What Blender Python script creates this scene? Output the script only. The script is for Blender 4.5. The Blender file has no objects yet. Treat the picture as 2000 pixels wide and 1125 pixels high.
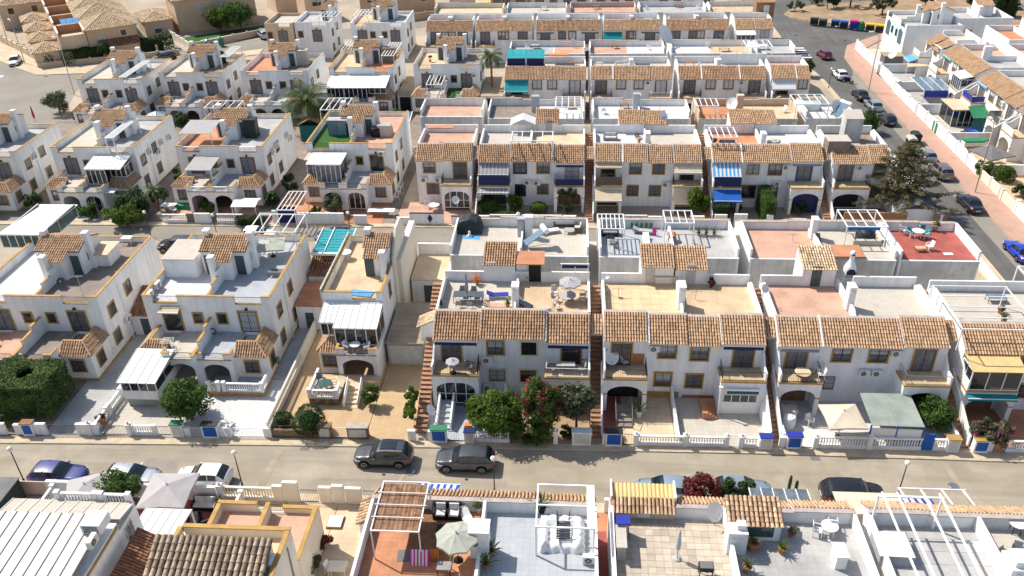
import bpy, math, random
import numpy as np
from math import sin, cos, pi, sqrt, radians
from mathutils import Matrix, Vector
R = random.Random(11)
S = bpy.context.scene
C = S.collection
# ------------------------------------------------------------------ camera, world, sun, exposure
F_PX, PITCH, ROLL, YAW, CAM_H = 1630.0, radians(31.7), radians(1.5), radians(-4.5), 45.0
fw = Vector((sin(YAW)*cos(PITCH), cos(YAW)*cos(PITCH), -sin(PITCH)))
rt = Vector((cos(YAW), -sin(YAW), 0.0)); dn = fw.cross(rt)
r2 = rt*cos(ROLL) + dn*sin(ROLL); d2 = dn*cos(ROLL) - rt*sin(ROLL)
cam = bpy.data.cameras.new('camera'); camo = bpy.data.objects.new('camera', cam); C.objects.link(camo)
cam.sensor_width = 36; cam.lens = F_PX/2000*36; cam.clip_start = 1; cam.clip_end = 2000
camo.matrix_world = Matrix((( r2.x, -d2.x, -fw.x, 0), (r2.y, -d2.y, -fw.y, 0), (r2.z, -d2.z, -fw.z, CAM_H), (0, 0, 0, 1)))
S.camera = camo
SUN = Vector((-0.72, 0.40, 1.0)).normalized()
W = bpy.data.worlds.new('World'); S.world = W; W.use_nodes = True
nt = W.node_tree; bg = nt.nodes['Background']
sky = nt.nodes.new('ShaderNodeTexSky'); sky.sky_type = 'NISHITA'; sky.sun_disc = False
sky.sun_elevation = math.asin(SUN.z); sky.sun_rotation = math.atan2(SUN.x, SUN.y)
sky.air_density = 1.0; sky.dust_density = 1.6; sky.ozone_density = 0.6
nt.links.new(sky.outputs[0], bg.inputs[0]); bg.inputs[1].default_value = 0.13
sl = bpy.data.lights.new('sun', 'SUN'); sl.energy = 5.0; sl.angle = radians(0.5); sl.color = (1, 0.95, 0.87)
so = bpy.data.objects.new('sun', sl); C.objects.link(so); so.rotation_euler = SUN.to_track_quat('Z', 'Y').to_euler()
S.view_settings.view_transform = 'Standard'; S.view_settings.look = 'None'; S.view_settings.exposure = 0.26; S.view_settings.gamma = 1
S.view_settings.use_curve_mapping = False
S.render.engine = 'CYCLES'; S.cycles.max_bounces = 8; S.cycles.diffuse_bounces = 6; S.cycles.glossy_bounces = 2; S.cycles.transmission_bounces = 3
# ------------------------------------------------------------------ materials
MATS = {}
def mat(name, c, rough=.8, var=.12, sc=1.5, c2=None, tint=0, obj=0, streak=0, bump=0, metal=0, coat=0, sc2=0, spec=.3, alpha=None, trans=0, grid=0, lane=0):
 m = bpy.data.materials.new(name); m.use_nodes = True; n = m.node_tree.nodes; l = m.node_tree.links
 b = n['Principled BSDF']; b.inputs['Roughness'].default_value = rough; b.inputs['Metallic'].default_value = metal
 b.inputs['Specular IOR Level'].default_value = spec; b.inputs['Coat Weight'].default_value = coat; b.inputs['Coat Roughness'].default_value = .08
 tc = n.new('ShaderNodeTexCoord'); geo = n.new('ShaderNodeNewGeometry')
 def mix(a, bb, f, mode='MIX'):
  x = n.new('ShaderNodeMix'); x.data_type = 'RGBA'; x.blend_type = mode
  for s, v in ((0, f), (6, a), (7, bb)):
   if hasattr(v, 'is_output'): l.new(v, x.inputs[s])
   else: x.inputs[s].default_value = v if s == 0 else (*v[:3], 1)
  return x.outputs[2]
 def ramp(v, lo, hi):
  r = n.new('ShaderNodeMapRange'); l.new(v, r.inputs[0]); r.inputs[1].default_value = lo; r.inputs[2].default_value = hi; return r.outputs[0]
 def noise(scale, det=3, vec=None):
  t = n.new('ShaderNodeTexNoise'); t.inputs['Scale'].default_value = scale; t.inputs['Detail'].default_value = det; t.inputs['Roughness'].default_value = .6
  l.new(vec or geo.outputs['Position'], t.inputs['Vector']); return t.outputs[0]
 dark = tuple(x*(1-var*1.6) for x in c); lite = tuple(min(1, x*(1+var)) for x in c)
 col = mix(c2 or dark, lite, ramp(noise(sc, 5), .35, .65))
 if sc2: col = mix(col, tuple(x*(.75 if max(c) < .75 else .9) for x in c), ramp(noise(sc2, 6), .52, .75))
 if lane:
  mp = n.new('ShaderNodeMapping'); mp.inputs['Scale'].default_value = (.035, .8, 1) if lane > 0 else (.8, .03, 1); l.new(geo.outputs['Position'], mp.inputs[0])
  col = mix(col, tuple(x*.72 for x in c), ramp(noise(1.3, 5, mp.outputs[0]), .45, .75)); col = mix(col, tuple(min(1, x*1.22) for x in c), ramp(noise(.16, 6), .55, .72)); col = mix(col, tuple(x*.5 for x in c), ramp(noise(1.7, 2), .74, .80))
 if grid:
  bt = n.new('ShaderNodeTexBrick'); bt.offset = 0; l.new(geo.outputs['Position'], bt.inputs[0]); bt.inputs['Scale'].default_value = 1; bt.inputs['Brick Width'].default_value = grid; bt.inputs['Row Height'].default_value = grid
  bt.inputs['Mortar Size'].default_value = .012; bt.inputs['Color1'].default_value = (1, 1, 1, 1); bt.inputs['Color2'].default_value = (.95, .95, .95, 1); bt.inputs['Mortar'].default_value = (.80, .78, .76, 1)
  col = mix(col, bt.outputs[0], 1.0, 'MULTIPLY')
 if streak:
  mp = n.new('ShaderNodeMapping'); mp.inputs['Scale'].default_value = (1.3, 1.3, .12); l.new(geo.outputs['Position'], mp.inputs[0])
  f = n.new('ShaderNodeMath'); f.operation = 'MULTIPLY'; l.new(ramp(noise(1.6, 6, mp.outputs[0]), .43, .8), f.inputs[0]); f.inputs[1].default_value = streak
  col = mix(col, tuple(x*.55 for x in c), f.outputs[0])
 if tint:
  a = n.new('ShaderNodeAttribute'); a.attribute_name = 'tint'
  src = a.outputs['Fac']
  cr = n.new('ShaderNodeValToRGB'); l.new(src, cr.inputs[0]); e = cr.color_ramp.elements
  e[0].color = (1-tint, 1-tint*1.05, 1-tint*1.1, 1); e[1].color = (1+tint*.55, 1+tint*.6, 1+tint*.6, 1)
  col = mix(col, cr.outputs[0], 1.0, 'MULTIPLY')
 if obj:
  oi = n.new('ShaderNodeObjectInfo'); cr = n.new('ShaderNodeValToRGB'); l.new(oi.outputs['Random'], cr.inputs[0]); e = cr.color_ramp.elements
  e[0].color = (1-obj, 1-obj*1.05, 1-obj*1.1, 1); e[1].color = (1+obj*.55, 1+obj*.6, 1+obj*.6, 1)
  col = mix(col, cr.outputs[0], 1.0, 'MULTIPLY')
 l.new(col, b.inputs['Base Color'])
 if bump:
  bp = n.new('ShaderNodeBump'); bp.inputs['Strength'].default_value = bump; bp.inputs['Distance'].default_value = .02
  l.new(noise(sc*14, 4), bp.inputs['Height']); l.new(bp.outputs[0], b.inputs['Normal'])
 if trans:
  t = n.new('ShaderNodeBsdfTranslucent'); l.new(col, t.inputs[0]); mx = n.new('ShaderNodeMixShader'); mx.inputs[0].default_value = trans
  l.new(b.outputs[0], mx.inputs[1]); l.new(t.outputs[0], mx.inputs[2]); l.new(mx.outputs[0], n['Material Output'].inputs[0])
 if alpha is not None: b.inputs['Alpha'].default_value = alpha
 MATS[name] = m; return m
M = MATS
mat('white', (.83, .825, .81), .85, .05, .35, streak=.5, bump=.12, sc2=.22, obj=.045)
mat('whitewash', (.82, .82, .81), .8, .03, .5, streak=.10)
mat('cream', (.72, .66, .55), .85, .05, .4, streak=.22)
mat('beige', (.56, .41, .27), .85, .07, .3, streak=.25, bump=.1)
mat('beige2', (.62, .47, .33), .85, .07, .3, streak=.2)
mat('beige3', (.50, .36, .24), .85, .07, .3, streak=.2)
mat('pinkwall', (.60, .44, .36), .85, .07, .3, streak=.2)
mat('brownwall', (.30, .17, .10), .85, .1, .5, streak=.2)
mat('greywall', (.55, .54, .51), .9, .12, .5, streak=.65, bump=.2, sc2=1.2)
mat('ochre', (.44, .265, .08), .75, .12, 1.2, streak=.25)
mat('brownsur', (.24, .14, .08), .7, .1, 2)
mat('creamsur', (.68, .55, .33), .7, .08, 2)
mat('navy', (.012, .018, .09), .6, .1, 3)
mat('bluesur', (.03, .08, .30), .6, .1, 3)
mat('tile', (.52, .335, .20), .85, .09, 1.3, tint=.27, bump=.15, sc2=3)
mat('tileb', (.47, .29, .17), .85, .12, .7, tint=.30, bump=.15, sc2=2)
mat('tilepale', (.64, .48, .31), .85, .14, 1.3, tint=.38, bump=.15, sc2=3)
mat('tilegrey', (.40, .31, .22), .85, .2, 4, obj=.38, bump=.15, sc2=3)
mat('tiledark', (.33, .165, .095), .85, .16, 1.3, tint=.4, bump=.15, sc2=3)
mat('tileone', (.56, .375, .235), .85, .18, 4, obj=.42, bump=.15, sc2=3)
mat('tileunder', (.22, .11, .06), .95, .2, 2)
mat('capstone', (.42, .36, .32), .9, .12, 2)
mat('fl_sand', (.57, .425, .27), .8, .08, .7, sc2=.5, grid=0.4)
mat('fl_sand2', (.62, .485, .325), .8, .08, .6, sc2=.45, grid=0.45)
mat('fl_terra', (.52, .235, .125), .8, .10, .7, sc2=.6, grid=0.33)
mat('fl_pink', (.54, .33, .235), .8, .08, .6, sc2=.5, grid=0.4)
mat('fl_red', (.36, .095, .075), .7, .10, .8, sc2=.5)
mat('fl_grey', (.42, .41, .395), .85, .08, .6, sc2=.5, grid=0.45)
mat('fl_pale', (.52, .47, .40), .85, .07, .5, sc2=.5, grid=0.42)
mat('fl_dark', (.26, .215, .175), .85, .12, .7, sc2=.5, grid=0.4)
mat('fl_bluegrey', (.40, .42, .44), .8, .06, .6, sc2=.5, grid=0.4)
mat('fl_white', (.60, .585, .575), .85, .05, .6, sc2=.6, grid=0.4)
mat('ft_sand', (.64, .47, .28), .8, .06, 2, obj=.08)
mat('ft_beige', (.50, .42, .33), .8, .08, 2, obj=.16)
mat('ft_grey', (.42, .41, .395), .8, .06, 2, obj=.10)
mat('brickpave', (.50, .35, .20), .9, .06, .8, grid=.3, tint=0, bump=.3)
mat('step', (.34, .19, .115), .85, .14, 2.5, sc2=2)
mat('grout', (.40, .34, .26), .95, .1, 2)
mat('lawn', (.035, .11, .02), .95, .25, 6, bump=.4)
mat('asphalt', (.33, .288, .222), .95, .10, .25, c2=(.29, .245, .18), lane=1, bump=.3, sc2=.35)
mat('asphalt2', (.13, .125, .118), .95, .10, .2, c2=(.105, .10, .095), lane=-1, bump=.3, sc2=.25)
mat('asphalt3', (.26, .235, .195), .95, .10, .2, c2=(.22, .20, .165), bump=.3, sc2=.4)
mat('patch', (.34, .285, .21), .95, .15, .6, bump=.3)
mat('pave', (.52, .42, .29), .9, .10, .9, bump=.2, sc2=.8)
mat('pavepink', (.46, .285, .215), .9, .08, .5, bump=.2, sc2=.5)
mat('kerb', (.50, .43, .32), .9, .12, 1.2, bump=.2)
mat('soil', (.33, .23, .14), 1, .22, .25, c2=(.25, .17, .10), bump=.6, sc2=.6)
mat('ground', (.40, .33, .25), 1, .12, .2, bump=.3, sc2=.4)
mat('paint', (.75, .74, .70), .8, .1, 2)
mat('glass', (.018, .022, .028), .08, .2, 1, spec=.7)
mat('glasslite', (.12, .145, .16), .1, .25, 1.2, spec=.7)
mat('glassgreen', (.05, .10, .085), .1, .25, 1.2, spec=.7)
mat('curtain', (.15, .155, .17), .3, .2, 3, spec=.5)
mat('shutter', (.52, .53, .54), .6, .06, 3)
mat('framew', (.78, .78, .77), .5, .03, 3)
mat('frameb', (.06, .045, .035), .5, .1, 3)
mat('iron', (.025, .028, .035), .5, .1, 4)
mat('ironlight', (.35, .36, .37), .4, .1, 4, metal=.6)
mat('pergwhite', (.80, .80, .78), .45, .03, 2)
mat('panelwhite', (.72, .72, .70), .5, .035, .5, streak=.1)
mat('sheetgrey', (.56, .55, .52), .5, .06, .5, streak=.2, sc2=.8)
mat('panelgrey', (.44, .50, .50), .35, .05, .6)
mat('doorgrey', (.075, .095, .105), .5, .1, 2)
mat('doorpale', (.50, .49, .46), .6, .08, 2)
mat('meterdoor', (.56, .55, .51), .6, .08, 2)
mat('stone', (.25, .17, .11), .95, .3, 2.5, tint=.35, bump=.6)
mat('teal', (.0, .23, .25), .6, .1, 2)
mat('tealpale', (.015, .29, .32), .5, .1, 2)
mat('tealdk', (.005, .09, .10), .6, .1, 2)
mat('blue', (.01, .10, .40), .6, .08, 2)
mat('bluelt', (.10, .33, .62), .6, .08, 2)
mat('royal', (.025, .04, .30), .5, .08, 2)
mat('sail', (.70, .58, .40), .8, .05, 1.5, trans=.25)
mat('canvas', (.74, .64, .49), .8, .06, 1.2, trans=.2)
mat('canvasgrey', (.42, .41, .42), .8, .06, 1.2, trans=.15)
mat('canvaswht', (.47, .45, .445), .8, .04, 1.2, trans=.2)
mat('canvasgn', (.45, .47, .39), .8, .05, 1.2, trans=.2)
mat('netgrey', (.27, .305, .27), .85, .12, .8, c2=(.22, .25, .22))
mat('yellowroof', (.66, .46, .20), .6, .06, 1.5)
mat('slategrey', (.16, .155, .15), .8, .1, 1)
mat('sandsheet', (.36, .29, .20), .85, .10, .4, streak=.2)
mat('orangewall', (.52, .27, .13), .85, .1, .6)
mat('terrawall', (.40, .18, .09), .85, .12, .6)
mat('plasticw', (.78, .77, .75), .4, .03, 2)
mat('plasticgn', (.03, .19, .10), .5, .08, 2)
mat('acwhite', (.68, .67, .63), .5, .05, 3)
mat('acdark', (.03, .035, .04), .6, .1, 3)
mat('black', (.012, .012, .014), .55, .2, 3)
mat('cover', (.025, .032, .036), .5, .35, 3, bump=.6)
mat('wood', (.26, .13, .06), .7, .2, 4)
mat('reed', (.30, .165, .095), .9, .25, 3, tint=.45)
mat('bamboo', (.52, .40, .24), .8, .15, 4)
mat('wicker', (.13, .10, .08), .9, .2, 6, bump=.5)
mat('cushion', (.62, .60, .58), .9, .06, 3)
mat('cushgrey', (.25, .25, .27), .9, .06, 3)
mat('clay', (.45, .19, .09), .8, .12, 3)
mat('red', (.45, .02, .02), .5, .1, 3)
mat('yellow', (.75, .48, .02), .5, .08, 3)
mat('orange', (.75, .22, .02), .6, .08, 3)
mat('pink', (.62, .05, .28), .6, .1, 3)
mat('green', (.02, .20, .09), .6, .1, 2)
mat('greenbin', (.018, .03, .026), .5, .15, 3)
mat('poolwater', (.02, .30, .42), .08, .12, 1.5, c2=(.02, .22, .36), spec=.6)
mat('poolblue', (.01, .14, .52), .1, .12, 1.5, spec=.6)
mat('solar', (.02, .035, .075), .15, .2, 2, spec=.8)
mat('solarlt', (.13, .20, .26), .2, .1, 1, spec=.6)
mat('steel', (.42, .43, .44), .35, .1, 3, metal=.8)
mat('globe', (.80, .79, .74), .3, .03, 3)
mat('tyre', (.015, .015, .016), .8, .1, 5)
mat('rim', (.45, .46, .47), .3, .1, 5, metal=.7)
mat('redlight', (.45, .008, .008), .2, .1, 5, coat=.5)
mat('headlight', (.60, .62, .64), .1, .1, 5, coat=1)
mat('plate', (.72, .72, .70), .5, .05, 5)
mat('bark', (.13, .085, .055), .95, .25, 3, bump=.6)
mat('palmbark', (.30, .14, .05), .95, .3, 4, bump=.8)
mat('leaf', (.082, .155, .026), .6, .22, 1.2, tint=.5, trans=0.42)
mat('leafyel', (.125, .20, .024), .6, .2, 1.2, tint=.45, trans=0.5)
mat('leafdark', (.042, .085, .020), .6, .22, 1.2, tint=.5, trans=0.32)
mat('leafgrey', (.12, .14, .075), .7, .2, 1.2, tint=.45, trans=0.35)
mat('leafpine', (.16, .145, .06), .7, .25, .9, tint=.5, trans=.3)
mat('leafred', (.16,.03,.03), .6, .2, 1.2, tint=.5, trans=.3)
mat('leafclip', (.105, .165, .036), .7, .25, 1.0, tint=.5, trans=0.3)
mat('palmleaf', (.10, .14, .04), .6, .2, 1.2, tint=.4, trans=.2)
mat('flower', (.38, .012, .06), .6, .2, 1.2, tint=.4, trans=.3)
mat('flowerpk', (.66, .03, .26), .6, .2, 1.2, tint=.3, trans=.3)
mat('flowerw', (.7, .68, .62), .6, .1, 1.2, tint=.2)
mat('twig', (.20, .13, .08), .9, .2, 2, tint=.3)
def paint(name, c, metal=.0):
 if name not in M: mat(name, c, .32, .02, .5, coat=.8, metal=metal, spec=.5)
 return name
# ------------------------------------------------------------------ mesh building
class MB:
 def __init__(s): s.v = []; s.f = []; s.m = []; s.t = []; s.s = []
 def add(s, vs, fs, m=0, t=.5, sm=False):
  n = len(s.v); s.v.extend(vs)
  for f in fs: s.f.append(tuple(i+n for i in f))
  k = len(fs); s.m += [m]*k; s.s += [sm]*k
  s.t += (t if isinstance(t, list) else [t]*k); return s
 def box(s, x0, x1, y0, y1, z0, z1, m=0):
  v = [(x0,y0,z0),(x1,y0,z0),(x1,y1,z0),(x0,y1,z0),(x0,y0,z1),(x1,y0,z1),(x1,y1,z1),(x0,y1,z1)]
  return s.add(v, [(3,2,1,0),(4,5,6,7),(0,1,5,4),(1,2,6,5),(2,3,7,6),(3,0,4,7)], m)
 def poly(s, pts, m=0): return s.add(list(pts), [tuple(range(len(pts)))], m)
 def prism(s, pts, ax, a, b, m=0):
  mk = {'x': lambda p, t: (t, p[0], p[1]), 'y': lambda p, t: (p[0], t, p[1]), 'z': lambda p, t: (p[0], p[1], t)}[ax]
  n = len(pts); v = [mk(p, a) for p in pts]+[mk(p, b) for p in pts]
  fl = ax == 'y'
  fs = [tuple(range(n)) if fl else tuple(range(n-1, -1, -1)), tuple(range(2*n-1, n-1, -1)) if fl else tuple(range(n, 2*n))]
  for i in range(n):
   j = (i+1) % n
   fs.append((j, i, n+i, n+j) if fl else (i, j, n+j, n+i))
  return s.add(v, fs, m)
 def bar(s, p, q, w=.08, h=None, m=0):
  h = h or w; p = Vector(p); q = Vector(q); d = (q-p).normalized()
  u = d.cross(Vector((0,0,1)))
  if u.length < 1e-3: u = Vector((1,0,0))
  u.normalize(); n = u.cross(d).normalized(); u *= w/2; n *= h/2
  v = [tuple(c+a*u+b*n) for c in (p, q) for a, b in ((-1,-1),(1,-1),(1,1),(-1,1))]
  return s.add(v, [(3,2,1,0),(4,5,6,7),(0,1,5,4),(1,2,6,5),(2,3,7,6),(3,0,4,7)], m)
 def tube(s, p, q, r, n=7, m=0, r2=None):
  p = Vector(p); q = Vector(q); d = (q-p).normalized(); u = d.cross(Vector((0,0,1)))
  if u.length < 1e-3: u = Vector((1,0,0))
  u.normalize(); w = u.cross(d); r2 = r if r2 is None else r2
  v = [tuple(c+rr*(cos(2*pi*i/n)*u+sin(2*pi*i/n)*w)) for c, rr in ((p, r), (q, r2)) for i in range(n)]
  s.add(v, [(i, n+i, n+(i+1) % n, (i+1) % n) for i in range(n)], m, sm=True)
  s.add(v, [tuple(range(n)), tuple(range(2*n-1, n-1, -1))], m); return s
 def lathe(s, c, prof, n=10, m=0, sm=True):
  v = [(c[0]+r*cos(2*pi*i/n), c[1]+r*sin(2*pi*i/n), c[2]+z) for r, z in prof for i in range(n)]
  fs = [(k*n+i, k*n+(i+1) % n, (k+1)*n+(i+1) % n, (k+1)*n+i) for k in range(len(prof)-1) for i in range(n)]
  s.add(v, fs, m, sm=sm)
  return s.add(v, [tuple(range(n-1, -1, -1)), tuple(range((len(prof)-1)*n, len(prof)*n))], m)
 def ball(s, c, r, n=10, m=0, sz=1.0):
  k = max(4, n//2)
  return s.lathe(c, [(max(.001, r*sin(pi*i/k)), -r*sz*cos(pi*i/k)) for i in range(k+1)], n, m)
 def tiles(s, O, U, V, L, H, pitch=.22, row=.335, m=0, under=1, clip=None, only_under=False):
  O, U, V = (np.array(a, float) for a in (O, U, V)); N = np.cross(U, V)
  if N[2] < 0: N = -N
  a = O - N*.03; pts = [a, a+U*L, a+U*L+V*H, a+V*H]
  if clip is None: s.poly([tuple(p) for p in pts], under)
  nc = max(1, round(L/pitch)); p = L/nc; nr = max(1, round(H/row)); rw = H/nr
  ang = np.linspace(pi, 0, 5); ca = np.cos(ang); sa = np.sin(ang)
  for i in range(nc):
   for j in range(nr):
    u = (i+.5)*p; w = j*rw
    if clip and not clip(u, w+rw*.5): continue
    u += R.uniform(-.012, .012); lift = R.uniform(0, .012)
    lo = O+U*u+V*(w-.05)+N*(.012+lift); hi = O+U*u+V*(w+rw)
    vs = [tuple(lo+U*(p*.41*c)+N*(p*.40*q)) for c, q in zip(ca, sa)]+[tuple(hi+U*(p*.33*c)+N*(p*.33*q-.012)) for c, q in zip(ca, sa)]
    t = min(1, max(0, R.gauss(.5, .27)))
    s.add(vs, [(k, k+1, k+6, k+5) for k in range(4)], m, t, True)
    s.add(vs[:5], [(4, 3, 2, 1, 0)], m, max(0, t-.3))
  return s
 def mesh(s, name, mats):
  me = bpy.data.meshes.new(name); me.from_pydata(s.v, [], s.f)
  for k in mats: me.materials.append(M[k])
  me.polygons.foreach_set('material_index', s.m); me.polygons.foreach_set('use_smooth', s.s)
  at = me.attributes.new('tint', 'FLOAT', 'FACE'); at.data.foreach_set('value', s.t)
  me.update(); return me
def arch_pts(x0, x1, z0, z1, a0, a1, zs, rise, n=10):
 c = (a0+a1)/2; hw = (a1-a0)/2
 arc = [(c-hw*cos(pi*k/n), zs+rise*sin(pi*k/n)) for k in range(n+1)]
 return [(x0, z0), (a0, z0)]+arc+[(a1, z0), (x1, z0), (x1, z1), (x0, z1)]
# ------------------------------------------------------------------ scene objects
def link(o, parent=None, loc=(0,0,0), rz=0):
 C.objects.link(o); o.location = loc; o.rotation_euler = (0, 0, rz)
 if parent: o.parent = parent
 return o
def tag(o, label=None, cat=None, group=None, kind=None):
 for k, v in (('label', label), ('category', cat), ('group', group), ('kind', kind)):
  if v: o[k] = v
 return o
def thing(name, label, cat, loc=(0,0,0), rz=0, group=None):
 if len(loc) == 2: loc = (*loc, 0)
 return tag(link(bpy.data.objects.new(name, None), None, loc, rz), label, cat, group)
def part(name, mb, mats, parent, loc=(0,0,0), rz=0, label=None, kind=None):
 me = mb.mesh(name, mats if isinstance(mats, (list, tuple)) else [mats]) if isinstance(mb, MB) else mb
 return tag(link(bpy.data.objects.new(name, me), parent, loc, rz), label, None, None, kind)
def solo(name, mb, mats, label, cat, loc=(0,0,0), rz=0, group=None):
 if len(loc) == 2: loc = (*loc, 0)
 return tag(part(name, mb, mats, None, loc, rz), label, cat, group)
def struct(name, mb, mats): return tag(part(name, mb, mats, None), kind='structure')
def dup(root, loc, rz=0, label=None, group=None, sc=None):
 r = root.copy(); C.objects.link(r); r.location = loc if len(loc) == 3 else (*loc, 0); r.rotation_euler = (0, 0, rz)
 if sc: r.scale = (sc, sc, sc)
 if label: r['label'] = label
 if group: r['group'] = group
 for ch in root.children:
  c = ch.copy(); C.objects.link(c); c.parent = r
  for g in ch.children:
   d = g.copy(); C.objects.link(d); d.parent = c
 return r
CACHE = {}
def cached(key, fn):
 if key not in CACHE: CACHE[key] = fn()
 return CACHE[key]
# ------------------------------------------------------------------ parts of houses
def ring(mb, w, h, t, y0, y1, bottom=True, m=0):
 mb.box(-w/2-t, w/2+t, y0, y1, h, h+t, m)
 mb.box(-w/2-t, -w/2, y0, y1, 0, h, m); mb.box(w/2, w/2+t, y0, y1, 0, h, m)
 if bottom: mb.box(-w/2-t, w/2+t, y0-.03, y1, -t, 0, m)
 return mb
def win(p, x, y, z, w, h, rz=0, sur='ochre', fill='curtain', grille=1, frame='frameb', det=2, door=0, label=None):
 nm = 'balcony_door' if door else 'window'
 k = (w, h, fill)
 o = part(nm, cached(('pane',)+k, lambda: MB().box(-w/2, w/2, -.02, .03, 0, h).mesh(nm, [fill])), None, p, (x, y, z), rz, label)
 if sur: part('surround', cached(('sur', w, h, sur, door), lambda: ring(MB(), w, h, .13, -.07, .02, not door).mesh('surround', [sur])), None, o)
 if det > 0:
  def fr():
   b = ring(MB(), w-.12, h-.06 if door else h-.12, .06, -.045, -.01)
   if not door:
    for q in range(len(b.v)): b.v[q] = (b.v[q][0], b.v[q][1], b.v[q][2]+.06)
   b.box(-.03, .03, -.04, -.01, .06, h-.06)
   if w > 2.2:
    for s in (-w/4, w/4): b.box(s-.03, s+.03, -.04, -.01, .06, h-.06)
   return b.mesh('frame', [frame])
  part('frame', cached(('fr', w, h, frame, door), fr), None, o)
 if det > 1 and grille:
  def gr():
   b = MB(); n = max(3, round(w/.16))
   for i in range(1, n): xx = -w/2+w*i/n; b.box(xx-.009, xx+.009, -.085, -.067, .02, h-.02)
   for zz in (.18, .5, .82): b.box(-w/2, w/2, -.092, -.086, h*zz-.012, h*zz+.012)
   return b.mesh('grille', ['iron'])
  part('grille', cached(('gr', w, h), gr), None, o)
 if det > 0 and not door and h > 1 and rz == 0 and R.random() < .45:
  f_ = R.choice((.3, .45, .6)); part('shutter', cached(('sh', w, h, f_), lambda: MB().box(-w/2+.04, w/2-.04, -.032, -.021, h*(1-f_), h-.02).mesh('shutter', ['shutter'])), None, o)
 return o
def ac(p, x, y, z, rz=0):
 def mk():
  b = MB().box(-.42, .42, -.36, -.06, 0, .58); b.box(-.35, -.30, -.06, .02, -.06, 0); b.box(.30, .35, -.06, .02, -.06, 0)
  return b.mesh('air_conditioner', ['acwhite'])
 def fan():
  b = MB(); v = [(-.10+.22*cos(2*pi*i/14), -.366, .29+.22*sin(2*pi*i/14)) for i in range(14)]; b.poly(v)
  for a in range(3): b.bar((-.10-.21*cos(a*pi/3), -.374, .29-.21*sin(a*pi/3)), (-.10+.21*cos(a*pi/3), -.374, .29+.21*sin(a*pi/3)), .015, m=1)
  return b.mesh('fan_grille', ['acdark', 'acwhite'])
 o = part('air_conditioner', cached('ac', mk), None, p, (x, y, z), rz)
 part('fan_grille', cached('acf', fan), None, o); return o
def awning(p, x0, x1, y, z, out, drop, cols, sw=.22, val=.2, label=None):
 b = MB(); n = max(1, round((x1-x0)/sw)) if len(cols) > 1 else 1; w = (x1-x0)/n
 for i in range(n):
  m = i % len(cols); a = x0+i*w; c = a+w
  b.prism([(y, z), (y-out, z-drop), (y-out, z-drop+.03), (y, z+.03)], 'x', a, c, m)
  if val: b.prism([(y-out, z-drop-val), (y-out+.02, z-drop-val), (y-out+.02, z-drop-.002), (y-out, z-drop-.002)], 'x', a, c, m)
 b.bar((x0-.04, y-out, z-drop+.02), (x1+.04, y-out, z-drop+.02), .06, m=len(cols))
 for a in (x0+.12, x1-.12): b.bar((a, y-.02, z-.12), (a, y-out+.05, z-drop-.05), .035, m=len(cols))
 return part('awning', b, list(cols)+['framew'], p, label=label)
def awnroll(p, x0, x1, y, z, col):
 b = MB().box(x0, x1, y-.24, y-.02, z-.02, z+.13, 1); b.box(x0+.05, x1-.05, y-.25, y-.245+.002, z-.22, z-.0, 0)
 n = max(3, round((x1-x0)/.25))
 for i in range(n): a = x0+.05+(x1-x0-.1)*i/n; b.box(a+.02, a+(x1-x0)/n-.03, y-.256, y-.252, z-.30, z-.2, 0)
 return part('awning', b, [col, 'framew'], p)
def bars(b, p, q, h, pitch=.14, t=.016, m=0, z0=.06):
 p = Vector(p); q = Vector(q); L = (q-p).length; n = max(1, round(L/pitch))
 for i in range(n+1):
  c = p+(q-p)*(i/n); b.box(c.x-t/2, c.x+t/2, c.y-t/2, c.y+t/2, c.z+z0, c.z+h, m)
 up = Vector((0, 0, 1))
 for zz in (z0+.01, h): b.bar(p+up*zz, q+up*zz, .04, .03, m)
 return b
def balusters(b, p, q, h0, h1, pitch=.21, r=.062, m=0, n=6):
 p = Vector(p); q = Vector(q); L = (q-p).length; k = max(1, round(L/pitch)); H = h1-h0
 prof = [(r*.8, 0), (r*.55, H*.12), (r*1.15, H*.38), (r*.6, H*.72), (r*.85, H)]
 for i in range(k): c = p+(q-p)*((i+.5)/k); b.lathe((c.x, c.y, c.z+h0), prof, n, m)
 return b
def balustrade(p, a, c, h=.85, base=.25, wm='white', piers=True, z=0):
 a = Vector((*a, z)); c = Vector((*c, z)); b = MB(); up = Vector((0, 0, 1))
 b.bar(a+up*(base/2), c+up*(base/2), .2, base); b.bar(a+up*(h-.05), c+up*(h-.05), .2, .1)
 if piers:
  for e in (a, c): b.box(e.x-.14, e.x+.14, e.y-.14, e.y+.14, z, z+h+.06); b.box(e.x-.17, e.x+.17, e.y-.17, e.y+.17, z+h+.06, z+h+.12)
 part('balustrade_rail', b, wm, p)
 part('balusters', balusters(MB(), a, c, base, h-.1), wm, p, kind='stuff')
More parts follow.
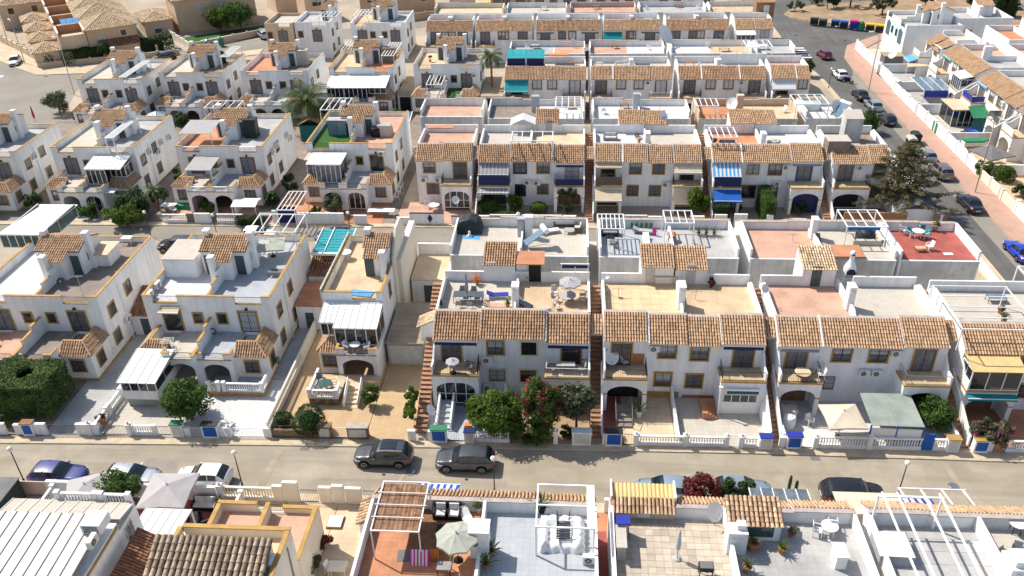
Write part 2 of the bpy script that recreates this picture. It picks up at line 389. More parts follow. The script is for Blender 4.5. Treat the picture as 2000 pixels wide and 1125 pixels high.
def glazing(p, x0, x1, y, z0, z1, n=4, pane='glass', fr='framew', side=None, low=0):
 b = MB(); b.box(x0, x1, y, y+.06, z0, z0+.08); b.box(x0, x1, y, y+.06, z1-.09, z1)
 for i in range(n+1):
  xx = x0+(x1-x0)*i/n; b.box(xx-.04, xx+.04, y-.01, y+.07, z0, z1)
 if low: b.box(x0, x1, y, y+.05, z0+low-.03, z0+low+.03)
 if side:
  for xx in (x0, x1):
   b.box(xx-.03, xx+.03, y+.07, y+side, z0, z0+.08); b.box(xx-.03, xx+.03, y+.07, y+side, z1-.09, z1)
   for k in (1, 2): b.box(xx-.035, xx+.035, y+side*k/2-.04, y+side*k/2, z0, z1)
 o = part('glazing_frame', b, fr, p)
 for i in range(n):
  a, c = x0+(x1-x0)*i/n, x0+(x1-x0)*(i+1)/n
  part('pane', MB().box(a+.03, c-.03, y+.02, y+.04, z0+.05, z1-.06), pane, o)
 if side:
  for xx in (x0, x1): part('pane', MB().box(xx-.01, xx+.01, y+.07, y+side-.04, z0+.05, z1-.06), pane, o)
 return o
def sheetroof(p, x0, x1, y0, y1, z0, z1, n=8, m='panelwhite', seam='panelwhite', name='panel', t=.06, ribs=True):
 w = (x1-x0)/n
 for i in range(n):
  a = x0+i*w
  o = part(name, MB().prism([(y0, z0), (y1, z1), (y1, z1+t), (y0, z0+t)], 'x', a+.008, a+w-.008), m, p)
 if ribs:
  b = MB()
  for i in range(n+1): a = x0+i*w; b.prism([(y0-.02, z0-.01), (y1, z1-.01), (y1, z1+t+.045), (y0-.02, z0+t+.045)], 'x', a-.022, a+.022)
  part('seams', b, seam, p, kind='stuff')
def pergola(name, label, x0, x1, y0, y1, z0, h, nx=4, ax='y', w=.09, m='pergwhite', posts=True, group=None, beams=True):
 t = thing(name, label, 'pergola', (x0, y0, z0), 0, group); W_, D_ = x1-x0, y1-y0
 if posts:
  for xx in (0, W_):
   for yy in (0, D_): part('post', MB().box(xx-w/2, xx+w/2, yy-w/2, yy+w/2, 0, h-w), m, t)
 for yy in (0, D_): part('beam', MB().box(-w/2, W_+w/2, yy-w/2, yy+w/2, h-w, h), m, t)
 for xx in (0, W_): part('beam', MB().box(xx-w/2, xx+w/2, w/2, D_-w/2, h-w, h), m, t)
 for i in range(1, nx):
  if ax == 'y': part('rafter', MB().box(W_*i/nx-w*.4, W_*i/nx+w*.4, w/2, D_-w/2, h-w*.8, h+.004), m, t)
  else: part('rafter', MB().box(w/2, W_-w/2, D_*i/nx-w*.4, D_*i/nx+w*.4, h-w*.8, h+.004), m, t)
 return t
def floorpart(p, x0, x1, y0, y1, z, m, ft=None, size=.6, name='floor'):
 o = part(name, MB().box(x0, x1, y0, y1, z, z+.018), 'grout' if ft else m, p)
 if ft:
  nx = max(1, round((x1-x0)/size)); ny = max(1, round((y1-y0)/size)); w = (x1-x0)/nx; d = (y1-y0)/ny
  me = MB().box(.012, w-.012, .012, d-.012, 0, .014).mesh('floor_tile', [ft])
  for i in range(nx):
   for j in range(ny): part('floor_tile', me, None, p, (x0+i*w, y0+j*d, z+.019))
 return o
def chimney(p, x, y0, y1, z0, z1, w=.56, vents=True, m='white', label=None):
 b = MB().box(x-w/2, x+w/2, y0, y1, z0, z1); b.box(x-w/2-.04, x+w/2+.04, y0-.04, y1+.04, z1, z1+.07)
 o = part('chimney', b, m, p)
 if vents:
  for s in (-.15, .15): part('vent', MB().ball((x+s, y0-.03, z1-.38), .085, 8), m, o)
 return o
def tower(p, x0, x1, y0, y1, z0, z1, rise=.7, door=None, dm='doorpale', roof='tile', wm='white', window=None, m_over=.25):
 b = MB().prism([(y0, z0), (y1, z0), (y1, z1+rise), (y0, z1)], 'x', x0, x1); o = part('stair_tower', b, wm, p)
 s = sqrt((y1-y0)**2+rise**2); V = ((0, (y1-y0)/s, rise/s))
 part('roof_tiles', MB().tiles((x0-.08, y0-m_over, z1+.06-m_over*rise/(y1-y0)), (1,0,0), V, x1-x0+.16, s+m_over+.05), [roof, 'tileunder'], o, kind='stuff')
 if door is not None: part('door', MB().box(door-.42, door+.42, y0-.03, y0+.02, z0_door(z0), z0_door(z0)+1.98), dm, o)
 if window is not None: part('window', MB().box(window-.5, window+.5, y0-.03, y0+.02, z0_door(z0)+.7, z0_door(z0)+1.75), 'panelwhite', o)
 return o
def z0_door(z0): return 6.22
ZF, ZT = 3.3, 6.2
def terrace(label, x, y, w, segs, D=8.5, rz=0, det=2, floors=(), chim=(), towers=(), back=((0, 99, 1.0),), fins=(), wm='white', par=(1, 1), group=None, tile='tile', sur='ochre', slope_end=True, rear=False, cat='house', short=0):
 t = thing('terraced_house', label, cat, (x, y), rz, group); tile = R.choice((tile, tile, 'tileb')) if tile == 'tile' else tile
 b = MB(); b.prism([(short,0),(D,0),(D,ZT),(2.2,ZT),(2.2,5.6),(short,5.6)], 'x', 0, w)
 ends = []
 for s in segs: b.prism([(short,5.602),(2.22,5.602),(2.22,7.06+s[3]),(2.0,7.06+s[3]),(short,5.93+s[3]+short*.565)], 'x', s[1]+.003, s[2]-.003)
 for k, xx in ((0, .1), (1, w-.1)):
  if par[k]:
   e = D-.25
   pts = [(2.25,ZT+.001),(e,ZT+.001),(e,ZT+.25),(e-.9,ZT+.9),(2.25,ZT+.9)] if slope_end else [(2.25,ZT+.001),(e,ZT+.001),(e,ZT+.9),(2.25,ZT+.9)]
   b.prism(pts, 'x', xx-.09, xx+.09)
 for a, c, h in back: b.box(max(.0, a), min(w, c), D-.19, D-.004, ZT+.001, ZT+h)
 part('wall', b, wm, t)
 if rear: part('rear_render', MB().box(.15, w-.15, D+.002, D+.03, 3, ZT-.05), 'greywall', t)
 cp = MB()
 for s in segs: cp.box(s[1]+.01, s[2]-.01, 1.93, 2.3, 7.07+s[3], 7.13+s[3])
 part('coping', cp, 'capstone', t)
 sl = sqrt(2.3**2+1.3**2)
 for s in segs:
  kind, a, c, dz = s[:4]; o = s[4] if len(s) > 4 else {}
  e_ = short*1.3/2.3; tb = MB().tiles((a+.03, -.32+short, 5.83+dz+e_), (1,0,0), (0, 2.3/sl, 1.3/sl), c-a-.06, sl-sqrt(short**2+e_**2))
  if not short: tb.box(a+.02, c-.02, -.27, .02, 5.70+dz, 5.76+dz, 2)
  part('roof_tiles', tb, [tile, 'tileunder', wm], t, kind='stuff')
  if rear: continue
  if kind == 'M':
   for q in o.get('up', ()): win(t, q, 0, 4.28, 1.3, 1.28, sur=o.get('sur', sur), fill=o.get('fill', 'curtain'), det=det)
   for q in o.get('lo', ()): win(t, q, 0, 1.45, 1.25, 1.25, sur=o.get('sur', sur), fill=o.get('fill', 'curtain'), det=det)
   for q in o.get('wins', ()): win(t, q[0], 0, q[1], *q[2:4], sur=q[4], fill=q[5], det=det)
   for q in o.get('ac', ()): ac(t, *q)
  else:
   pd = o.get('pd', 1.9); s_ = 1 if kind == 'L' else -1
   pb = MB(); pm = o.get('porch', 'arch')
   if pm == 'arch': pb.prism(arch_pts(a+.0, c-.0, 0, ZF, a+.35, c-.35, 1.95, .75), 'y', -pd, -pd+.2)
   elif pm == 'shut':
    pb.box(a, c, -pd, -pd+.2, 0, ZF)
   if pm != 'none':
    pb.box(a, a+.2, -pd+.2, .02, 0, ZF); pb.box(c-.2, c, -pd+.2, .02, 0, ZF); pb.box(a+.2, c-.2, -pd+.2, .02, ZF-.2, ZF)
    for q in (a+.02, c-.32): pb.box(q-.04, q+.34, -pd-.04, -pd+.24, 1.86, 1.94, 1) if pm == 'arch' else None
   pb.box(a-.04, c+.04, -pd-.05, .01, ZF+.001, ZF+.15, 1 if o.get('band', 'ochre') else 0)
   part('porch', pb, [wm, o.get('band', 'ochre') or wm], t)
   part('balcony_floor', MB().box(a+.02, c-.02, -pd+.05, -.003, ZF+.151, ZF+.165), o.get('floor', 'fl_sand'), t)
   if o.get('side', 1):
    q = a+.02 if s_ > 0 else c-.16
    part('side_wall', MB().prism([(-pd, ZF+.152), (-.003, ZF+.152), (-.003, ZF+1.9), (-pd*.55, ZF+1.0), (-pd, ZF+.95)], 'x', q, q+.14), wm, t)
   rl = o.get('rail', 'bars'); f = -pd+.08
   if rl == 'bars':
    rb = bars(MB(), (a+.1, f, ZF+.15), (c-.1, f, ZF+.15), .85)
    q = c-.1 if s_ > 0 else a+.1; bars(rb, (q, f, ZF+.15), (q, -.1, ZF+.15), .85)
    part('railing', rb, o.get('rm', 'iron'), t)
   elif rl == 'solid':
    part('parapet', MB().box(a+.16, c-.16, f-.08, f+.06, ZF+.152, ZF+1.0), wm, t)
   elif rl:
    rb = MB().box(a+.17, c-.05, f-.03, f, ZF+.2, ZF+1.0)
    q = c-.05 if s_ > 0 else a+.05; rb.box(q-.015, q+.015, f+.002, -.1, ZF+.2, ZF+1.0)
    part('railing_cloth', rb, rl, t)
   dx = o.get('dx', (a+c)/2)
   if o.get('door', 1): win(t, dx, 0, ZF+.17, 1.55, 2.1, sur=o.get('sur', sur), fill=o.get('fill', 'curtain'), grille=o.get('grille', 1), door=1, det=det)
   if o.get('awn'): awnroll(t, a+.15, c-.15, 0, 5.52+dz, o['awn'])
   if o.get('ext'): awning(t, a+.1, c-.1, -.05, 5.6+dz, *o['ext'])
   if o.get('low'): awning(t, a+.1, c-.1, -pd-.06, 3.15, *o['low'])
   if pm == 'arch': part('porch_shade_panel', MB().box(a+.5, c-.5, -.04, .0, .15, 2.35), R.choice(('brownsur', 'doorgrey', 'iron')), t)  # dark panel added on the porch back wall, standing in for its shade
   if pm == 'glaz':
    glazing(t, a+.2, c-.2, -pd+.05, .5, 2.7, 4, low=1.0)
    part('porch_wall', MB().prism(arch_pts(a, c, 0, ZF, a+.35, c-.35, 1.95, .75), 'y', -pd, -pd+.04), wm, t)
   if o.get('pwin'): win(t, *o['pwin'], sur=None, fill='glass', grille=0, frame='framew')
   if o.get('sun'):
    n = o['sun']; glazing(t, a+.1, c-.1, -pd+.02, ZF+.18, 5.3, n, side=pd-.05, pane=o.get('pane', 'glass'))
    sheetroof(t, a+.0, c-.0, -pd-.15, -.02, 5.32, 5.75, o.get('npan', 6), o.get('sunroof', 'panelwhite'), o.get('sunroof', 'panelwhite'))
   if o.get('cloth'): part('blind', MB().box(a+.15, c-.1, f-.06, f-.04, ZF+.25, ZF+1.35), o['cloth'], t)
   for q in o.get('ac', ()): ac(t, *q)
 fb = MB()
 for q in fins: fb.prism([(-.40, 5.70), (2.1, 7.15), (2.1, 7.30), (-.40, 5.95)], 'x', q-.07, q+.07)
 if fins: part('roof_fin', fb, wm, t)
 for fl in floors: floorpart(t, fl[0], fl[1], 2.31, D-.2, ZT+.002, fl[2], *(fl[3:]))
 for c in chim:
  xc, y0, y1, top = c[:4]
  part('party_wall', MB().prism([(2.4, ZT+.02), (D-.2, ZT+.02), (D-.2, ZT+.8), (3.3, ZT+.8), (2.4, ZT+.2)], 'x', xc-.08, xc+.08), wm, t)
  if top: chimney(t, xc, y0, y1, ZT+.03, top, m=wm)
 for q in towers: tower(t, q['x0'], q['x1'], D-.22, D+q.get('d', 2.5), 2.5, q.get('h', 8.0), door=q.get('door'), dm=q.get('dm', 'doorpale'), roof=q.get('roof', tile), wm=q.get('wm', wm), window=q.get('win'))
 return t
def stairs(label, x0, x1, y0, y1, z1=6.2, indiv=True, roofy=None, sidewall=None, group='outdoor stairs between the terraced blocks', m='step', gate=None):
 t = thing('outdoor_stairs', label, 'stairs', (x0, y0), 0, group); n = 34; d = (y1-y0)/n; h = z1/n; w = x1-x0
 me = MB().box(.02, w-.02, 0, d+.06, 0, h); me.box(.02, w-.02, -.03, .0, h-.035, h+.0, 0)
 if indiv:
  mm = me.mesh('step', [m])
  for i in range(n): part('step', mm, None, t, (0, i*d, i*h))
 else:
  b = MB()
  for i in range(n): b.box(.02, w-.02, i*d, (i+1)*d+.05, i*h, (i+1)*h)
  part('steps', b, m, t, kind='stuff')
 b = MB().prism([(.1, -.02), (y1-y0, -.02), (y1-y0, z1-.1), (.3, -.01)], 'x', .03, w-.03); part('stair_base', b, 'greywall', t)
 if sidewall:
  for s in sidewall:
   q = -.02 if s == 'l' else w-.10
   part('side_wall', MB().prism([(0, 0), (5.2, 0), (5.2, 3.7), (4.2, 3.2), (0, 1.1)], 'x', q, q+.12), 'white', t)
 if roofy is not None:
  sl = sqrt(1.6**2+.9**2)
  tb = MB().tiles((.0, roofy, 5.9), (1,0,0), (0, 1.6/sl, .9/sl), w, sl); tb.box(0, w, roofy+.05, roofy+1.75, 5.72, 5.8, 2)
  part('roof_tiles', tb, ['tile', 'tileunder', 'greywall'], t, kind='stuff')
 if gate is not None: part('gate', bars(MB(), (.05, .05, 0), (w-.05, .05, 0), 1.5, .12), 'iron', t)
 return t
def yard(label, y, items, wm='white', z=.1, group='street walls in front of the houses', slope=0.0, name='garden_wall'):
 xs = [i[1] for i in items]; x0 = min(xs); t = thing(name, label, 'wall', (x0, y, z), math.atan(slope), group)
 wb = MB(); nb = MB()
 for it in items:
  k, a = it[0], it[1]-x0
  if k == 'p':
   h = it[2]; wb.box(a-.17, a+.17, -.17, .17, 0, h); wb.box(a-.21, a+.21, -.21, .21, h+.001, h+.07); nb.ball((a, 0, h+.18), .12, 8)
   continue
  c, h = it[2]-x0, it[3]
  if k == 'w': wb.box(a, c, -.09, .09, 0, h); wb.box(a-.0, c+.0, -.13, .13, h+.001, h+.06, 1 if len(it) > 4 else 0)
  elif k == 'b': balustrade(t, (a, 0), (c, 0), h, .35, wm, piers=False)
  elif k == 'g': part('gate', bars(MB(), (a+.04, 0, 0), (c-.04, 0, 0), h, .12), it[4] if len(it) > 4 else 'iron', t)
  elif k == 'd': part('gate', MB().box(a+.03, c-.03, -.05, .03, .06, h), it[4], t)
  elif k == 'm':
   b = MB().box(a, c, -.26, .26, 0, h); b.box(a-.05, c+.05, -.32, .32, h+.001, h+.08, 1)
   o = part('meter_box', b, [wm, it[5] if len(it) > 5 else wm], t)
   part('meter_door', MB().box(a+.12, c-.12, -.29, -.25, .25, h-.12), it[4], o)
 mats = [wm]+[i[4] for i in items if i[0] == 'w' and len(i) > 4][:1]
 if wb.v: part('wall', wb, mats if len(mats) > 1 else [wm, wm], t)
 if nb.v: part('finials', nb, wm, t)
 return t
# ------------------------------------------------------------------ semi-detached houses with roof towers
def semi(label, x, y, w=11.4, D=11.5, wm='white', sur='ochre', cap='ochre', half=None, det=2, towers=True, fl=('fl_pale', 'fl_grey'), tfl=('fl_pale', 'fl_grey'), group='semi-detached white houses with roof towers', sides=('r',), rail=None, front=True, bayl=True, bayr=True, doors=None, pfront=5.0, tile='tile', roofs=None, arch=True, mid=None, smooth_cap=None):
 t = thing('semi_detached_house', label, 'house', (x, y), 0, group)
 z1 = 5.95; zp = 6.7; m = w/2 if mid is None else mid; halves = {None: ('l', 'r'), 'l': ('l',), 'r': ('r',)}[half]
 b = MB().box(0, w, 0, D, 0, z1)
 cb = MB()
 def capbar(x0, x1, y0, y1, z): cb.box(x0, x1, y0, y1, z+.002, z+.075)
 for xx in (0, w-.18): b.box(xx, xx+.18, .18, D-.18, z1+.001, zp); capbar(xx-.03, xx+.21, .2, D-.2, zp)
 b.box(0, w, D-.18, D, z1+.001, zp-.2); capbar(-.03, w+.03, D-.2, D+.02, zp-.2)
 dips = [(w*.075, w*.27), (w*.72, w*.925)] if half is None else [(w*.5, w*.9)]
 cur = 0
 for a, c in dips+[(w, w)]:
  b.box(cur, a, 0, .18, z1+.001, zp); capbar(cur-.03, a+.03, -.04, .21, zp); cur = c
 for a, c in dips: capbar(a+.031, c-.031, -.05, .2, z1+.01)
 part('wall', b, wm, t)
 for a, c in dips:
  if rail == 'white': part('balusters', balusters(MB(), (a, .09, z1), (c, .09, z1), .1, .6, .16, .05), 'white', t, kind='stuff'); part('balustrade_rail', MB().box(a, c, .0, .18, z1+.6, z1+.68), 'white', t)
  else: part('railing', bars(MB(), (a, .09, z1), (c, .09, z1), .7, .13), 'iron', t)
 if half is None:
  floorpart(t, .19, m-.08, .22, D-.2, z1+.003, fl[0]); floorpart(t, m+.08, w-.19, .22, D-.2, z1+.003, fl[1])
  pw = MB()
  for i, (y0, y1_, hh) in enumerate(((.2, 1.6, .6), (1.6, 3.0, 1.0), (3.0, 4.4, 1.5))):
   pw.box(m-.08, m+.08, y0, y1_-.003, z1+.02, z1+hh)
   if i != 2: capbar(m-.12, m+.12, y0, y1_-.003, z1+hh)
  part('party_wall', pw, wm, t)
 else: floorpart(t, .19, w-.19, .22, D-.2, z1+.003, fl[0])
 if towers:
  tx0, tx1, ty0, ty1 = (m-2.1, m+2.1, 4.0, 8.6) if half is None else (w-2.5, w-.2, 4.0, 8.2)
  ze, zr, yr = z1+2.0, z1+3.1, ty1-1.7; tb = MB(); cx = (tx0+tx1)/2
  tb.prism([(ty0+1.1, z1+.02), (ty1, z1+.02), (ty1, zr-.75), (yr, zr-.05), (ty0+1.1, ze+.33)], 'x', tx0, tx1)
  tb.prism([(ty0, z1+.02), (ty0+1.11, z1+.02), (ty0+1.11, ze+.38), (ty0, ze)], 'x', cx-.95, cx+.95)
  o = part('stair_tower', tb, wm, t); sl = sqrt((yr-ty0)**2+(zr-ze)**2); V = (0, (yr-ty0)/sl, (zr-ze)/sl); cut = 1.05*sl/(yr-ty0)
  rb = MB(); hx = 1.0
  O = (tx0-.12, ty0-.2, ze+.08-.2*(zr-ze)/(yr-ty0)); wid = tx1-tx0+.24
  rb.tiles(O, (1,0,0), V, wid, sl+.22, clip=lambda u, v: v > cut+.1 or abs(u-wid/2) < hx)
  uv = lambda u, v: tuple(np.array(O)+np.array((1,0,0))*u+np.array(V)*v-np.array((0,0,.03)))
  c2 = cut+.1
  rb.poly([uv(wid/2-hx, 0), uv(wid/2+hx, 0), uv(wid/2+hx, c2), uv(wid, c2), uv(wid, sl+.22), uv(0, sl+.22), uv(0, c2), uv(wid/2-hx, c2)], 1)
  s2 = sqrt((ty1-yr)**2+.7**2)
  rb.tiles((tx1+.12, ty1+.12, zr-.75), (-1,0,0), (0, -(ty1-yr)/s2, .7/s2), wid, s2+.12)
  rb.tube((tx0-.1, yr+.02, zr+.06), (tx1+.1, yr+.02, zr+.06), .10, 7, 0)
  part('roof_tiles', rb, [tile, 'tileunder'], o, kind='stuff')
  for s in ((-1, 1) if half is None else (-1,)):
   xd = cx+s*1.45 if half is None else cx-.5
   yd = ty0+1.1 if half is None else ty0
   part('door', MB().box(xd-.42, xd+.42, yd-.03, yd+.02, z1+.03, z1+1.98), 'doorgrey', o)
  win(o.parent, tx1, ty0+2.3, z1+1.0, .6, .8, pi/2, sur='white', fill='glass', det=0)
  for cxx, cyy, ct in (((tx0+.1, yr+.1, zr+.5), (tx1+.2, yr-.4, zr+.6), (cx-.45, ty0-.5, zr-.35)) if half is None else ((tx0+.2, yr, zr+.5), (tx1-.3, ty0-.4, zr-.3))):
   chimney(t, cxx, cyy-.3, cyy+.3, z1+.04, ct, .5, False, wm)
 dw = doors or {}
 xs = [w*.2, w*.8] if half is None else [w*.62]
 for i, q in enumerate(xs): win(t, q, 0, 3.15, 1.55, 2.05, sur=sur, fill=dw.get(i, 'curtain'), door=1, det=det, grille=i)
 ws = [m-1.1, m+1.1] if half is None else [w*.15]
 for q in ws: win(t, q, 0, 4.0, .75, .95, sur=sur, fill='glass', det=min(det, 1))
 for q in xs: part('lamp', MB().box(q-.12, q+.12, -.18, 0, 5.42, 5.6), 'iron', t)
 if 'r' in sides:
  for yy, zz, ww, hh in ((1.6, 3.9, 1.0, 1.1), (4.9, 4.2, 1.0, 1.1), (1.2, 1.2, 1.0, 1.2), (5.0, 1.3, 1.0, 1.2)): win(t, w, yy, zz, ww, hh, pi/2, sur=sur, fill='glasslite', det=min(det, 1))
  part('downpipe', MB().tube((w+.06, 3.4, .1), (w+.06, 3.4, z1), .05), 'whitewash', t)
  part('skirting', MB().box(w+.002, w+.03, 0, D, 0, .35), sur, t)
 if not front: return t
 zt = 3.0; pb = MB(); bw = w*.235 if half is None else w*.34; by = 3.3; px0 = bw if bayl else 0; px1 = w-bw if (bayr and half is None) else w
 sl = sqrt(1.1**2+.9**2); bays = ([('l', 0, bw)] if bayl else [])+([('r', w-bw, w)] if bayr and half is None else [])
 for s, a, c in bays:
  pb.box(a, c, -by, 0, 0, 2.72)
  ia, ic = (a+1.0, c) if s == 'l' else (a, c-1.0)
  pb.box(ia, ic, -by+1.0, -by+1.16, 2.721, 3.6); o_ = ia if s == 'l' else ic-.16; pb.box(o_, o_+.16, -by+1.161, 0, 2.721, 3.6)
  floorpart(t, a if s == 'r' else ia+.17, ic-.17 if s == 'r' else c, -by+1.17, -.01, 2.73, tfl[0 if s == 'l' else -1], name='terrace_floor')
  cb.box(ia-.05, ic+.05, -by+.95, -by+1.15, 3.602, 3.68)
  q = ia if s == 'l' else ic; cb.box(q-.1, q+.1, -by+1.151, 0, 3.602, 3.68)
  tb = MB(); V = (0, 1.1/sl, .9/sl); Wd = c-a+.2
  ds = (1 if s == 'l' else -1)
  tb.tiles((a-.1, -by-.12, 2.78), (1,0,0), V, Wd, sl, clip=(lambda u, v: u > v*.8) if s == 'l' else (lambda u, v, Wd=Wd: u < Wd-v*.8))
  ov = -by-.12
  hipx = a-.1 if s == 'l' else c+.1; qx = hipx+ds*1.05
  oth = c+.1 if s == 'l' else a-.1
  tb.poly([(hipx, ov, 2.74), (oth, ov, 2.74), (oth, ov+1.1, 3.64), (qx, ov+1.1, 3.64)], 1)
  V2 = (ds*1.1/sl, 0, .9/sl); Ls = by+.12
  if s == 'l': tb.tiles((hipx, 0, 2.78), (0,-1,0), V2, Ls, sl, clip=lambda u, v: u < Ls-v*.8)
  else: tb.tiles((hipx, ov, 2.78), (0,1,0), V2, Ls, sl, clip=lambda u, v: u > v*.8)
  tb.poly([(hipx, ov, 2.74), (qx, ov+1.1, 3.64), (qx, 0, 3.64), (hipx, 0, 2.74)], 1)
  tb.tube((hipx, ov, 2.8), (qx, ov+1.1, 3.7), .09, 6, 0)
  part('roof_tiles', tb, [tile, 'tileunder'], t, kind='stuff')
  win(t, (a+c)/2, -by, 1.15, 1.15, 1.15, sur=sur, fill='curtain', det=det)
  if s == 'r': win(t, w, -by+1.3, 1.1, 1.0, 1.2, pi/2, sur=sur, fill='curtain', det=det)
  part('skirting', MB().box(a-.03, c+.03, -by-.03, -by+.02, 0, .35), sur, t)
  if s == 'r': part('skirting', MB().box(c+.002, c+.03, -by+.021, 0, 0, .35), sur, t)
 n = 2 if half is None else 1; pw = (px1-px0)/n
 for i in range(n):
  a = px0+i*pw
  if arch: pb.prism(arch_pts(a, a+pw, 0, zt, a+.4, a+pw-.4, 1.75, .7), 'y', -pfront, -pfront+.2)
 pb.box(px0, px0+.2, -pfront+.2, -by if bayl else 0, 0, zt); pb.box(px1-.2, px1, -pfront+.2, (-by if bayr and half is None else 0), 0, zt)
 pb.box(px0+.2, px1-.2, -pfront+.2, 0, zt-.25, zt-.002)
 pb.box(px0, px0+.16, -pfront+.16, -by if bayl else 0, zt+.001, zt+.55); pb.box(px1-.16, px1, -pfront+.16, -by if bayr else 0, zt+.001, zt+.55)
 cb.box(px0-.03, px0+.19, -pfront+.19, -by, zt+.552, zt+.62); cb.box(px1-.19, px1+.03, -pfront+.19, -by, zt+.552, zt+.62)
 ed = [(px0, px0+.7), (m-.5, m+.5), (px1-.7, px1)] if half is None else [(px0, px0+.7), (px1-.7, px1)]
 for a, c in ed: pb.box(a, c, -pfront, -pfront+.16, zt+.001, zt+.55); cb.box(a-.03, c+.03, -pfront-.03, -pfront+.19, zt+.552, zt+.62)
 cb.box(px0-.02, px1+.02, -pfront-.05, -pfront-.001, zt-.12, zt-.02)
 if half is None:
  for i in range(3):
   y1_ = -i*1.6; h = 1.5-.4*i; pb.box(m-.09, m+.09, y1_-1.6+.003, y1_, zt+.02, zt+h); cb.box(m-.13, m+.13, y1_-1.6+.003, y1_, zt+h+.002, zt+h+.075)
 part('front_wall', pb, wm, t)
 for i in range(n):
  a = px0+i*pw; part('porch_shade_panel', MB().box(a+.5, a+pw-.5, -.05, .0, .1, 2.3), ('doorgrey', 'brownsur')[i], t); floorpart(t, a+.17, a+pw-.1, -pfront+.17, -.005, zt+.003, tfl[i], name='terrace_floor')  # shade inside each arch is painted as a dark panel
  e0, e1 = (a+.7, a+pw-.5) if (half is not None or i == 0) else (a+.5, a+pw-.7)
  if rail == 'white': part('balusters', balusters(MB(), (e0, -pfront+.08, zt), (e1, -pfront+.08, zt), .02, .5, .16, .05), 'white', t, kind='stuff'); part('balustrade_rail', MB().box(e0, e1, -pfront, -pfront+.16, zt+.5, zt+.58), 'white', t)
  else: part('railing', bars(MB(), (e0, -pfront+.08, zt), (e1, -pfront+.08, zt), .6, .13), 'iron', t)
 part('coping', cb, cap, t)
 return t
# ------------------------------------------------------------------ beige villas with hipped roofs
def hiproof(p, x0, x1, y0, y1, z, rise, tile='tilepale', over=.35, ridge=True):
 x0 -= over; x1 += over; y0 -= over; y1 += over; w, d = x1-x0, y1-y0; b = MB()
 h = min(w, d)/2; k = rise/h
 sl = sqrt(h*h+rise*rise)
 def face(O, U, Vh, L, ext):
  V = (Vh[0]*h/sl, Vh[1]*h/sl, rise/sl)
  b.tiles(O, U, V, L, sl, .30, .45, 0, 1, clip=lambda u, v: v*h/sl < u < L-v*h/sl)
 face((x0, y0, z), (1,0,0), (0,1), w, 0); face((x1, y1, z), (-1,0,0), (0,-1), w, 0)
 face((x0, y1, z), (0,-1,0), (1,0), d, 0); face((x1, y0, z), (0,1,0), (-1,0), d, 0)
 if w >= d: A, B = (x0+h, y0+h, z+rise-.03), (x1-h, y0+h, z+rise-.03)
 else: A, B = (x0+h, y0+h, z+rise-.03), (x0+h, y1-h, z+rise-.03)
 c = [(x0, y0, z-.03), (x1, y0, z-.03), (x1, y1, z-.03), (x0, y1, z-.03)]
 if w >= d: b.poly([c[0], c[1], B, A], 1); b.poly([c[2], c[3], A, B], 1); b.poly([c[3], c[0], A], 1); b.poly([c[1], c[2], B], 1)
 else: b.poly([c[0], c[1], A], 1); b.poly([c[2], c[3], B], 1); b.poly([c[3], c[0], A, B], 1); b.poly([c[1], c[2], B, A], 1)
 for q, e in (((c[0], A), (c[1], B if w >= d else A), (c[2], B), (c[3], A if w >= d else B), (A, B))):
  if (Vector(q)-Vector(e)).length > .2: b.tube(Vector(q)+Vector((0,0,.08)), Vector(e)+Vector((0,0,.08)), .12, 6, 0)
 part('roof_tiles', b, [tile, 'tileunder'], p, kind='stuff')
def villa(label, x, y, w, d, h, rz, wm='beige', rise=1.9, wins=(), tile='tilepale', group='sand coloured villas with hipped tile roofs', flat=False, lower=None):
 t = thing('villa', label, 'house', (x, y), rz, group)
 b = MB().box(0, w, 0, d, 0, h)
 if flat: part('inner_wall', MB().box(.2, .23, .2, d-.2, h+.02, h+1.5).box(.23, w-.2, d-.23, d-.2, h+.02, h+1.5).box(w-.23, w-.2, .2, d-.231, h+.02, h+1.5), 'orangewall', t)
 if flat: h_ = h+.9; b.box(0, w, 0, .2, h+.001, h+.9); b.box(0, w, d-.2, d, h+.001, h+1.55); b.box(0, .2, .2, d-.2, h+.001, h+1.55); b.box(w-.2, w, .2, d-.2, h+.001, h+1.55); part('coping', MB().box(-.04, .24, .2, d-.2, h+1.551, h+1.62).box(w-.24, w+.04, .2, d-.2, h+1.551, h+1.62), 'whitewash', t)
 part('wall', b, wm, t)
 if flat: floorpart(t, .2, w-.2, .2, d-.2, h+.004, 'fl_sand2')
 else:
  part('cornice', MB().box(-.2, w+.2, -.2, d+.2, h-.12, h-.01), wm, t); hiproof(t, 0, w, 0, d, h+.05, rise, tile)
 for q in wins:
  f, a, z, ww, hh = q[:5]; fill = q[5] if len(q) > 5 else 'shutter'
  if f == 'f': win(t, a, 0, z, ww, hh, 0, sur='creamsur', fill=fill, det=1)
  elif f == 'l': win(t, 0, a, z, ww, hh, -pi/2, sur='creamsur', fill=fill, det=1)
  elif f == 'r': win(t, w, a, z, ww, hh, pi/2, sur='creamsur', fill=fill, det=1)
 if lower:
  x0, x1, dd, hh = lower
  part('front_wall', MB().box(x0, x1, -dd, .02, 0, hh), wm, t)
  sl = sqrt(dd*dd+1); part('lower_roof_tiles', MB().tiles((x0-.2, -dd-.2, hh), (1,0,0), (0, dd/sl, 1/sl), x1-x0+.4, sl+.2, .3, .45), ['tiledark', 'tileunder'], t, kind='stuff')
 return t
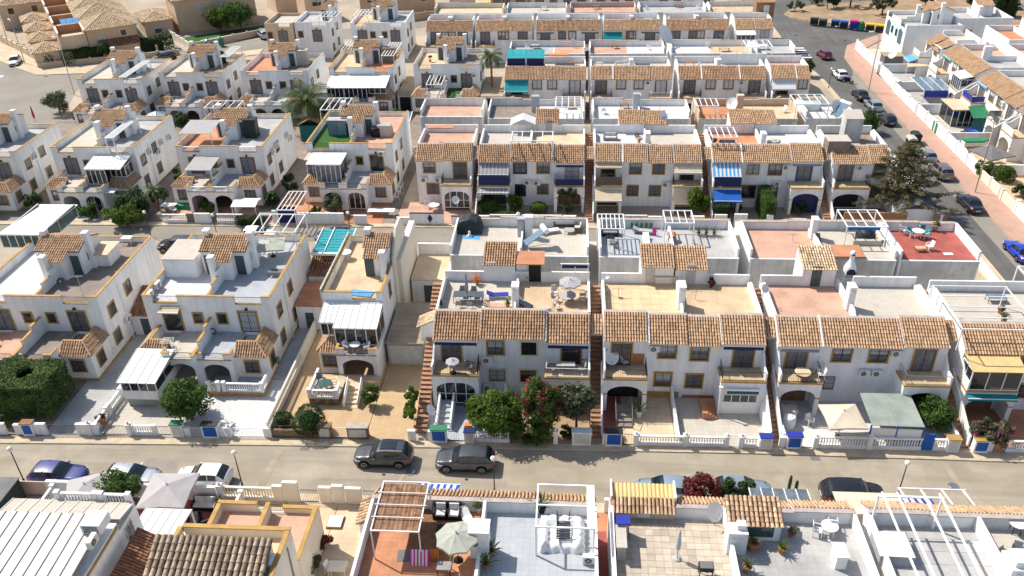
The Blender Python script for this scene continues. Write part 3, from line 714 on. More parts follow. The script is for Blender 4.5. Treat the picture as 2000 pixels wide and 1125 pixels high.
# ------------------------------------------------------------------ cars
def spl(xs, keys):
 ks = np.array([k[0] for k in keys], float); vs = np.array([k[1] for k in keys], float); n = len(ks)
 m = np.zeros(n); d = np.diff(vs)/np.diff(ks); m[1:-1] = np.where(d[1:]*d[:-1] > 0, 2*d[1:]*d[:-1]/(d[1:]+d[:-1]+1e-9), 0); m[0] = d[0]; m[-1] = d[-1]
 out = []
 for x in np.atleast_1d(xs):
  i = int(min(max(np.searchsorted(ks, x)-1, 0), n-2)); h = ks[i+1]-ks[i]; s = min(1, max(0, (x-ks[i])/h))
  out.append((2*s**3-3*s**2+1)*vs[i]+(s**3-2*s**2+s)*h*m[i]+(-2*s**3+3*s**2)*vs[i+1]+(s**3-s**2)*h*m[i+1])
 return np.array(out)
CAR = {  # L, W, H, wheel radius, front wheel, rear wheel, hood end, screen top, roof end, tail belt
 'suv': (4.5, 1.86, 1.68, .35, .88, 3.56, 1.20, 2.00, 3.85, 4.34), 'hatch': (4.2, 1.78, 1.49, .32, .82, 3.40, 1.18, 2.02, 3.45, 4.08),
 'sedan': (4.55, 1.78, 1.45, .32, .88, 3.52, 1.35, 2.15, 3.20, 3.85), 'mpv': (4.5, 1.82, 1.62, .33, .85, 3.55, 1.0, 1.9, 3.90, 4.36)}
def car(label, x, y, rz, kind, colour, group='parked cars', cat='car', z=.02, roofrail=False, sunroof=False):
 L, Wd, H, wr, xf, xr, hd, st, re, tb = CAR[kind]; belt = H*.60; hood = H*.585
 t = thing('parked_car', label, cat, (x, y, z), rz, group)
 n = 61; X = np.linspace(0, L, n)
 half = spl(X, [(0, Wd*.33), (.10, Wd*.40), (.45, Wd*.478), (1.0, Wd*.497), (L*.5, Wd*.5), (L-.7, Wd*.49), (L-.15, Wd*.44), (L, Wd*.38)])
 zb = spl(X, [(0, .30), (.2, .21), (.7, .19), (L-.6, .20), (L-.15, .27), (L, .36)])
 zs = spl(X, [(0, hood*.66), (.12, hood*.80), (.5, hood*.90), (hd, hood*.985), (st, belt), (re, belt*1.03), (tb, belt*1.02), (L-.06, belt*.9), (L, belt*.74)])
 if kind == 'sedan': top = [(0, hood*.70), (.12, hood*.86), (.6, hood*.97), (hd, hood*1.04), (st, H*.97), ((st+re)/2, H), (re, H*.97), (tb, belt*1.10), (L-.08, belt*1.05), (L, belt*.80)]
 else: top = [(0, hood*.70), (.12, hood*.86), (.6, hood*.97), (hd, hood*1.04), (st, H*.97), ((st+re)/2, H), (re, H*.965), (tb, belt*1.12), (L-.05, belt*1.0), (L, belt*.78)]
 zt = spl(X, top)
 cabin = np.clip((zt-zs-.05)/(H-belt-.1), 0, 1); wt = half*(.93-.20*cabin)
 for i in range(n):
  for xw in (xf, xr):
   dd = abs(X[i]-xw); rr = wr+.06
   if dd < rr: zb[i] = max(zb[i], wr+sqrt(rr*rr-dd*dd)*.98)
 P = []
 for i in range(n):
  zz = min(zb[i], zs[i]-.12); e = zs[i]; h = half[i]; crown = .03+.03*cabin[i]
  sec = [(h*.90, zz), (h*.985, zz+(e-zz)*.30), (h, zz+(e-zz)*.62), (h*.975, e), (h*.975*(1-.12*cabin[i])-(h*.0), e+(zt[i]-crown-e)*.08+.001), ((h*.93*(1-.12*cabin[i])+wt[i])/2, e+(zt[i]-crown-e)*.55), (wt[i], zt[i]-crown), (wt[i]*.6, zt[i]-crown*.3), (0, zt[i])]
  P.append([(X[i]-L/2, -a, b) for a, b in sec]+[(X[i]-L/2, a, b) for a, b in sec[-2::-1]])
 k = len(P[0]); V = [p for r in P for p in r]
 body = MB(); body.v = V; glass = {}
 sidewin = []
 for i in range(n-1):
  xm = (X[i]+X[i+1])/2; cab = min(cabin[i], cabin[i+1])
  for j in range(k-1):
   f = (i*k+j, (i+1)*k+j, (i+1)*k+j+1, i*k+j+1)
   jj = j if j < k//2 else k-2-j
   g = None
   if jj >= 6 and hd+.04 < xm < st-.02: g = 'windscreen'
   elif jj >= 6 and re+.06 < xm < tb-.06 and kind != 'x': g = 'rear_window'
   elif jj in (4, 5) and hd+.5 < xm < re-.02 and cab > .35 and abs(xm-(st+re)/2-.02) > .05: g = 'side_window'
   if g: glass.setdefault((g, j < k//2 if g == 'side_window' else 0), []).append(f)
   else: body.f.append(f); body.m.append(1 if jj == 0 else 0); body.s.append(True); body.t.append(.5)
 a = list(range(k)); body.f.append(tuple(a)); body.m.append(0); body.s.append(False); body.t.append(.5)
 e = [(n-1)*k+q for q in range(k)]; body.f.append(tuple(reversed(e))); body.m.append(0); body.s.append(False); body.t.append(.5)
 body.box(-L/2+.35, L/2-.3, -Wd*.40, Wd*.40, .22, belt*.9, 1)
 part('body', body, [colour, 'black'], t)
 for (g, s), fs in glass.items():
  b = MB(); b.v = V; used = sorted({q for f in fs for q in f}); mp = {q: i for i, q in enumerate(used)}
  b.v = [V[q] for q in used]; b.f = [tuple(mp[q] for q in f) for f in fs]; b.m = [0]*len(fs); b.s = [True]*len(fs); b.t = [.5]*len(fs)
  part(g, b, 'glass', t)
 def wheel():
  return MB().tube((0, -.11, 0), (0, .11, 0), wr, 20).mesh('tyre', ['tyre'])
 def rim():
  b = MB(); r = wr*.66
  for s in (-1, 1):
   b.tube((0, s*.105, 0), (0, s*.118, 0), r*.3, 8)
   for q in range(5): b.bar((0, s*.114, 0), (r*cos(q*2*pi/5), s*.114, r*sin(q*2*pi/5)), .02 if 0 else .055, .02)
   m = 18; v = [(rr*cos(2*pi*i/m), s*.115, rr*sin(2*pi*i/m)) for rr in (r*.86, r*1.03) for i in range(m)]
   b.add(v, [(i, (i+1) % m, m+(i+1) % m, m+i) for i in range(m)])
  return b.mesh('rim', ['rim'])
 for xx in (xf, xr):
  for s in (-1, 1):
   w = part('wheel', cached(('wheel', wr), wheel), None, t, (xx-L/2, s*(Wd/2-.13), wr)); part('rim', cached(('rim', wr), rim), None, w)
 hx = -L/2+.16
 for s in (-1, 1):
  i = 4; part('headlight', MB().prism([(-L/2+.07, s*Wd*.36), (-L/2+.30, s*Wd*.475), (-L/2+.62, s*Wd*.487), (-L/2+.34, s*Wd*.37)] if s > 0 else [(-L/2+.34, s*Wd*.37), (-L/2+.62, s*Wd*.487), (-L/2+.30, s*Wd*.475), (-L/2+.07, s*Wd*.36)], 'z', hood*.70, hood*.84), 'headlight', t)
  part('taillight', MB().prism([(L/2-.42, s*Wd*.478), (L/2-.03, s*Wd*.405), (L/2-.06, s*Wd*.33), (L/2-.3, s*Wd*.40)] if s > 0 else [(L/2-.3, s*Wd*.40), (L/2-.06, s*Wd*.33), (L/2-.03, s*Wd*.405), (L/2-.42, s*Wd*.478)], 'z', belt*.72, belt*.96), 'redlight', t)
  part('mirror', MB().box(hd+.42-L/2, hd+.60-L/2, s*(Wd/2+.10)-.09, s*(Wd/2+.10)+.09, belt+.0, belt+.13), colour, t)
  part('door_handle', MB().box(st+.62-L/2, st+.80-L/2, s*Wd*.499-.02, s*Wd*.499+.02, belt*.86, belt*.9), colour, t)
 part('licence_plate', MB().box(L/2-.015, L/2+.012, -.26, .26, .52, .63), 'plate', t)
 part('grille', MB().box(-L/2-.012, -L/2+.05, -.45, .45, .38, .58), 'black', t)
 if roofrail:
  for s in (-1, 1): part('roof_rail', MB().bar((st-L/2+.1, s*Wd*.355, H-.01), (re-L/2, s*Wd*.355, H-.02), .045, .06), 'steel', t)
 if sunroof: part('sunroof', MB().box(st-L/2+.15, st-L/2+1.35, -.45, .45, H-.035, H+.012), 'glass', t)
 return t
# ------------------------------------------------------------------ plants
def leaves(n, centers, rad, size, seed, ell=(1, 1, 1), up=.4):
 g = np.random.default_rng(seed); c = np.asarray(centers, float); ci = g.integers(0, len(c), n); r = np.asarray(rad, float)
 r = r[ci] if r.ndim else np.full(n, float(r))
 d = g.normal(size=(n, 3)); d /= np.linalg.norm(d, axis=1)[:, None]
 p = c[ci]+d*(r*g.uniform(.55, 1.05, n))[:, None]*np.asarray(ell)
 nn = d+g.normal(size=(n, 3))*.55+np.array((0, 0, up)); nn /= np.linalg.norm(nn, axis=1)[:, None]
 return p, nn, size*g.uniform(.6, 1.35, n), np.clip(g.normal(.5, .22, n)+(g.random(len(c))-.5)[ci]*.5, 0, 1), g
def leafmesh(name, p, nn, s, t, g, mats, mi=None, asp=.55):
 n = len(p); a = np.cross(nn, g.normal(size=(n, 3))); a /= np.linalg.norm(a, axis=1)[:, None]; b = np.cross(nn, a)
 u = a*s[:, None]; v = b*(s*asp)[:, None]
 vv = np.stack([p-u, p+v*1.0+u*.1, p+u, p-v*1.0+u*.1], 1).reshape(-1, 3)
 me = bpy.data.meshes.new(name); me.vertices.add(4*n); me.loops.add(4*n); me.polygons.add(n)
 me.vertices.foreach_set('co', vv.ravel().astype(np.float32)); me.loops.foreach_set('vertex_index', np.arange(4*n, dtype=np.int32))
 me.polygons.foreach_set('loop_start', np.arange(0, 4*n, 4, dtype=np.int32)); me.polygons.foreach_set('loop_total', np.full(n, 4, np.int32))
 for k in mats: me.materials.append(M[k])
 if mi is not None: me.polygons.foreach_set('material_index', mi.astype(np.int32))
 at = me.attributes.new('tint', 'FLOAT', 'FACE'); at.data.foreach_set('value', t.astype(np.float32)); me.update(calc_edges=True); return me
def tree(name, label, x, y, h, rx, ry=None, ch=None, m='leaf', n=3200, leaf=.13, clumps=26, seed=1, cat='tree', group=None, trunk=.12, flowers=None, ff=.0, z=0, bottom=None):
 ry = ry or rx; ch = ch or h*.65; g = np.random.default_rng(seed); t = thing(name, label, cat, (x, y, z), 0, group)
 cz = h-ch/2; d = g.normal(size=(clumps, 3)); d /= np.linalg.norm(d, axis=1)[:, None]; rr = g.uniform(.35, .86, clumps)**.6
 c = d*rr[:, None]*np.array((rx, ry, ch/2))*.82+np.array((0, 0, cz)); rad = g.uniform(.22, .42, clumps)*min(rx, ry, ch/2)*1.15
 p, nn, s, tt, g = leaves(n, c, rad, leaf, seed+5)
 k = p[:, 2] > .05; p, nn, s, tt = p[k], nn[k], s[k], tt[k]
 mi = None; mats = [m]
 if flowers:
  fc = g.random(len(c)) < ff; near = np.array([np.min(np.linalg.norm(c-q, axis=1)) for q in p[:1]])
  out = (np.linalg.norm((p-np.array((0, 0, cz)))/np.array((rx, ry, ch/2)), axis=1) > .62) & (g.random(len(p)) < ff); out &= (np.sin(p[:, 0]*5+seed)+np.sin(p[:, 1]*6)+np.sin(p[:, 2]*5.3)) > .2
  mi = out.astype(int); mats.append(flowers)
 b = MB(); top = cz-ch*.1
 b.tube((0, 0, -.05), (0, 0, max(.3, h-ch*.75)), trunk, 7, 0, trunk*.7)
 for q in range(5):
  e = c[q % len(c)]; b.tube((0, 0, max(.25, h-ch*.8)), tuple(e), trunk*.5, 5, 0, trunk*.15)
 part('trunk', b, 'bark', t); part('crown', leafmesh('crown', p, nn, s, tt, g, mats, mi), None, t); return t
def hedge(name, label, x, y, sx, sy, h, m='leafclip', n=5000, leaf=.07, seed=3, z=0, rz=0, cat='hedge', hole=None, rnd=0.0, group=None, jit=.06, stem=True, z0=.1):
 g = np.random.default_rng(seed); t = thing(name, label, cat, (x, y, z), rz, group)
 p = g.uniform(-1, 1, (n, 3)); ax = g.choice(3, n, p=np.array([sy*h, sx*h, sx*sy*1.2])/(sy*h+sx*h+sx*sy*1.2)); sg = np.where(g.random(n) < .5, -1, 1); sg = np.where(ax == 2, 1, sg)
 p[np.arange(n), ax] = sg
 if rnd: q = p/np.linalg.norm(p, axis=1)[:, None]; p = p*(1-rnd)+q*rnd*1.12
 nn = np.zeros((n, 3)); nn[np.arange(n), ax] = sg
 if rnd: nn = nn*(1-rnd)+p*rnd
 nn += g.normal(size=(n, 3))*.6; nn /= np.linalg.norm(nn, axis=1)[:, None]
 p = p*np.array((sx/2, sy/2, (h-z0)/2))+np.array((0, 0, (h+z0)/2)); p += g.normal(size=(n, 3))*jit
 p += .09*np.stack([np.sin(p[:, 1]*2.1+seed), np.sin(p[:, 2]*2.4+seed), np.sin(p[:, 0]*1.9+seed)], 1)*min(1, sx/2)
 if hole: k = ~((np.linalg.norm(p[:, :2]-np.array(hole[:2]), axis=1) < hole[2]) & (p[:, 2] > h*.5)); p, nn = p[k], nn[k]
 s = leaf*g.uniform(.6, 1.4, len(p)); tt = np.clip(g.normal(.5, .25, len(p))+.25*np.sin(p[:, 0]*1.7+seed)*np.sin(p[:, 1]*2.3+p[:, 2]*1.9), 0, 1)
 part('foliage', leafmesh('foliage', p, nn, s, tt, g, [m]), None, t)
 b = MB(); r = .40 if not rnd else .40-.10*rnd; zz = [z0, h*.86]
 if hole:
  a = sx*r; d = sy*r; hx, hy, hr = hole; b.box(-a, hx-hr, -d, d, z0, h*.88); b.box(hx+hr, a, -d, d, z0, h*.88); b.box(hx-hr+.001, hx+hr-.001, -d, hy-hr, z0, h*.88); b.box(hx-hr+.001, hx+hr-.001, hy+hr, d, z0, h*.88); b.box(hx-hr+.001, hx+hr-.001, hy-hr+.001, hy+hr-.001, z0, h*.35)
 elif rnd > .5: b.ball((0, 0, (h+z0)/2), min(sx, sy)*.40, 10, 0, (h-z0)/min(sx, sy))
 else: b.box(-sx*r, sx*r, -sy*r, sy*r, z0, h*.88)
 b.tube((0, 0, -.02), (0, 0, z0+.1), .07)
 part('dark_core_and_stem', b, 'twig' if False else 'leafdark', t); return t  # unseen dark core added inside the foliage to block light, plus the stem
def palm(name, label, x, y, h, fl, nf=26, seed=2, tr=.18, fat=False, group=None, z=0):
 g = np.random.default_rng(seed); t = thing(name, label, 'palm tree', (x, y, z), 0, group); b = MB()
 k = max(4, int(h/.35))
 for i in range(k):
  z0, z1 = h*i/k, h*(i+1)/k; r = tr*(1.15 if i % 2 else 1.0); b.tube((0, 0, z0), (0, 0, z1), r*.92, 8, 0, r*1.1)
 if fat: b.lathe((0, 0, h-.9), [(tr, 0), (tr*2.1, .4), (tr*2.3, .8), (tr*1.2, 1.15), (.05, 1.25)], 10)
 part('trunk', b, 'palmbark', t)
 for i in range(nf):
  f = MB(); az = i*2.399+g.uniform(-.2, .2); el = radians(78)*(1-i/nf)-radians(18)*(i/nf) + g.uniform(-.1, .1); L = fl*g.uniform(.85, 1.1)
  pts = []; q = Vector((0, 0, h+.1)); e = el; m_ = 8
  for j in range(m_+1):
   pts.append(q.copy()); q = q+Vector((cos(az)*cos(e), sin(az)*cos(e), sin(e)))*(L/m_); e -= radians(9+5*(j/m_))
  side = Vector((-sin(az), cos(az), 0))
  for j in range(m_):
   a, c = pts[j], pts[j+1]; d = (c-a).normalized(); wd = L*.20*(sin(pi*(j+.8)/(m_+1.4)))
   nrm = side.cross(d)
   for w in range(3):
    q0 = a+(c-a)*(w/3); q1 = a+(c-a)*((w+.62)/3)
    for s in (-1, 1):
     tip = q0+(side*s*.9+d*.75-nrm*(-.35 if False else .35)*-1*0.5-Vector((0,0,.28)))*wd
     f.poly([tuple(q0), tuple(q1), tuple(tip+d*.03), tuple(tip-d*.03)] if s > 0 else [tuple(q1), tuple(q0), tuple(tip-d*.03), tuple(tip+d*.03)])
   f.bar(a, c, .03)
  part('frond', f, 'palmleaf', t)
 return t
def pine(label, x, y, h, r, seed=4):
 g = np.random.default_rng(seed); t = thing('pine_tree', label, 'tree', (x, y), 0); b = MB().tube((0, 0, -.05), (0, 0, h), .2, 8, 0, .03); C_ = []; Rr = []
 for i in range(13):
  z = 1.6+(h-2.0)*i/12; L = r*(1-(i/13)**1.25)*g.uniform(.85, 1.12)+.25
  for j in range(7):
   a = j*2*pi/7+i*.55+g.uniform(-.22, .22); LL = L*g.uniform(.75, 1.1); e = (cos(a)*LL, sin(a)*LL, z+LL*.12); b.tube((0, 0, z-.1), e, .045, 5, 0, .012)
   for q in np.linspace(.25, 1.0, max(3, int(LL/.42))): C_.append((e[0]*q, e[1]*q, z-.1+(LL*.12+.1)*q)); Rr.append(.32+.16*(1-q))
 part('trunk', b, 'bark', t)
 p, nn, s, tt, g = leaves(15000, np.array(C_), np.array(Rr), .15, seed, (1.2, 1.2, .55), .8)
 part('crown', leafmesh('crown', p, nn, s, tt, g, ['leafpine'], asp=.34), None, t); return t
def potted(label, x, y, z, h=.9, m='leaf', pot='clay', seed=1, r=.35, spiky=False, group='potted plants', pr=.2):
 t = thing('potted_plant', label, 'plant', (x, y, z), 0, group)
 part('pot', MB().lathe((0, 0, 0), [(pr*.65, 0), (pr, pr*1.7), (pr*1.12, pr*1.7), (pr*1.12, pr*1.95), (pr*.9, pr*1.95), (pr*.85, pr*1.7)], 12), pot, t)
 g = np.random.default_rng(seed)
 if spiky:
  b = MB()
  for i in range(22):
   a = i*2.399; e = radians(80-62*(i/22)); L = h*g.uniform(.8, 1.1); q = Vector((0, 0, pr*1.8)); d = Vector((cos(a)*cos(e), sin(a)*cos(e), sin(e))); sd = Vector((-sin(a), cos(a), 0))*.035; md = q+d*L*.6; tp = q+d*L+Vector((0, 0, -.16*L))
   b.add([tuple(q-sd), tuple(q+sd), tuple(md+sd), tuple(md-sd), tuple(tp)], [(0, 1, 2, 3), (3, 2, 4)], 0, float(g.random()))
  part('leaves', b, m, t)
 else:
  c = g.normal(size=(6, 3))*np.array((r*.45, r*.45, h*.16))+np.array((0, 0, pr*1.8+h*.4)); p, nn, s, tt, g = leaves(260, c, r*.5, .07, seed)
  part('leaves', leafmesh('leaves', p, nn, s, tt, g, [m]), None, t)
 return t
# ------------------------------------------------------------------ furniture and street things
def parasol(label, x, y, z, size, h, m='canvas', rz=0, n=4, rise=.22, group='parasols', base=True, drop=.05):
 t = thing('parasol', label, 'parasol', (x, y, z), rz, group); r = size/2*(1.414 if n == 4 else 1); ap = (0, 0, h); cn = [(r*cos(2*pi*(i+.5)/n), r*sin(2*pi*(i+.5)/n), h-size*rise) for i in range(n)]
 for i in range(n):
  a, b = Vector(cn[i]), Vector(cn[(i+1) % n]); e = (a+b)/2; e.z += .0; mid = e*.5+Vector(ap)*.5; mid.z -= .03; ee = e*.96; ee.z = e.z+.03
  q = MB(); q.poly([ap, tuple(a*.5+Vector(ap)*.5), tuple(mid)]); q.poly([ap, tuple(mid), tuple(b*.5+Vector(ap)*.5)])
  q.poly([tuple(a*.5+Vector(ap)*.5), tuple(a), tuple(ee), tuple(mid)]); q.poly([tuple(mid), tuple(ee), tuple(b), tuple(b*.5+Vector(ap)*.5)])
  dz = Vector((0, 0, -.14)); q.poly([tuple(a), tuple(a+dz), tuple(ee+dz), tuple(ee)]); q.poly([tuple(ee), tuple(ee+dz), tuple(b+dz), tuple(b)])
  part('canopy_panel', q, m, t)
 rb = MB()
 for c in cn: rb.bar((0, 0, h-.03), (c[0], c[1], c[2]-.03), .025)
 part('ribs', rb, 'ironlight', t); part('pole', MB().tube((0, 0, 0), (0, 0, h+.06), .03).ball((0, 0, h+.08), .06, 8), 'ironlight', t)
 if base: part('base', MB().lathe((0, 0, 0), [(.28, 0), (.27, .06), (.08, .12), (.05, .3)], 12), 'black', t)
 return t
def closed_parasol(label, x, y, z, h, m):
 t = thing('closed_parasol', label, 'parasol', (x, y, z))
 part('canopy', MB().lathe((0, 0, 0), [(.05, h*.32), (.13, h*.36), (.16, h*.5), (.12, h*.72), (.07, h*.93), (.015, h)], 9, 0, False), m, t)
 part('pole', MB().tube((0, 0, .05), (0, 0, h*.4), .028), 'ironlight', t); part('base', MB().lathe((0, 0, 0), [(.27, 0), (.26, .07), (.06, .1)], 10), 'fl_grey', t); return t
def chair_proto(m='plasticw', cm=None, metal=False):
 t = thing('chair', 'x', 'chair', (0, 0, -50)); g = .035 if not metal else .016
 part('seat', MB().box(-.24, .24, -.24, .22, .41, .45), cm or m, t)
 b = MB(); b.prism([(.20, .45), (.24, .45), (.36, .92), (.32, .92)], 'x', -.23, .23); part('backrest', b, cm or m, t)
 for s in (-1, 1):
  part('armrest', MB().bar((s*.26, -.22, .64), (s*.26, .26, .66), .05, .025), m, t)
  part('leg', MB().bar((s*.25, -.24, 0), (s*.25, -.21, .64), g*1.6, g*1.2), m, t); part('leg', MB().bar((s*.25, .28, 0), (s*.25, .22, .64), g*1.6, g*1.2), m, t)
 return t
def table(label, x, y, z, w=.9, d=None, h=.73, m='plasticw', top=None, rz=0, group='garden tables'):
 t = thing('table', label, 'table', (x, y, z), rz, group)
 if d is None:
  part('table_top', MB().lathe((0, 0, 0), [(w/2, h-.03), (w/2, h)], 20, 0, False), top or m, t)
  for a in range(4): q = (cos(a*pi/2+.7), sin(a*pi/2+.7)); part('leg', MB().bar((q[0]*w*.38, q[1]*w*.38, 0), (q[0]*w*.25, q[1]*w*.25, h-.03), .04), m, t)
 else:
  part('table_top', MB().box(-w/2, w/2, -d/2, d/2, h-.035, h), top or m, t)
  for sx in (-1, 1):
   for sy in (-1, 1): part('leg', MB().box(sx*(w/2-.05)-.025, sx*(w/2-.05)+.025, sy*(d/2-.05)-.025, sy*(d/2-.05)+.025, 0, h-.036), m, t)
 return t
def sunbed(label, x, y, z, rz=0, m='royal', fr='plasticw', group='sun loungers', flat=False):
 t = thing('sun_lounger', label, 'sun lounger', (x, y, z), rz, group)
 part('frame', MB().box(-.33, .33, -.95, .95, .26, .30), fr, t); part('mattress', MB().box(-.3, .3, -.93, .35, .302, .36), m, t)
 part('backrest', MB().prism([(.36, .30), (.36, .37), (.93, .62 if not flat else .37), (.95, .55 if not flat else .30)], 'x', -.3, .3), m, t)
 for sx in (-1, 1):
  for sy in (-.8, .75): part('leg', MB().box(sx*.28-.025, sx*.28+.025, sy-.025, sy+.025, 0, .259), fr, t)
 return t
def sofa(label, x, y, z, w, rz=0, m='wicker', cm='cushion', seats=2, group='garden sofas', dep=.8):
 t = thing('sofa', label, 'sofa', (x, y, z), rz, group)
 part('base', MB().box(-w/2, w/2, -dep/2, dep/2, 0, .32), m, t); part('backrest', MB().box(-w/2, w/2, dep/2-.15, dep/2, .321, .75), m, t)
 for s in (-1, 1): part('armrest', MB().box(*( (-w/2, -w/2+.13) if s < 0 else (w/2-.13, w/2)), -dep/2, dep/2-.151, .321, .58), m, t)
 u = (w-.28)/seats
 for i in range(seats): a = -w/2+.14+i*u; part('cushion', MB().box(a+.01, a+u-.01, -dep/2+.02, dep/2-.16, .322, .45), cm, t); part('cushion', MB().prism([(dep/2-.30, .452), (dep/2-.17, .452), (dep/2-.14, .86), (dep/2-.24, .86)], 'x', a+.02, a+u-.02), cm, t)
 return t
def dish(label, x, y, z, r=.42, az=0, h=.7, m='plasticw', group='satellite dishes'):
 t = thing('satellite_dish', label, 'satellite dish', (x, y, z), az, group)
 b = MB(); n = 16; k = 4; c = Vector((0, -.12, h)); ax = Vector((0, -cos(.6), sin(.6))); u = Vector((1, 0, 0)); v = ax.cross(u)
 vs = [tuple(c+(u*cos(2*pi*i/n)+v*sin(2*pi*i/n)*1.08)*(r*j/k)+ax*(.22*r*(j/k)**2)) for j in range(k+1) for i in range(n)]
 b.add(vs, [(j*n+i, j*n+(i+1) % n, (j+1)*n+(i+1) % n, (j+1)*n+i) for j in range(k) for i in range(n)], 0, sm=True); part('reflector', b, m, t)
 part('mast', MB().tube((0, 0, 0), (0, 0, h), .03), 'steel', t); tip = c+ax*(r*.95)-v*(.1*r); part('feed_arm', MB().bar(tuple(c-v*r), tuple(tip), .03).box(tip.x-.05, tip.x+.05, tip.y-.05, tip.y+.05, tip.z-.05, tip.z+.05), 'ironlight', t); return t
def street_lamp(label, x, y, h=3.3, r=.20, z=.1, group='globe street lamps'):
 t = thing('street_lamp', label, 'street lamp', (x, y, z), 0, group)
 part('pole', MB().tube((0, 0, 0), (0, 0, h), .05, 8, 0, .035).tube((0, 0, 0), (0, 0, .35), .085, 8), 'iron', t); part('globe', MB().ball((0, 0, h+r*.85), r, 14), 'globe', t); return t
def tall_lamp(label, x, y, h, rz=0, arm=1.2, group='tall street lamps', curve=True, z=.1):
 t = thing('street_lamp', label, 'street lamp', (x, y, z), rz, group); b = MB().tube((0, 0, 0), (0, 0, h*.86), .085, 8, 0, .055); q = Vector((0, 0, h*.86))
 for i in range(1, 7): a = i*pi/2/6; e = Vector((arm*.9*(1-cos(a)), 0, h*.86+h*.14*sin(a))); b.tube(tuple(q), tuple(e), .05, 6, 0, .045); q = e
 part('pole', b, 'steel', t); part('lamp_head', MB().box(q.x-.05, q.x+.65, -.13, .13, q.z-.07, q.z+.08), 'panelwhite', t); return t
def bin_(label, x, y, rz, m, lid, z=.12, group='waste containers by the junction'):
 t = thing('waste_container', label, 'waste container', (x, y, z), rz, group)
 b = MB(); b.prism([(-.42, .15), (.42, .15), (.55, 1.15), (-.55, 1.15)], 'x', -.75, .75); part('bin_body', b, m, t)
 part('lid', MB().prism([(-.6, 1.152), (.6, 1.152), (.45, 1.42), (-.2, 1.5), (-.55, 1.38)], 'x', -.8, .8), lid, t)
 for sx in (-.6, .6):
  for sy in (-.35, .35): part('wheel', MB().tube((sx-.05, sy, .09), (sx+.05, sy, .09), .09, 10), 'tyre', t)
 return t
def bell_bin(label, x, y, m, z=.12, r=.75):
 t = thing('bottle_bank', label, 'waste container', (x, y, z), 0, 'waste containers by the junction')
 part('bin_body', MB().lathe((0, 0, 0), [(r*.8, 0), (r, .35), (r, .9), (r*.82, 1.4), (r*.4, 1.7), (.05, 1.78)], 16), m, t)
 for a in range(3): part('slot', MB().box(-.16, .16, -r*.93-.02, -r*.93+.06, 1.1, 1.3), 'black', t, (0, 0, 0), a*2.1)
 return t
def solar(label, x, y, z, rz=0, w=1.1):
 t = thing('solar_water_heater', label, 'solar water heater', (x, y, z), rz, 'solar water heaters')
 part('panel', MB().prism([(-1.0, .15), (.85, 1.25), (.82, 1.32), (-1.03, .22)], 'x', -w/2, w/2), 'solarlt', t); part('tank', MB().tube((-w/2-.15, .95, 1.42), (w/2+.15, .95, 1.42), .26, 14), 'plasticw', t)
 b = MB()
 for s in (-w/2, w/2): b.bar((s, .9, 0), (s, .9, 1.2), .04); b.bar((s, -1, 0), (s, .9, .0+.03), .04)
 part('frame', b, 'steel', t); return t
def box_thing(name, label, cat, x, y, z, w, d, h, m, top=None, doors=0, dm=None, group=None, rz=0, slope=0.0):
 t = thing(name, label, cat, (x, y, z), rz, group); part('body', MB().prism([(-d/2, 0), (d/2, 0), (d/2, h+slope), (-d/2, h)], 'x', -w/2, w/2), m, t)
 part('roof', MB().prism([(-d/2-.06, h+.003), (d/2+.06, h+slope+.003), (d/2+.06, h+slope+.07), (-d/2-.06, h+.07)], 'x', -w/2-.06, w/2+.06), top or m, t)
 for i in range(doors): a = -w/2+w*i/doors; part('door', MB().box(a+.04, a+w/doors-.04, -d/2-.025, -d/2+.01, .08, h-.08), dm or m, t)
 return t
def bbq(label, x, y, z, rz=0):
 t = thing('barbecue', label, 'barbecue', (x, y, z), rz)
 b = MB()
 for s in (-.5, .5): b.box(s-.09, s+.09, -.3, .3, 0, .75)
 b.box(-.59, .59, -.295, .3, .32, .40); part('stand', b, 'white', t); part('counter', MB().box(-.66, .66, -.42, .32, .752, .84), 'fl_pale', t)
 part('hood', MB().lathe((0, .02, .845), [(.52, 0), (.54, .45), (.40, .8), (.22, 1.15), (.17, 1.7), (.24, 1.75), (.26, 1.95), (.15, 2.12), (.02, 2.15)], 14), 'white', t)
 part('fire_opening', MB().prism([(-.36+.0, .86), (.36, .86), (.36, 1.15), (.2, 1.38), (-.2, 1.38), (-.36, 1.15)], 'y', -.53, -.3), 'black', t)
 part('vent', MB().box(-.1, .1, -.27, -.1, 2.6, 2.74), 'black', t); return t
def hung(label, x0, x1, y, z0, z1, m1, m2, cat='towel'):
 n = 9; b = MB()
 for i in range(n): a = x0+(x1-x0)*i/n; b.box(a, a+(x1-x0)/n-.004, y-.02+.02*sin(i*1.3), y+.0+.02*sin(i*1.3), z0, z1, i % 2)
 return solo('hanging_towel', b, [m1, m2], label, cat)
def tub(label, x, y, z, r, h, m, name='water_tank', cat='tank'):
 t = thing(name, label, cat, (x, y, z)); part('tank_body', MB().lathe((0, 0, 0), [(r*.95, 0), (r, .05), (r, h*.9), (r*.8, h)], 16), m, t); part('lid', MB().lathe((0, 0, h+.002), [(r*.4, 0), (r*.38, .06)], 10), m, t); return t
def sheet_poly(name, pts, z, m, z0=None):
 b = MB();
 if z0 is None: b.poly([(px, py, z) for px, py in pts])
 else: b.prism(pts, 'z', z0, z)
 return struct(name, b, [m])
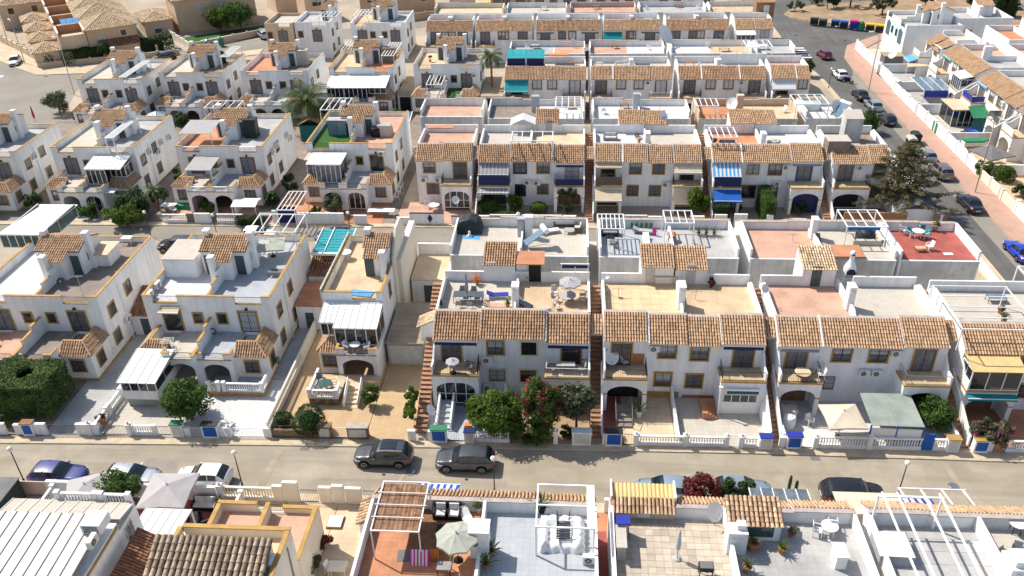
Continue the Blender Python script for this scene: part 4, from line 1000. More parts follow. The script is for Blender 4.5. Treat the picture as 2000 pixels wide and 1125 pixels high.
# ------------------------------------------------------------------ ground, roads, pavements
sheet_poly('ground', [(-330, -60), (330, -60), (330, 420), (-330, 420)], 0, 'ground')
kerb1 = [(-75, 46.9), (-45.4, 47.66), (-24.5, 48.26), (-4.2, 48.67), (15.5, 48.9), (34.3, 48.75), (44, 48.75)]
sheet_poly('street', [(-75, 43.3), (44, 43.3)]+kerb1[::-1], .02, 'asphalt')
back1 = [(-75, 47.7), (-41.5, 48.55), (-26.9, 49.13), (-5.8, 49.3), (15, 49.55), (33.3, 49.9), (44, 49.9)]
sheet_poly('pavement', [(x, y+.13) for x, y in kerb1]+back1[::-1], .13, 'pave', 0)
sheet_poly('kerb', kerb1+[(x, y+.125) for x, y in kerb1[::-1]], .12, 'kerb', 0)
sheet_poly('near_pavement', [(-75, 42.3), (44, 42.3), (44, 43.25), (-75, 43.25)], .12, 'pave', 0)
sheet_poly('main_road', [(43.3, 20), (48.5, 20), (48.5, 146), (48.9, 153), (51.5, 160.8), (61, 169.6), (78, 174), (120, 176), (120, 179), (63, 171.5), (48.7, 178.2), (45.7, 181.6), (44.8, 184.7), (47, 189), (53, 193), (70, 197), (120, 200), (120, 230), (25, 230), (36, 205), (41, 188), (40.5, 170), (40.6, 158), (42.4, 140), (42.8, 118)], .024, 'asphalt2')
sheet_poly('parking_strip', [(46.5, 20), (48.49, 20), (48.49, 146), (46.5, 138)], .030, 'asphalt3')
pk = [(48.6, 20), (48.6, 146), (49.0, 153), (51.6, 160.7), (61, 169.5), (78, 173.9)]
sheet_poly('pink_pavement', pk+[(78, 172), (61.5, 167.5), (54.2, 158.6), (52.7, 151), (51.8, 140), (51.5, 20)], .14, 'pavepink', 0)
sheet_poly('left_pavement', [(42.6, 50), (43.25, 50), (42.75, 118), (42.3, 140), (40.5, 158), (40.9, 188), (39.9, 188), (39.5, 158), (41.6, 140)], .12, 'pave', 0)
sheet_poly('verge', [(63, 171.6), (48.8, 178.4), (45.9, 181.8), (45.1, 184.7), (47.2, 188.6), (53, 192.6), (70, 196.6), (140, 201), (140, 178)], .12, 'soil', 0)
sheet_poly('container_bay', [(63, 172.3), (49.5, 178.6), (52, 181), (64, 174.6)], .135, 'pavepink', .121)
sheet_poly('far_road', [(60, 213), (160, 205), (160, 218), (60, 226)], .05, 'asphalt3')
sheet_poly('back_street', [(-75, 82.2), (43, 82.2), (43, 86.0), (-75, 85.2)], .02, 'asphalt3')
sheet_poly('back_pavement', [(-75, 85.25), (43, 86.05), (43, 86.9), (-75, 86.1)], .12, 'pave', 0)
sheet_poly('left_road', [(-135, 108), (-77, 108), (-77, 112), (-84, 132), (-88, 144.5), (-97, 143.5), (-103, 147.5), (-135, 172)], .024, 'asphalt3')
sheet_poly('left_corner_pavement', [(-88, 144.6), (-97, 143.6), (-103.1, 147.6), (-135, 172.1), (-135, 178), (-100, 152.6), (-95, 148.5), (-76, 152), (-60, 160), (-60, 156)], .12, 'pave', 0)
sheet_poly('villa_street', [(-92, 144.6), (-76, 152.1), (-60, 157), (-38, 172), (-20, 182), (30, 186), (30, 191), (-20, 188), (-40, 178), (-62, 168.5), (-76, 158.2)], .026, 'asphalt3')
sheet_poly('villa_lane', [(-81, 157.5), (-75.2, 158.6), (-114, 205), (-122, 203)], .030, 'asphalt3')
sheet_poly('mid_street', [(-75, 113.2), (43, 117.4), (43, 120.0), (-75, 116)], .02, 'asphalt3')
sheet_poly('far_street', [(-20, 186.2), (42, 186.2), (42, 190), (-20, 190)], .03, 'asphalt3')
for nm, x, y, r in (('manhole_cover', -11.66, 45.89, .42), ('manhole_cover', 28.26, 46.09, .40)):
 b = MB().lathe((0, 0, .0), [(r, 0), (r, .012)], 18, 0, False); b.lathe((0, 0, .0121), [(r*.8, 0), (r*.78, .006)], 16, 1, False)
 solo(nm, b, ['slategrey', 'steel'], 'round iron manhole cover in the street '+('behind the dark grey cars' if x < 0 else 'near the right end'), 'manhole cover', (x, y, .03))
for pts in ([(-32.5, 45.2), (-29.8, 45.3), (-29.9, 46.6), (-32.6, 46.5)], [(9.2, 45.0), (12.4, 45.0), (12.3, 45.9), (9.3, 45.9)]): sheet_poly('road_patch', pts, .0245, 'asphalt3')
for x, y in ((-20.5, 48.1), (19.0, 48.6)): solo('drain_grate', MB().box(-.35, .35, -.2, .2, 0, .012), ['slategrey'], 'small iron drain grate at the kerb '+('left' if x < 0 else 'right')+' of the parked dark cars', 'drain', (x, y, .022))
for x0, y0, x1, y1, w in ((-22.68, 43.4, -22.49, 47.81, .28), (28.35, 49.6, 28.96, 44.37, .22), (-12.49, 44.46, -12.13, 45.71, .12)):
 d = Vector((x1-x0, y1-y0, 0)).normalized(); q = Vector((-d.y, d.x, 0))*w
 sheet_poly('road_joint', [(x0-q.x, y0-q.y), (x0+q.x, y0+q.y), (x1+q.x, y1+q.y), (x1-q.x, y1-q.y)], .0285, 'patch')
b = MB()
for i in range(5): b.poly([(-104.5-i*2.4, 141+i*1.6, .03), (-103.8-i*2.4, 140.5+i*1.6, .03), (-103.0-i*2.4, 143.2+i*1.6, .03), (-103.7-i*2.4, 143.7+i*1.6, .03)])
struct('road_markings', b, ['paint'])
b = MB()
for i in range(5): b.box(39.0+.1*i, 43.2, 152.5+i*1.5, 153.2+i*1.5, .125, .132)
struct('crossing_markings', b, ['paint'])
def yardsheet(x0, x1, y0, y1, m, z=.14): return sheet_poly('yard_paving', [(x0, y0), (x1, y0), (x1, y1), (x0, y1)], z, m, 0)
yardsheet(-70, -42.3, 48.75, 72, 'fl_dark', .10); yardsheet(-42.25, -38.0, 48.6, 72, 'fl_grey', .11)
yardsheet(-37.8, -31.1, 48.9, 72, 'fl_pale'); yardsheet(-31.05, -24.0, 49.1, 56.5, 'fl_white'); yardsheet(-31.05, -24.0, 56.55, 72, 'fl_bluegrey')
yardsheet(-11.1, -5.2, 49.45, 56, 'fl_bluegrey'); yardsheet(-5.1, 1.9, 49.45, 56, 'soil')
yardsheet(2.95, 4.5, 49.55, 56, 'fl_red'); yardsheet(4.55, 8.6, 49.55, 56, 'fl_sand2'); yardsheet(8.9, 15.8, 49.6, 56, 'fl_pale', .16)
yardsheet(16.8, 30, 49.75, 56, 'fl_white'); yardsheet(30.9, 43, 49.95, 56, 'fl_terra')
yardsheet(-23.6, -15.95, 49.4, 72, 'brickpave'); yardsheet(-15.9, -12.1, 48.9, 59.2, 'brickpave', .138)
yardsheet(-15.9, -12.3, 65.3, 81, 'fl_sand', .15); yardsheet(-13.3, -12.25, 65.35, 73, 'lawn', .17)
# ------------------------------------------------------------------ the row behind the street: left houses
g1 = 'semi-detached white houses with roof towers'
L1 = semi('white semi-detached house with ochre trim behind the big square clipped tree', -52.9, 59.2, 11.7, 11.6, pfront=4.4, fl=('fl_white', 'fl_dark'), tfl=('fl_pink', 'fl_dark'), group=g1)
ac(L1, 11.7, 3.2, 2.1, pi/2)
L2 = semi('white semi-detached house with ochre trim and a beige door awning behind the round orange tree', -37.3, 59.6, 11.5, 11.8, pfront=4.1, fl=('fl_white', 'fl_bluegrey'), tfl=('fl_pale', 'fl_bluegrey'), doors={0: 'glass', 1: 'shutter'}, group=g1, cap='ochre')
awning(L2, 1.5, 3.3, -.02, 5.7, .75, .28, ['sail'], val=.1)
ac(L2, .25, 2.2, 6.2, pi/2); ac(L2, .25, .6, 6.2, pi/2)
part('rooftop_room', MB().box(.25, 3.3, 4.3, 8.0, 5.98, 7.9), 'white', L2); part('rooftop_room_roof', MB().box(.2, 3.4, 4.2, 8.1, 7.903, 7.98), 'fl_pale', L2)
part('rooftop_room', MB().box(8.1, 9.6, 6.6, 8.8, 5.98, 7.3), 'white', L1); part('rooftop_room_roof', MB().box(7.9, 9.75, 6.3, 9.0, 7.303, 7.39), 'fl_sand2', L1)
t = thing('garden_room', 'small white glazed garden room with a ribbed white roof on a green base', 'garden room', (-36.9, 52.55))
part('base', MB().box(.1, 2.8, 0, 3.6, .1, .95), 'doorgrey' if False else 'netgrey', t); part('wall', MB().box(-.05, 2.95, -.08, 3.6, .951, 1.75), 'white', t)
glazing(t, -.02, 2.92, -.06, 1.76, 2.75, 4, side=3.4); sheetroof(t, -.2, 3.1, -.3, 3.9, 2.78, 3.25, 4)
t = thing('terrace_deck', 'raised grey porch deck with white balustrade and ochre skirting', 'terrace', (-30.6, 54.2), 0)
part('base', MB().box(0, 4.9, 0, 2.0, 0, .55), 'ochre', t); part('deck', MB().box(-.05, 4.95, -.05, 2.05, .551, .6), 'fl_bluegrey', t)
balustrade(t, (1.5, .1), (4.8, .1), .85, .1, z=.6); balustrade(t, (4.8, .26), (4.8, 1.95), .85, .1, z=.6, piers=False); balustrade(t, (.2, .1), (1.0, .1), .85, .1, z=.6)
t = thing('balustrade_fence', 'white baluster fence between the pink drive and the cream yard', 'fence', (-37.95, 49.0));
for i in range(4): balustrade(t, (0, i*2.5), (0, i*2.5+2.1), 1.1, .5)
t = thing('party_fence', 'long cream wall with a slatted shadow line beside the brick drive', 'fence', (-23.78, 49.3))
part('wall', MB().box(-.08, .08, 0, 14.5, 0, .75), 'cream', t); part('balusters', balusters(MB(), (0, .1, 0), (0, 9.5, 0), .75, 1.35, .2, .05), 'cream', t, kind='stuff'); part('rail', MB().box(-.08, .08, 0, 9.6, 1.352, 1.45), 'cream', t)
part('upper_wall', MB().box(-.07, .07, 9.65, 14.5, .752, 1.5), 'cream', t)
L3 = semi('narrow white house with a ribbed white sunroom above its arched porch', -21.5, 60.7, 5.3, 10.7, half='l', pfront=4.1, fl=('fl_sand',), tfl=('fl_sand2',), group=g1, doors={0: 'glass'}, sides=())
win(L3, 5.3, 3.0, 4.6, .7, 1.3, pi/2, sur='ochre', fill='glass', det=0)
sheetroof(L3, 1.55, 5.35, -3.15, -.03, 5.0, 5.75, 6); sheetroof(L3, .15, 1.53, -2.4, -.03, 5.05, 5.75, 3)
glazing(L3, 1.65, 5.25, -3.1, 3.3, 5.0, 4, side=3.0); glazing(L3, .25, 1.5, -2.35, 3.75, 5.0, 2)
part('parapet', MB().box(-.15, -.02, .0, 10.7, 3.0, 7.0), 'greywall', L3)
part('tall_wall', MB().prism([(5.0, .0), (10.7, .0), (10.7, 7.6), (9.4, 9.3), (7.2, 9.3), (5.0, 7.3)], 'x', 5.302, 5.5), 'cream', L3)
part('annexe', MB().box(5.31, 5.9, 6.0, 14.0, 0, 6.6), 'cream', L3)
t = thing('terrace_deck', 'raised brick porch deck with white balustrade and round glass table', 'terrace', (-21.5, 53.3))
part('base', MB().box(0, 2.5, 0, 3.2, 0, .8), 'stone', t); part('deck', MB().box(-.04, 2.54, -.04, 3.24, .801, .86), 'fl_sand', t)
balustrade(t, (.1, .1), (2.4, .1), .8, .1, z=.86); balustrade(t, (.1, .26), (.1, 3.1), .8, .1, z=.86, piers=False); balustrade(t, (2.4, .26), (2.4, 1.2), .8, .1, z=.86, piers=False)
t = thing('porch_steps', 'flight of sandy steps with white handrails up to the arched porch', 'stairs', (-18.5, 53.0))
for i in range(5): part('step', MB().box(0, 1.1, i*.42, 2.6, .001+i*.17, .165+i*.17), 'fl_sand2', t)
for s in (-.08, 1.1): part('handrail', MB().prism([(0, 0), (2.2, .9), (2.2, 1.7), (0, .8)], 'x', s, s+.08), 'whitewash', t)
part('landing', MB().box(-1.2, 2.4, 2.62, 3.6, 0, .84), 'fl_sand', t)
for x, y, w, d, h, lb, lean in ((-41.1, 63.0, 3.4, 3.6, 2.3, 'low white shed with dark tiled roof between the two ochre-trimmed houses', 1), (-25.6, 64.5, 3.2, 4.2, 2.7, 'low white shed with a flat terracotta roof and dark door', 0), (-25.6, 69.2, 2.9, 3.0, 3.2, 'dark tiled lean-to beside the turquoise awning', 1)):
 t = thing('shed', lb, 'shed', (x, y)); part('wall', MB().box(0, w, 0, d, 0, h), 'white', t)
 if lean: part('roof_tiles', MB().tiles((-.05, -.2, h+.06), (1,0,0), (0, cos(.32), sin(.32)), w+.1, d/cos(.32), .24, .36), ['tiledark', 'tileunder'], t, kind='stuff')
 else: part('roof', MB().box(-.05, w+.05, -.15, d, h+.002, h+.12), 'fl_terra', t)
 part('door', MB().box(w*.25, w*.25+.8, -.03, .02, .05, 1.95), 'doorgrey', t)
t = thing('garage', 'low garage with a ribbed sand coloured roof and pale green door', 'garage', (-15.88, 59.2))
part('wall', MB().box(0, 3.3, .0, 6.1, 0, 2.5), 'greywall', t); part('door', MB().box(.18, 3.12, -.05, .02, .05, 2.25), 'panelgrey' if False else 'glasslite' if False else 'netgrey', t)
for i in range(7): part('roof_panel', MB().box(-.03, 3.33, -.25+i*.92, -.25+i*.92+.905, 2.52+.012*i, 2.60+.012*i), 'sandsheet', t)
part('door_panel', MB().box(.2, 3.1, -.07, -.051, .1, 2.2), 'solarlt' if False else 'meterdoor', t)
# ------------------------------------------------------------------ the row behind the street: terraced blocks
gT = 'white terraced blocks with clay tile eaves'
B1 = terrace('white terraced block behind the bougainvillea with two navy rolled awnings', -11.0, 55.4, 12.9, [
 ('L', 0, 3.85, 0, dict(awn='navy', porch='glaz', dx=1.5, fill='curtain')), ('M', 3.85, 9.25, .2, dict(wins=[(5.15, 4.28, 1.3, 1.28, 'ochre', 'curtain'), (7.9, 4.28, 1.25, 1.25, 'creamsur', 'glass'), (5.2, 1.5, 1.3, 1.2, 'creamsur', 'shutter'), (7.8, 1.5, 1.3, 1.2, 'creamsur', 'glass')], ac=[(4.45, 0, 3.5), (4.45, 0, .6)])),
 ('R', 9.25, 12.9, -.1, dict(awn='navy', dx=11.35, fill='glass', rail='bars', rm='framew'))], floors=[(.2, 6.5, 'fl_pale'), (6.66, 12.7, 'fl_sand')], chim=[(6.58, 3.9, 4.8, 8.3)],
 towers=[dict(x0=3.5, x1=6.3, door=4.2, win=5.5, dm='panelwhite')], back=((0, 3.5, 1.0), (6.3, 12.9, 1.05)), fins=(9.25,), group=gT)
part('terracotta_canopy', MB().prism([(8.2, 8.0), (10.2, 8.25), (10.2, 8.33), (8.2, 8.08)], 'x', 6.4, 8.9), 'fl_terra', B1); part('store', MB().box(6.4, 7.5, 8.52, 10.4, 3, 8.0), 'white', B1); part('doorway', MB().box(7.52, 8.6, 8.29, 8.31, 6.24, 8.0), 'black', B1)
B2 = terrace('white terraced block with four barred windows and a beige tiled yard', 2.95, 55.4, 12.9, [
 ('L', 0, 3.55, .2, dict(dx=1.5)), ('M', 3.55, 6.75, 0, dict(wins=[(5.15, 4.28, 1.35, 1.3, 'ochre', 'curtain'), (5.0, 1.4, 1.3, 1.3, 'ochre', 'curtain')], ac=[(4.1, 0, 5.0)])), ('M', 6.75, 9.35, -.15, dict(wins=[(7.75, 4.1, 1.35, 1.3, 'ochre', 'curtain'), (7.55, 1.3, 1.3, 1.3, 'ochre', 'curtain')])),
 ('R', 9.35, 12.9, .1, dict(awn='navy', dx=11.25, porch='shut', pwin=(11.0, -1.9, 1.35, 2.7, .8)))], floors=[(.2, 6.5, 'fl_sand2', 'ft_sand', .8), (6.7, 12.7, 'fl_sand')], chim=[(6.55, 4.1, 5.2, 8.4)],
 towers=[dict(x0=3.5, x1=6.3, door=4.25), dict(x0=6.45, x1=9.2, door=7.8, h=7.8)], back=((0, 3.5, 1.0), (9.2, 12.9, 1.0)), fins=(3.6,), group=gT)
awnroll(B2, 9.8, 12.4, -1.9, 2.65, 'tealdk'); part('wall_panel', MB().box(1.9, 3.35, -.03, .0, 3.5, 4.6), 'terrawall', B2); part('wall_panel', MB().box(.25, .6, -.03, .0, 3.5, 4.6), 'terrawall', B2)
part('skirting', MB().box(3.56, 6.4, -.05, .0, .1, .75), 'ochre', B2); part('skirting', MB().box(6.7, 9.3, -.06, .0, .1, .45), 'terrawall', B2)
B3 = terrace('white terraced block behind the cream parasol and grey netting canopy', 16.8, 55.4, 13.2, [
 ('L', 0, 3.4, 0, dict(dx=1.6, awn='cushgrey', grille=0)), ('M', 3.4, 9.65, 0, dict(wins=[(5.1, 4.28, 1.4, 1.3, 'ochre', 'curtain'), (7.95, 4.28, 1.4, 1.3, 'ochre', 'curtain'), (4.2, 1.4, 1.6, 1.3, None, 'shutter')], ac=[(7.1, 0, 3.0), (8.1, 0, 3.0), (9.2, 0, 5.0)])),
 ('R', 9.65, 13.2, .15, dict(dx=11.5, rail='bars', rm='ironlight', grille=0))], floors=[(.2, 6.5, 'fl_pink'), (6.7, 13, 'fl_pale')], chim=[(6.6, 4.4, 5.3, 8.4)],
 towers=[dict(x0=3.5, x1=6.3, door=4.7, dm='doorgrey', roof='tilepale')], back=((0, 3.5, 1.0), (7.9, 13.2, 1.0)), fins=(3.4,), group=gT)
B4 = terrace('white terraced corner block with a yellow-roofed sunroom balcony', 30.95, 54.9, 12.2, [
 ('L', 0, 3.9, 0, dict(dx=1.9, sun=3, npan=1, sunroof='yellowroof', rail=None, low=(.45, .12, ['teal']), fill='glass')), ('M', 3.9, 9, 0, dict(up=(5.2, 7.8), lo=(5.2, 7.8))), ('R', 9, 12.2, .1)],
 floors=[(.2, 12, 'fl_pale')], back=((0, 12.2, 1.0),), group=gT, slope_end=True)
for lb, x0, x1, sw, ry in (('long terracotta steps left of the bougainvillea block with a tiled ridge porch', -12.1, -11.1, None, None), ('dark brown steps in the alley right of the white flowering tree', 1.95, 2.9, 'r', 56.2), ('brown steps in the alley beside the closed-in porch', 15.87, 16.75, 'lr', 56.2), ('brown steps in the alley under the corner block sunroom', 30.05, 30.9, 'r', 56.2)):
 stairs(lb, x0, x1, 50.3, 63.4, sidewall=sw, roofy=ry-50.3 if ry else None, gate=1 if x0 < -10 else None)
t = thing('stair_porch', 'small white gabled porch with clay tiles beside the terracotta steps', 'porch', (-12.5, 58.2)); part('wall', MB().prism([(0, 3.4), (1.3, 3.4), (1.3, 5.6), (.0, 5.0)], 'y', 0, 1.4), 'white', t)
part('roof_tiles', MB().tiles((-.25, 1.6, 4.95), (0, -1, 0), (.9, 0, .44), 1.8, 1.75), ['tilepale', 'tileunder'], t, kind='stuff')
def rear(label, x0, x1, yf, floors, D=8.2, group='rear halves of the terraced blocks', n=3, back=(), **k):
 w = x1-x0; s = [('M', w*i/n, w*(i+1)/n, R.choice((0, 0, .12, -.1))) for i in range(n)]
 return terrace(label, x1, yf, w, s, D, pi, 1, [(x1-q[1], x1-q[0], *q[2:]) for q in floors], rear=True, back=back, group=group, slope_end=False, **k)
rear('rear terrace block with beige floors, covered barbecue and solar water heater', -11.2, 1.9, 76.6, [(-11.0, -4.8, 'fl_pale'), (-4.6, 1.7, 'fl_pale')], chim=[(6.4, 3.0, 3.0, 0)])
rear('rear terrace block with grey floors and two white roof pergolas', 2.9, 15.8, 76.6, [(3.1, 9.7, 'fl_bluegrey'), (9.9, 15.6, 'fl_grey')], chim=[(6.0, 3, 3, 0)])
rear('rear terrace block with pink and pale floors behind the white chimney barbecue', 16.8, 30.0, 76.6, [(17, 23.3, 'fl_pink'), (23.5, 29.8, 'fl_pale')], chim=[(6.6, 3.6, 4.4, 8.3)])
rear('rear terrace block with a red floor at the road corner', 30.3, 37.4, 76.6, [(30.5, 37.2, 'fl_red')], n=2)
for x0, x1 in ((1.9, 2.9), (15.8, 16.8)): sheet_poly('alley_floor', [(x0, 64), (x1, 64), (x1, 77), (x0, 77)], 3.2, 'fl_pale', 0)
for x0, x1 in ((-11, 1.9), (2.95, 15.8), (16.8, 30.0)): sheet_poly('patio_floor', [(x0, 63.9), (x1, 63.9), (x1, 68.4), (x0, 68.4)], 2.2, 'fl_pale', 0)
t = thing('garden_wall', 'long cream boundary wall along the main road with an ochre path behind', 'wall', (42.75, 50)); part('wall', MB().box(-.12, .12, 0, 28.5, 0, 1.3), 'white', t); part('coping', MB().box(-.18, .18, 0, 28.5, 1.302, 1.4), 'fl_sand2', t)
yard('white street wall with a blue meter door and dark gates by the square tree', 48.62, [('w', -48.46, -45.25, 1.1), ('w', -44.53, -43.81, 1.0), ('m', -43.81, -42.88, 1.25, 'blue', 'wood'), ('w', -42.88, -41.87, 1.1), ('g', -41.79, -39.43, 1.0), ('w', -39.38, -37.62, 1.1), ('p', -38.33, 1.15), ('g', -37.49, -35.14, .95), ('p', -35.06, 1.1), ('w', -34.97, -34.68, 1.0), ('b', -34.64, -33.25, 1.0), ('w', -33.21, -32.79, 1.0), ('g', -32.71, -31.71, .9), ('m', -31.54, -30.58, 1.25, 'meterdoor', 'plasticgn')], slope=.031)
yard('white street wall with a green-capped meter box and blue door by the orange tree', 49.05, [('w', -30.51, -30.05, .9), ('g', -30.01, -29.01, .9, 'framew'), ('m', -28.97, -27.68, 1.3, 'blue', 'greenbin'), ('w', -27.6, -27.27, .9), ('p', -26.89, 1.0), ('g', -26.56, -24.11, .95, 'framew'), ('w', -24.07, -23.45, .9)], slope=.026)
yard('brown stone street wall with cream letterbox panels and an iron fence', 49.35, [('w', -23.35, -19.74, .65), ('g', -23.23, -20.16, 1.1), ('m', -19.66, -18.59, 1.2, 'meterdoor', 'stone'), ('g', -18.29, -17.35, .95, 'framew'), ('m', -17.29, -15.64, 1.15, 'meterdoor', 'capstone')], wm='stone', slope=.02)
yard('white street wall with a mosaic-topped blue meter door and white balusters', 49.3, [('w', -12.43, -11.82, 1.0), ('w', -10.82, -10.62, 1.0), ('m', -10.58, -9.33, 1.3, 'blue', 'plasticgn'), ('g', -9.24, -8.4, 1.0), ('m', -7.94, -7.14, 1.1, 'meterdoor', 'navy'), ('b', -7.1, -4.39, 1.0), ('p', -0.78, 1.25), ('m', 0.5, 1.98, 1.3, 'meterdoor')], slope=.012)
yard('white baluster street wall with a blue and green meter box and round-topped gates', 49.45, [('w', 2.86, 3.05, 1.0), ('m', 3.09, 4.37, 1.35, 'blue', 'greenbin'), ('g', 4.49, 5.28, 1.1), ('p', 5.44, 1.1), ('b', 5.52, 9.15, 1.0), ('p', 9.27, 1.1), ('b', 9.39, 12.3, 1.0), ('p', 12.42, 1.1), ('g', 12.53, 13.35, 1.2, 'framew'), ('p', 13.51, 1.1), ('b', 13.63, 14.76, 1.0), ('m', 14.91, 15.85, 1.15, 'meterdoor', 'royal')], slope=.01)
yard('long white baluster street wall with a royal blue gate below the netting canopy', 49.7, [('w', 16.43, 16.89, 1.0), ('m', 16.97, 18.1, 1.25, 'blue', 'royal'), ('p', 19.18, 1.1), ('b', 19.3, 23.13, 1.15), ('p', 23.25, 1.2), ('b', 23.36, 27.14, 1.15), ('d', 27.18, 27.99, 1.6, 'blue'), ('b', 28.02, 28.87, 1.1), ('m', 28.95, 29.87, 1.25, 'meterdoor', 'ochre')], slope=.01)
yard('white street wall with balusters and a blue meter door below the pink oleander', 49.85, [('m', 30.94, 32.02, 1.2, 'blue', 'ochre'), ('w', 32.06, 32.44, 1.1), ('d', 32.48, 33.22, 1.1, 'fl_terra'), ('b', 33.41, 37.04, 1.1)], slope=.006)
for x, y0, y1, h, lb in ((8.75, 49.7, 55.3, 1.0, 'white party wall between the beige yard and the grey yard'), (15.75, 49.7, 53.4, 1.1, 'white sloping wall beside the grey yard steps'), (16.8, 49.9, 53.4, 1.3, 'white wall with blue stain left of the cream parasol'), (29.95, 49.9, 53.4, 1.2, 'white wall right of the leafy vine'), (-5.1, 49.5, 55.3, .8, 'low white wall under the lemon tree')):
 t = thing('party_wall', lb, 'wall', (x, y0)); part('wall', MB().prism([(0, 0), (y1-y0, 0), (y1-y0, h+.5), (y1-y0-1, h), (0, h)], 'x', -.1, .1), 'white', t)
t = thing('flat_room', 'cream flat-roofed room closing the passage behind the garage', 'outbuilding', (-15.4, 69.5)); part('wall', MB().box(0, 3.9, 0, 5, 0, 2.7), 'white', t); part('roof', MB().box(-.05, 3.95, -.1, 5.05, 2.702, 2.8), 'fl_sand2', t); part('parapet', MB().box(-.05, 3.95, 5.06, 5.3, 0, 4.0), 'white', t); part('parapet', MB().box(3.75, 3.95, .1, 5.05, 2.802, 3.9), 'white', t)
part('door', MB().box(1.2, 2.2, -.03, .0, .1, 2.1), 'doorgrey', t)
# ------------------------------------------------------------------ second row: left houses
g2 = 'semi-detached white houses of the second row'
K = dict(det=1, group=g2)
S1 = semi('white semi-detached house at the left edge with a side wall of ochre-capped parapet', -79, 91.8, 11, 10, pfront=4.2, **K); ac(S1, 11, 3.0, 4.6, pi/2)
S2 = semi('white semi-detached house with a striped sunroom roof above its right terrace', -64.4, 93.3, 10.7, 11.6, sur='brownsur', cap='ochre', doors={1: 'glass'}, **K)
for q in ((3.2, 4.6), (5.4, 3.7), (6.6, 4.5), (9.0, 4.2)): ac(S2, 10.7, q[0], q[1], pi/2)
sheetroof(S2, 5.6, 10.2, -3.3, -.03, 5.2, 5.75, 7); glazing(S2, 5.7, 8.1, -3.2, 3.2, 5.15, 4, side=3); glazing(S2, 8.2, 10.1, -2.1, 3.7, 5.15, 3, side=1.9)
glazing(S2, 5.0, 8.2, -4.6, .2, 2.7, 4, side=0); part('porch_roof', MB().box(4.8, 9.4, -4.75, -3.4, 2.75, 2.85), 'panelwhite', S2)
S3 = semi('white semi-detached house with two pale slatted sun canopies and white roof pergola', -48.6, 93.8, 11.0, 12, sur='brownsur', rail='white', fl=('fl_terra', 'fl_grey'), **K)
for q in ((2.6, 4.7), (4.2, 4.9), (8.6, 4.5), (9.7, 3.7)): ac(S3, 11.0, q[0], q[1], pi/2)
S4 = semi('white semi-detached house with an artificial lawn on its left roof terrace', -32.5, 94.9, 10.8, 11.8, fl=('lawn', 'fl_pink'), tfl=('fl_pale', 'fl_grey'), doors={0: 'glass', 1: 'glass'}, **K)
sheetroof(S4, .9, 5.2, -3.9, -.6, 5.55, 5.7, 1, ribs=False); glazing(S4, 2.0, 5.0, -3.75, 3.15, 5.5, 5, pane='glasslite', side=3); glazing(S4, .5, 1.9, -2.3, 3.6, 5.5, 2, pane='glasslite'); ac(S4, 9.4, 0, 4.9+.3)
part('sunroom_roof', MB().box(.3, 2.0, -2.6, -.05, 5.55, 5.62), 'fl_pale', S4)
glazing(S4, 5.9, 8.0, -4.8, .2, 2.5, 3)
g3 = 'semi-detached white houses of the third row'
K = dict(det=1, group=g3)
S5 = semi('white semi-detached house with ochre roof edges at the wide left road', -75.2, 120.2, 10.2, 11.2, sur='brownsur', cap='ochre', **K)
S6 = semi('white semi-detached house with a gold canopy frame on its left roof terrace', -63.7, 123.4, 10.1, 10.4, sur='brownsur', cap='ochre', fl=('fl_pale', 'fl_dark'), **K)
S7 = semi('white semi-detached house with white balustrades and a beige roof cabinet', -51.0, 124.2, 10.6, 10, sur='brownsur', cap='capstone', rail='white', fl=('fl_terra', 'fl_dark'), **K)
S8 = semi('white semi-detached house with a long white conservatory behind the big palm', -37.5, 125.7, 10.0, 10.2, sur='brownsur', cap='ochre', fl=('fl_sand', 'fl_terra'), front=True, **K)
sheetroof(S8, .3, 9.6, -4.3, -.03, 4.9, 5.6, 9); glazing(S8, 3.2, 6.6, -4.2, 3.1, 4.9, 5, side=4); glazing(S8, 6.8, 9.4, -3.3, 3.7, 4.95, 3, side=3); glazing(S8, .5, 3.0, -4.1, 3.1, 4.85, 4)
S9 = semi('pale blue-white semi-detached house with a bare pergola on its left terrace', -24.5, 127.2, 10.3, 9.4, sur='brownsur', cap='capstone', fl=('fl_sand', 'fl_dark'), tfl=('fl_pale', 'lawn'), wm='whitewash', **K); ac(S9, 9.5, 0, 4.8)
g4 = 'semi-detached houses of the fourth row'
K = dict(det=1, group=g4, front=False)
S10 = semi('sand coloured half of the semi-detached pair at the villa street', -56.6, 153.2, 5.2, 8.5, wm='beige2', cap='beige', half='l', towers=False, sur='brownsur', sides=(), **K)
S11 = semi('white half of the semi-detached pair beside the sand coloured half', -51.2, 153.8, 6.6, 8.6, half='l', sur='brownsur', cap='capstone', fl=('fl_grey',), **K)
S12 = semi('half pink half white house with an open roof terrace in the fourth row', -40.5, 153.2, 10.2, 9.4, wm='white', sur='brownsur', cap='capstone', fl=('fl_sand', 'fl_grey'), **K)
for (lb, x, y, w, d, h, m) in (('long low garden wall block in front of the sand coloured house', -62, 147.5, 12, .3, 1.6, 'beige2'), ('cream carport with a flat roof between the third row houses', -27.0, 125.0, 2.4, 9, 2.6, 'cream'), ('white shed with a flat top between the third row houses', -40.1, 124, 2.4, 7, 2.2, 'white'), ('low cream carport beside the palm tree with sand roof', -13.9, 124.5, 3.4, 9.5, 2.5, 'sandsheet')):
 t = thing('outbuilding', lb, 'shed', (x, y)); part('wall', MB().box(0, w, 0, d, 0, h), m if m != 'sandsheet' else 'greywall', t); part('roof', MB().box(-.1, w+.1, -.15, d+.1, h+.002, h+.12), 'sandsheet' if m in ('cream', 'sandsheet') else m, t); part('opening', MB().box(w*.15, w*.85, -.03, .0, .05, h-.3), 'black' if h > 2 else m, t)
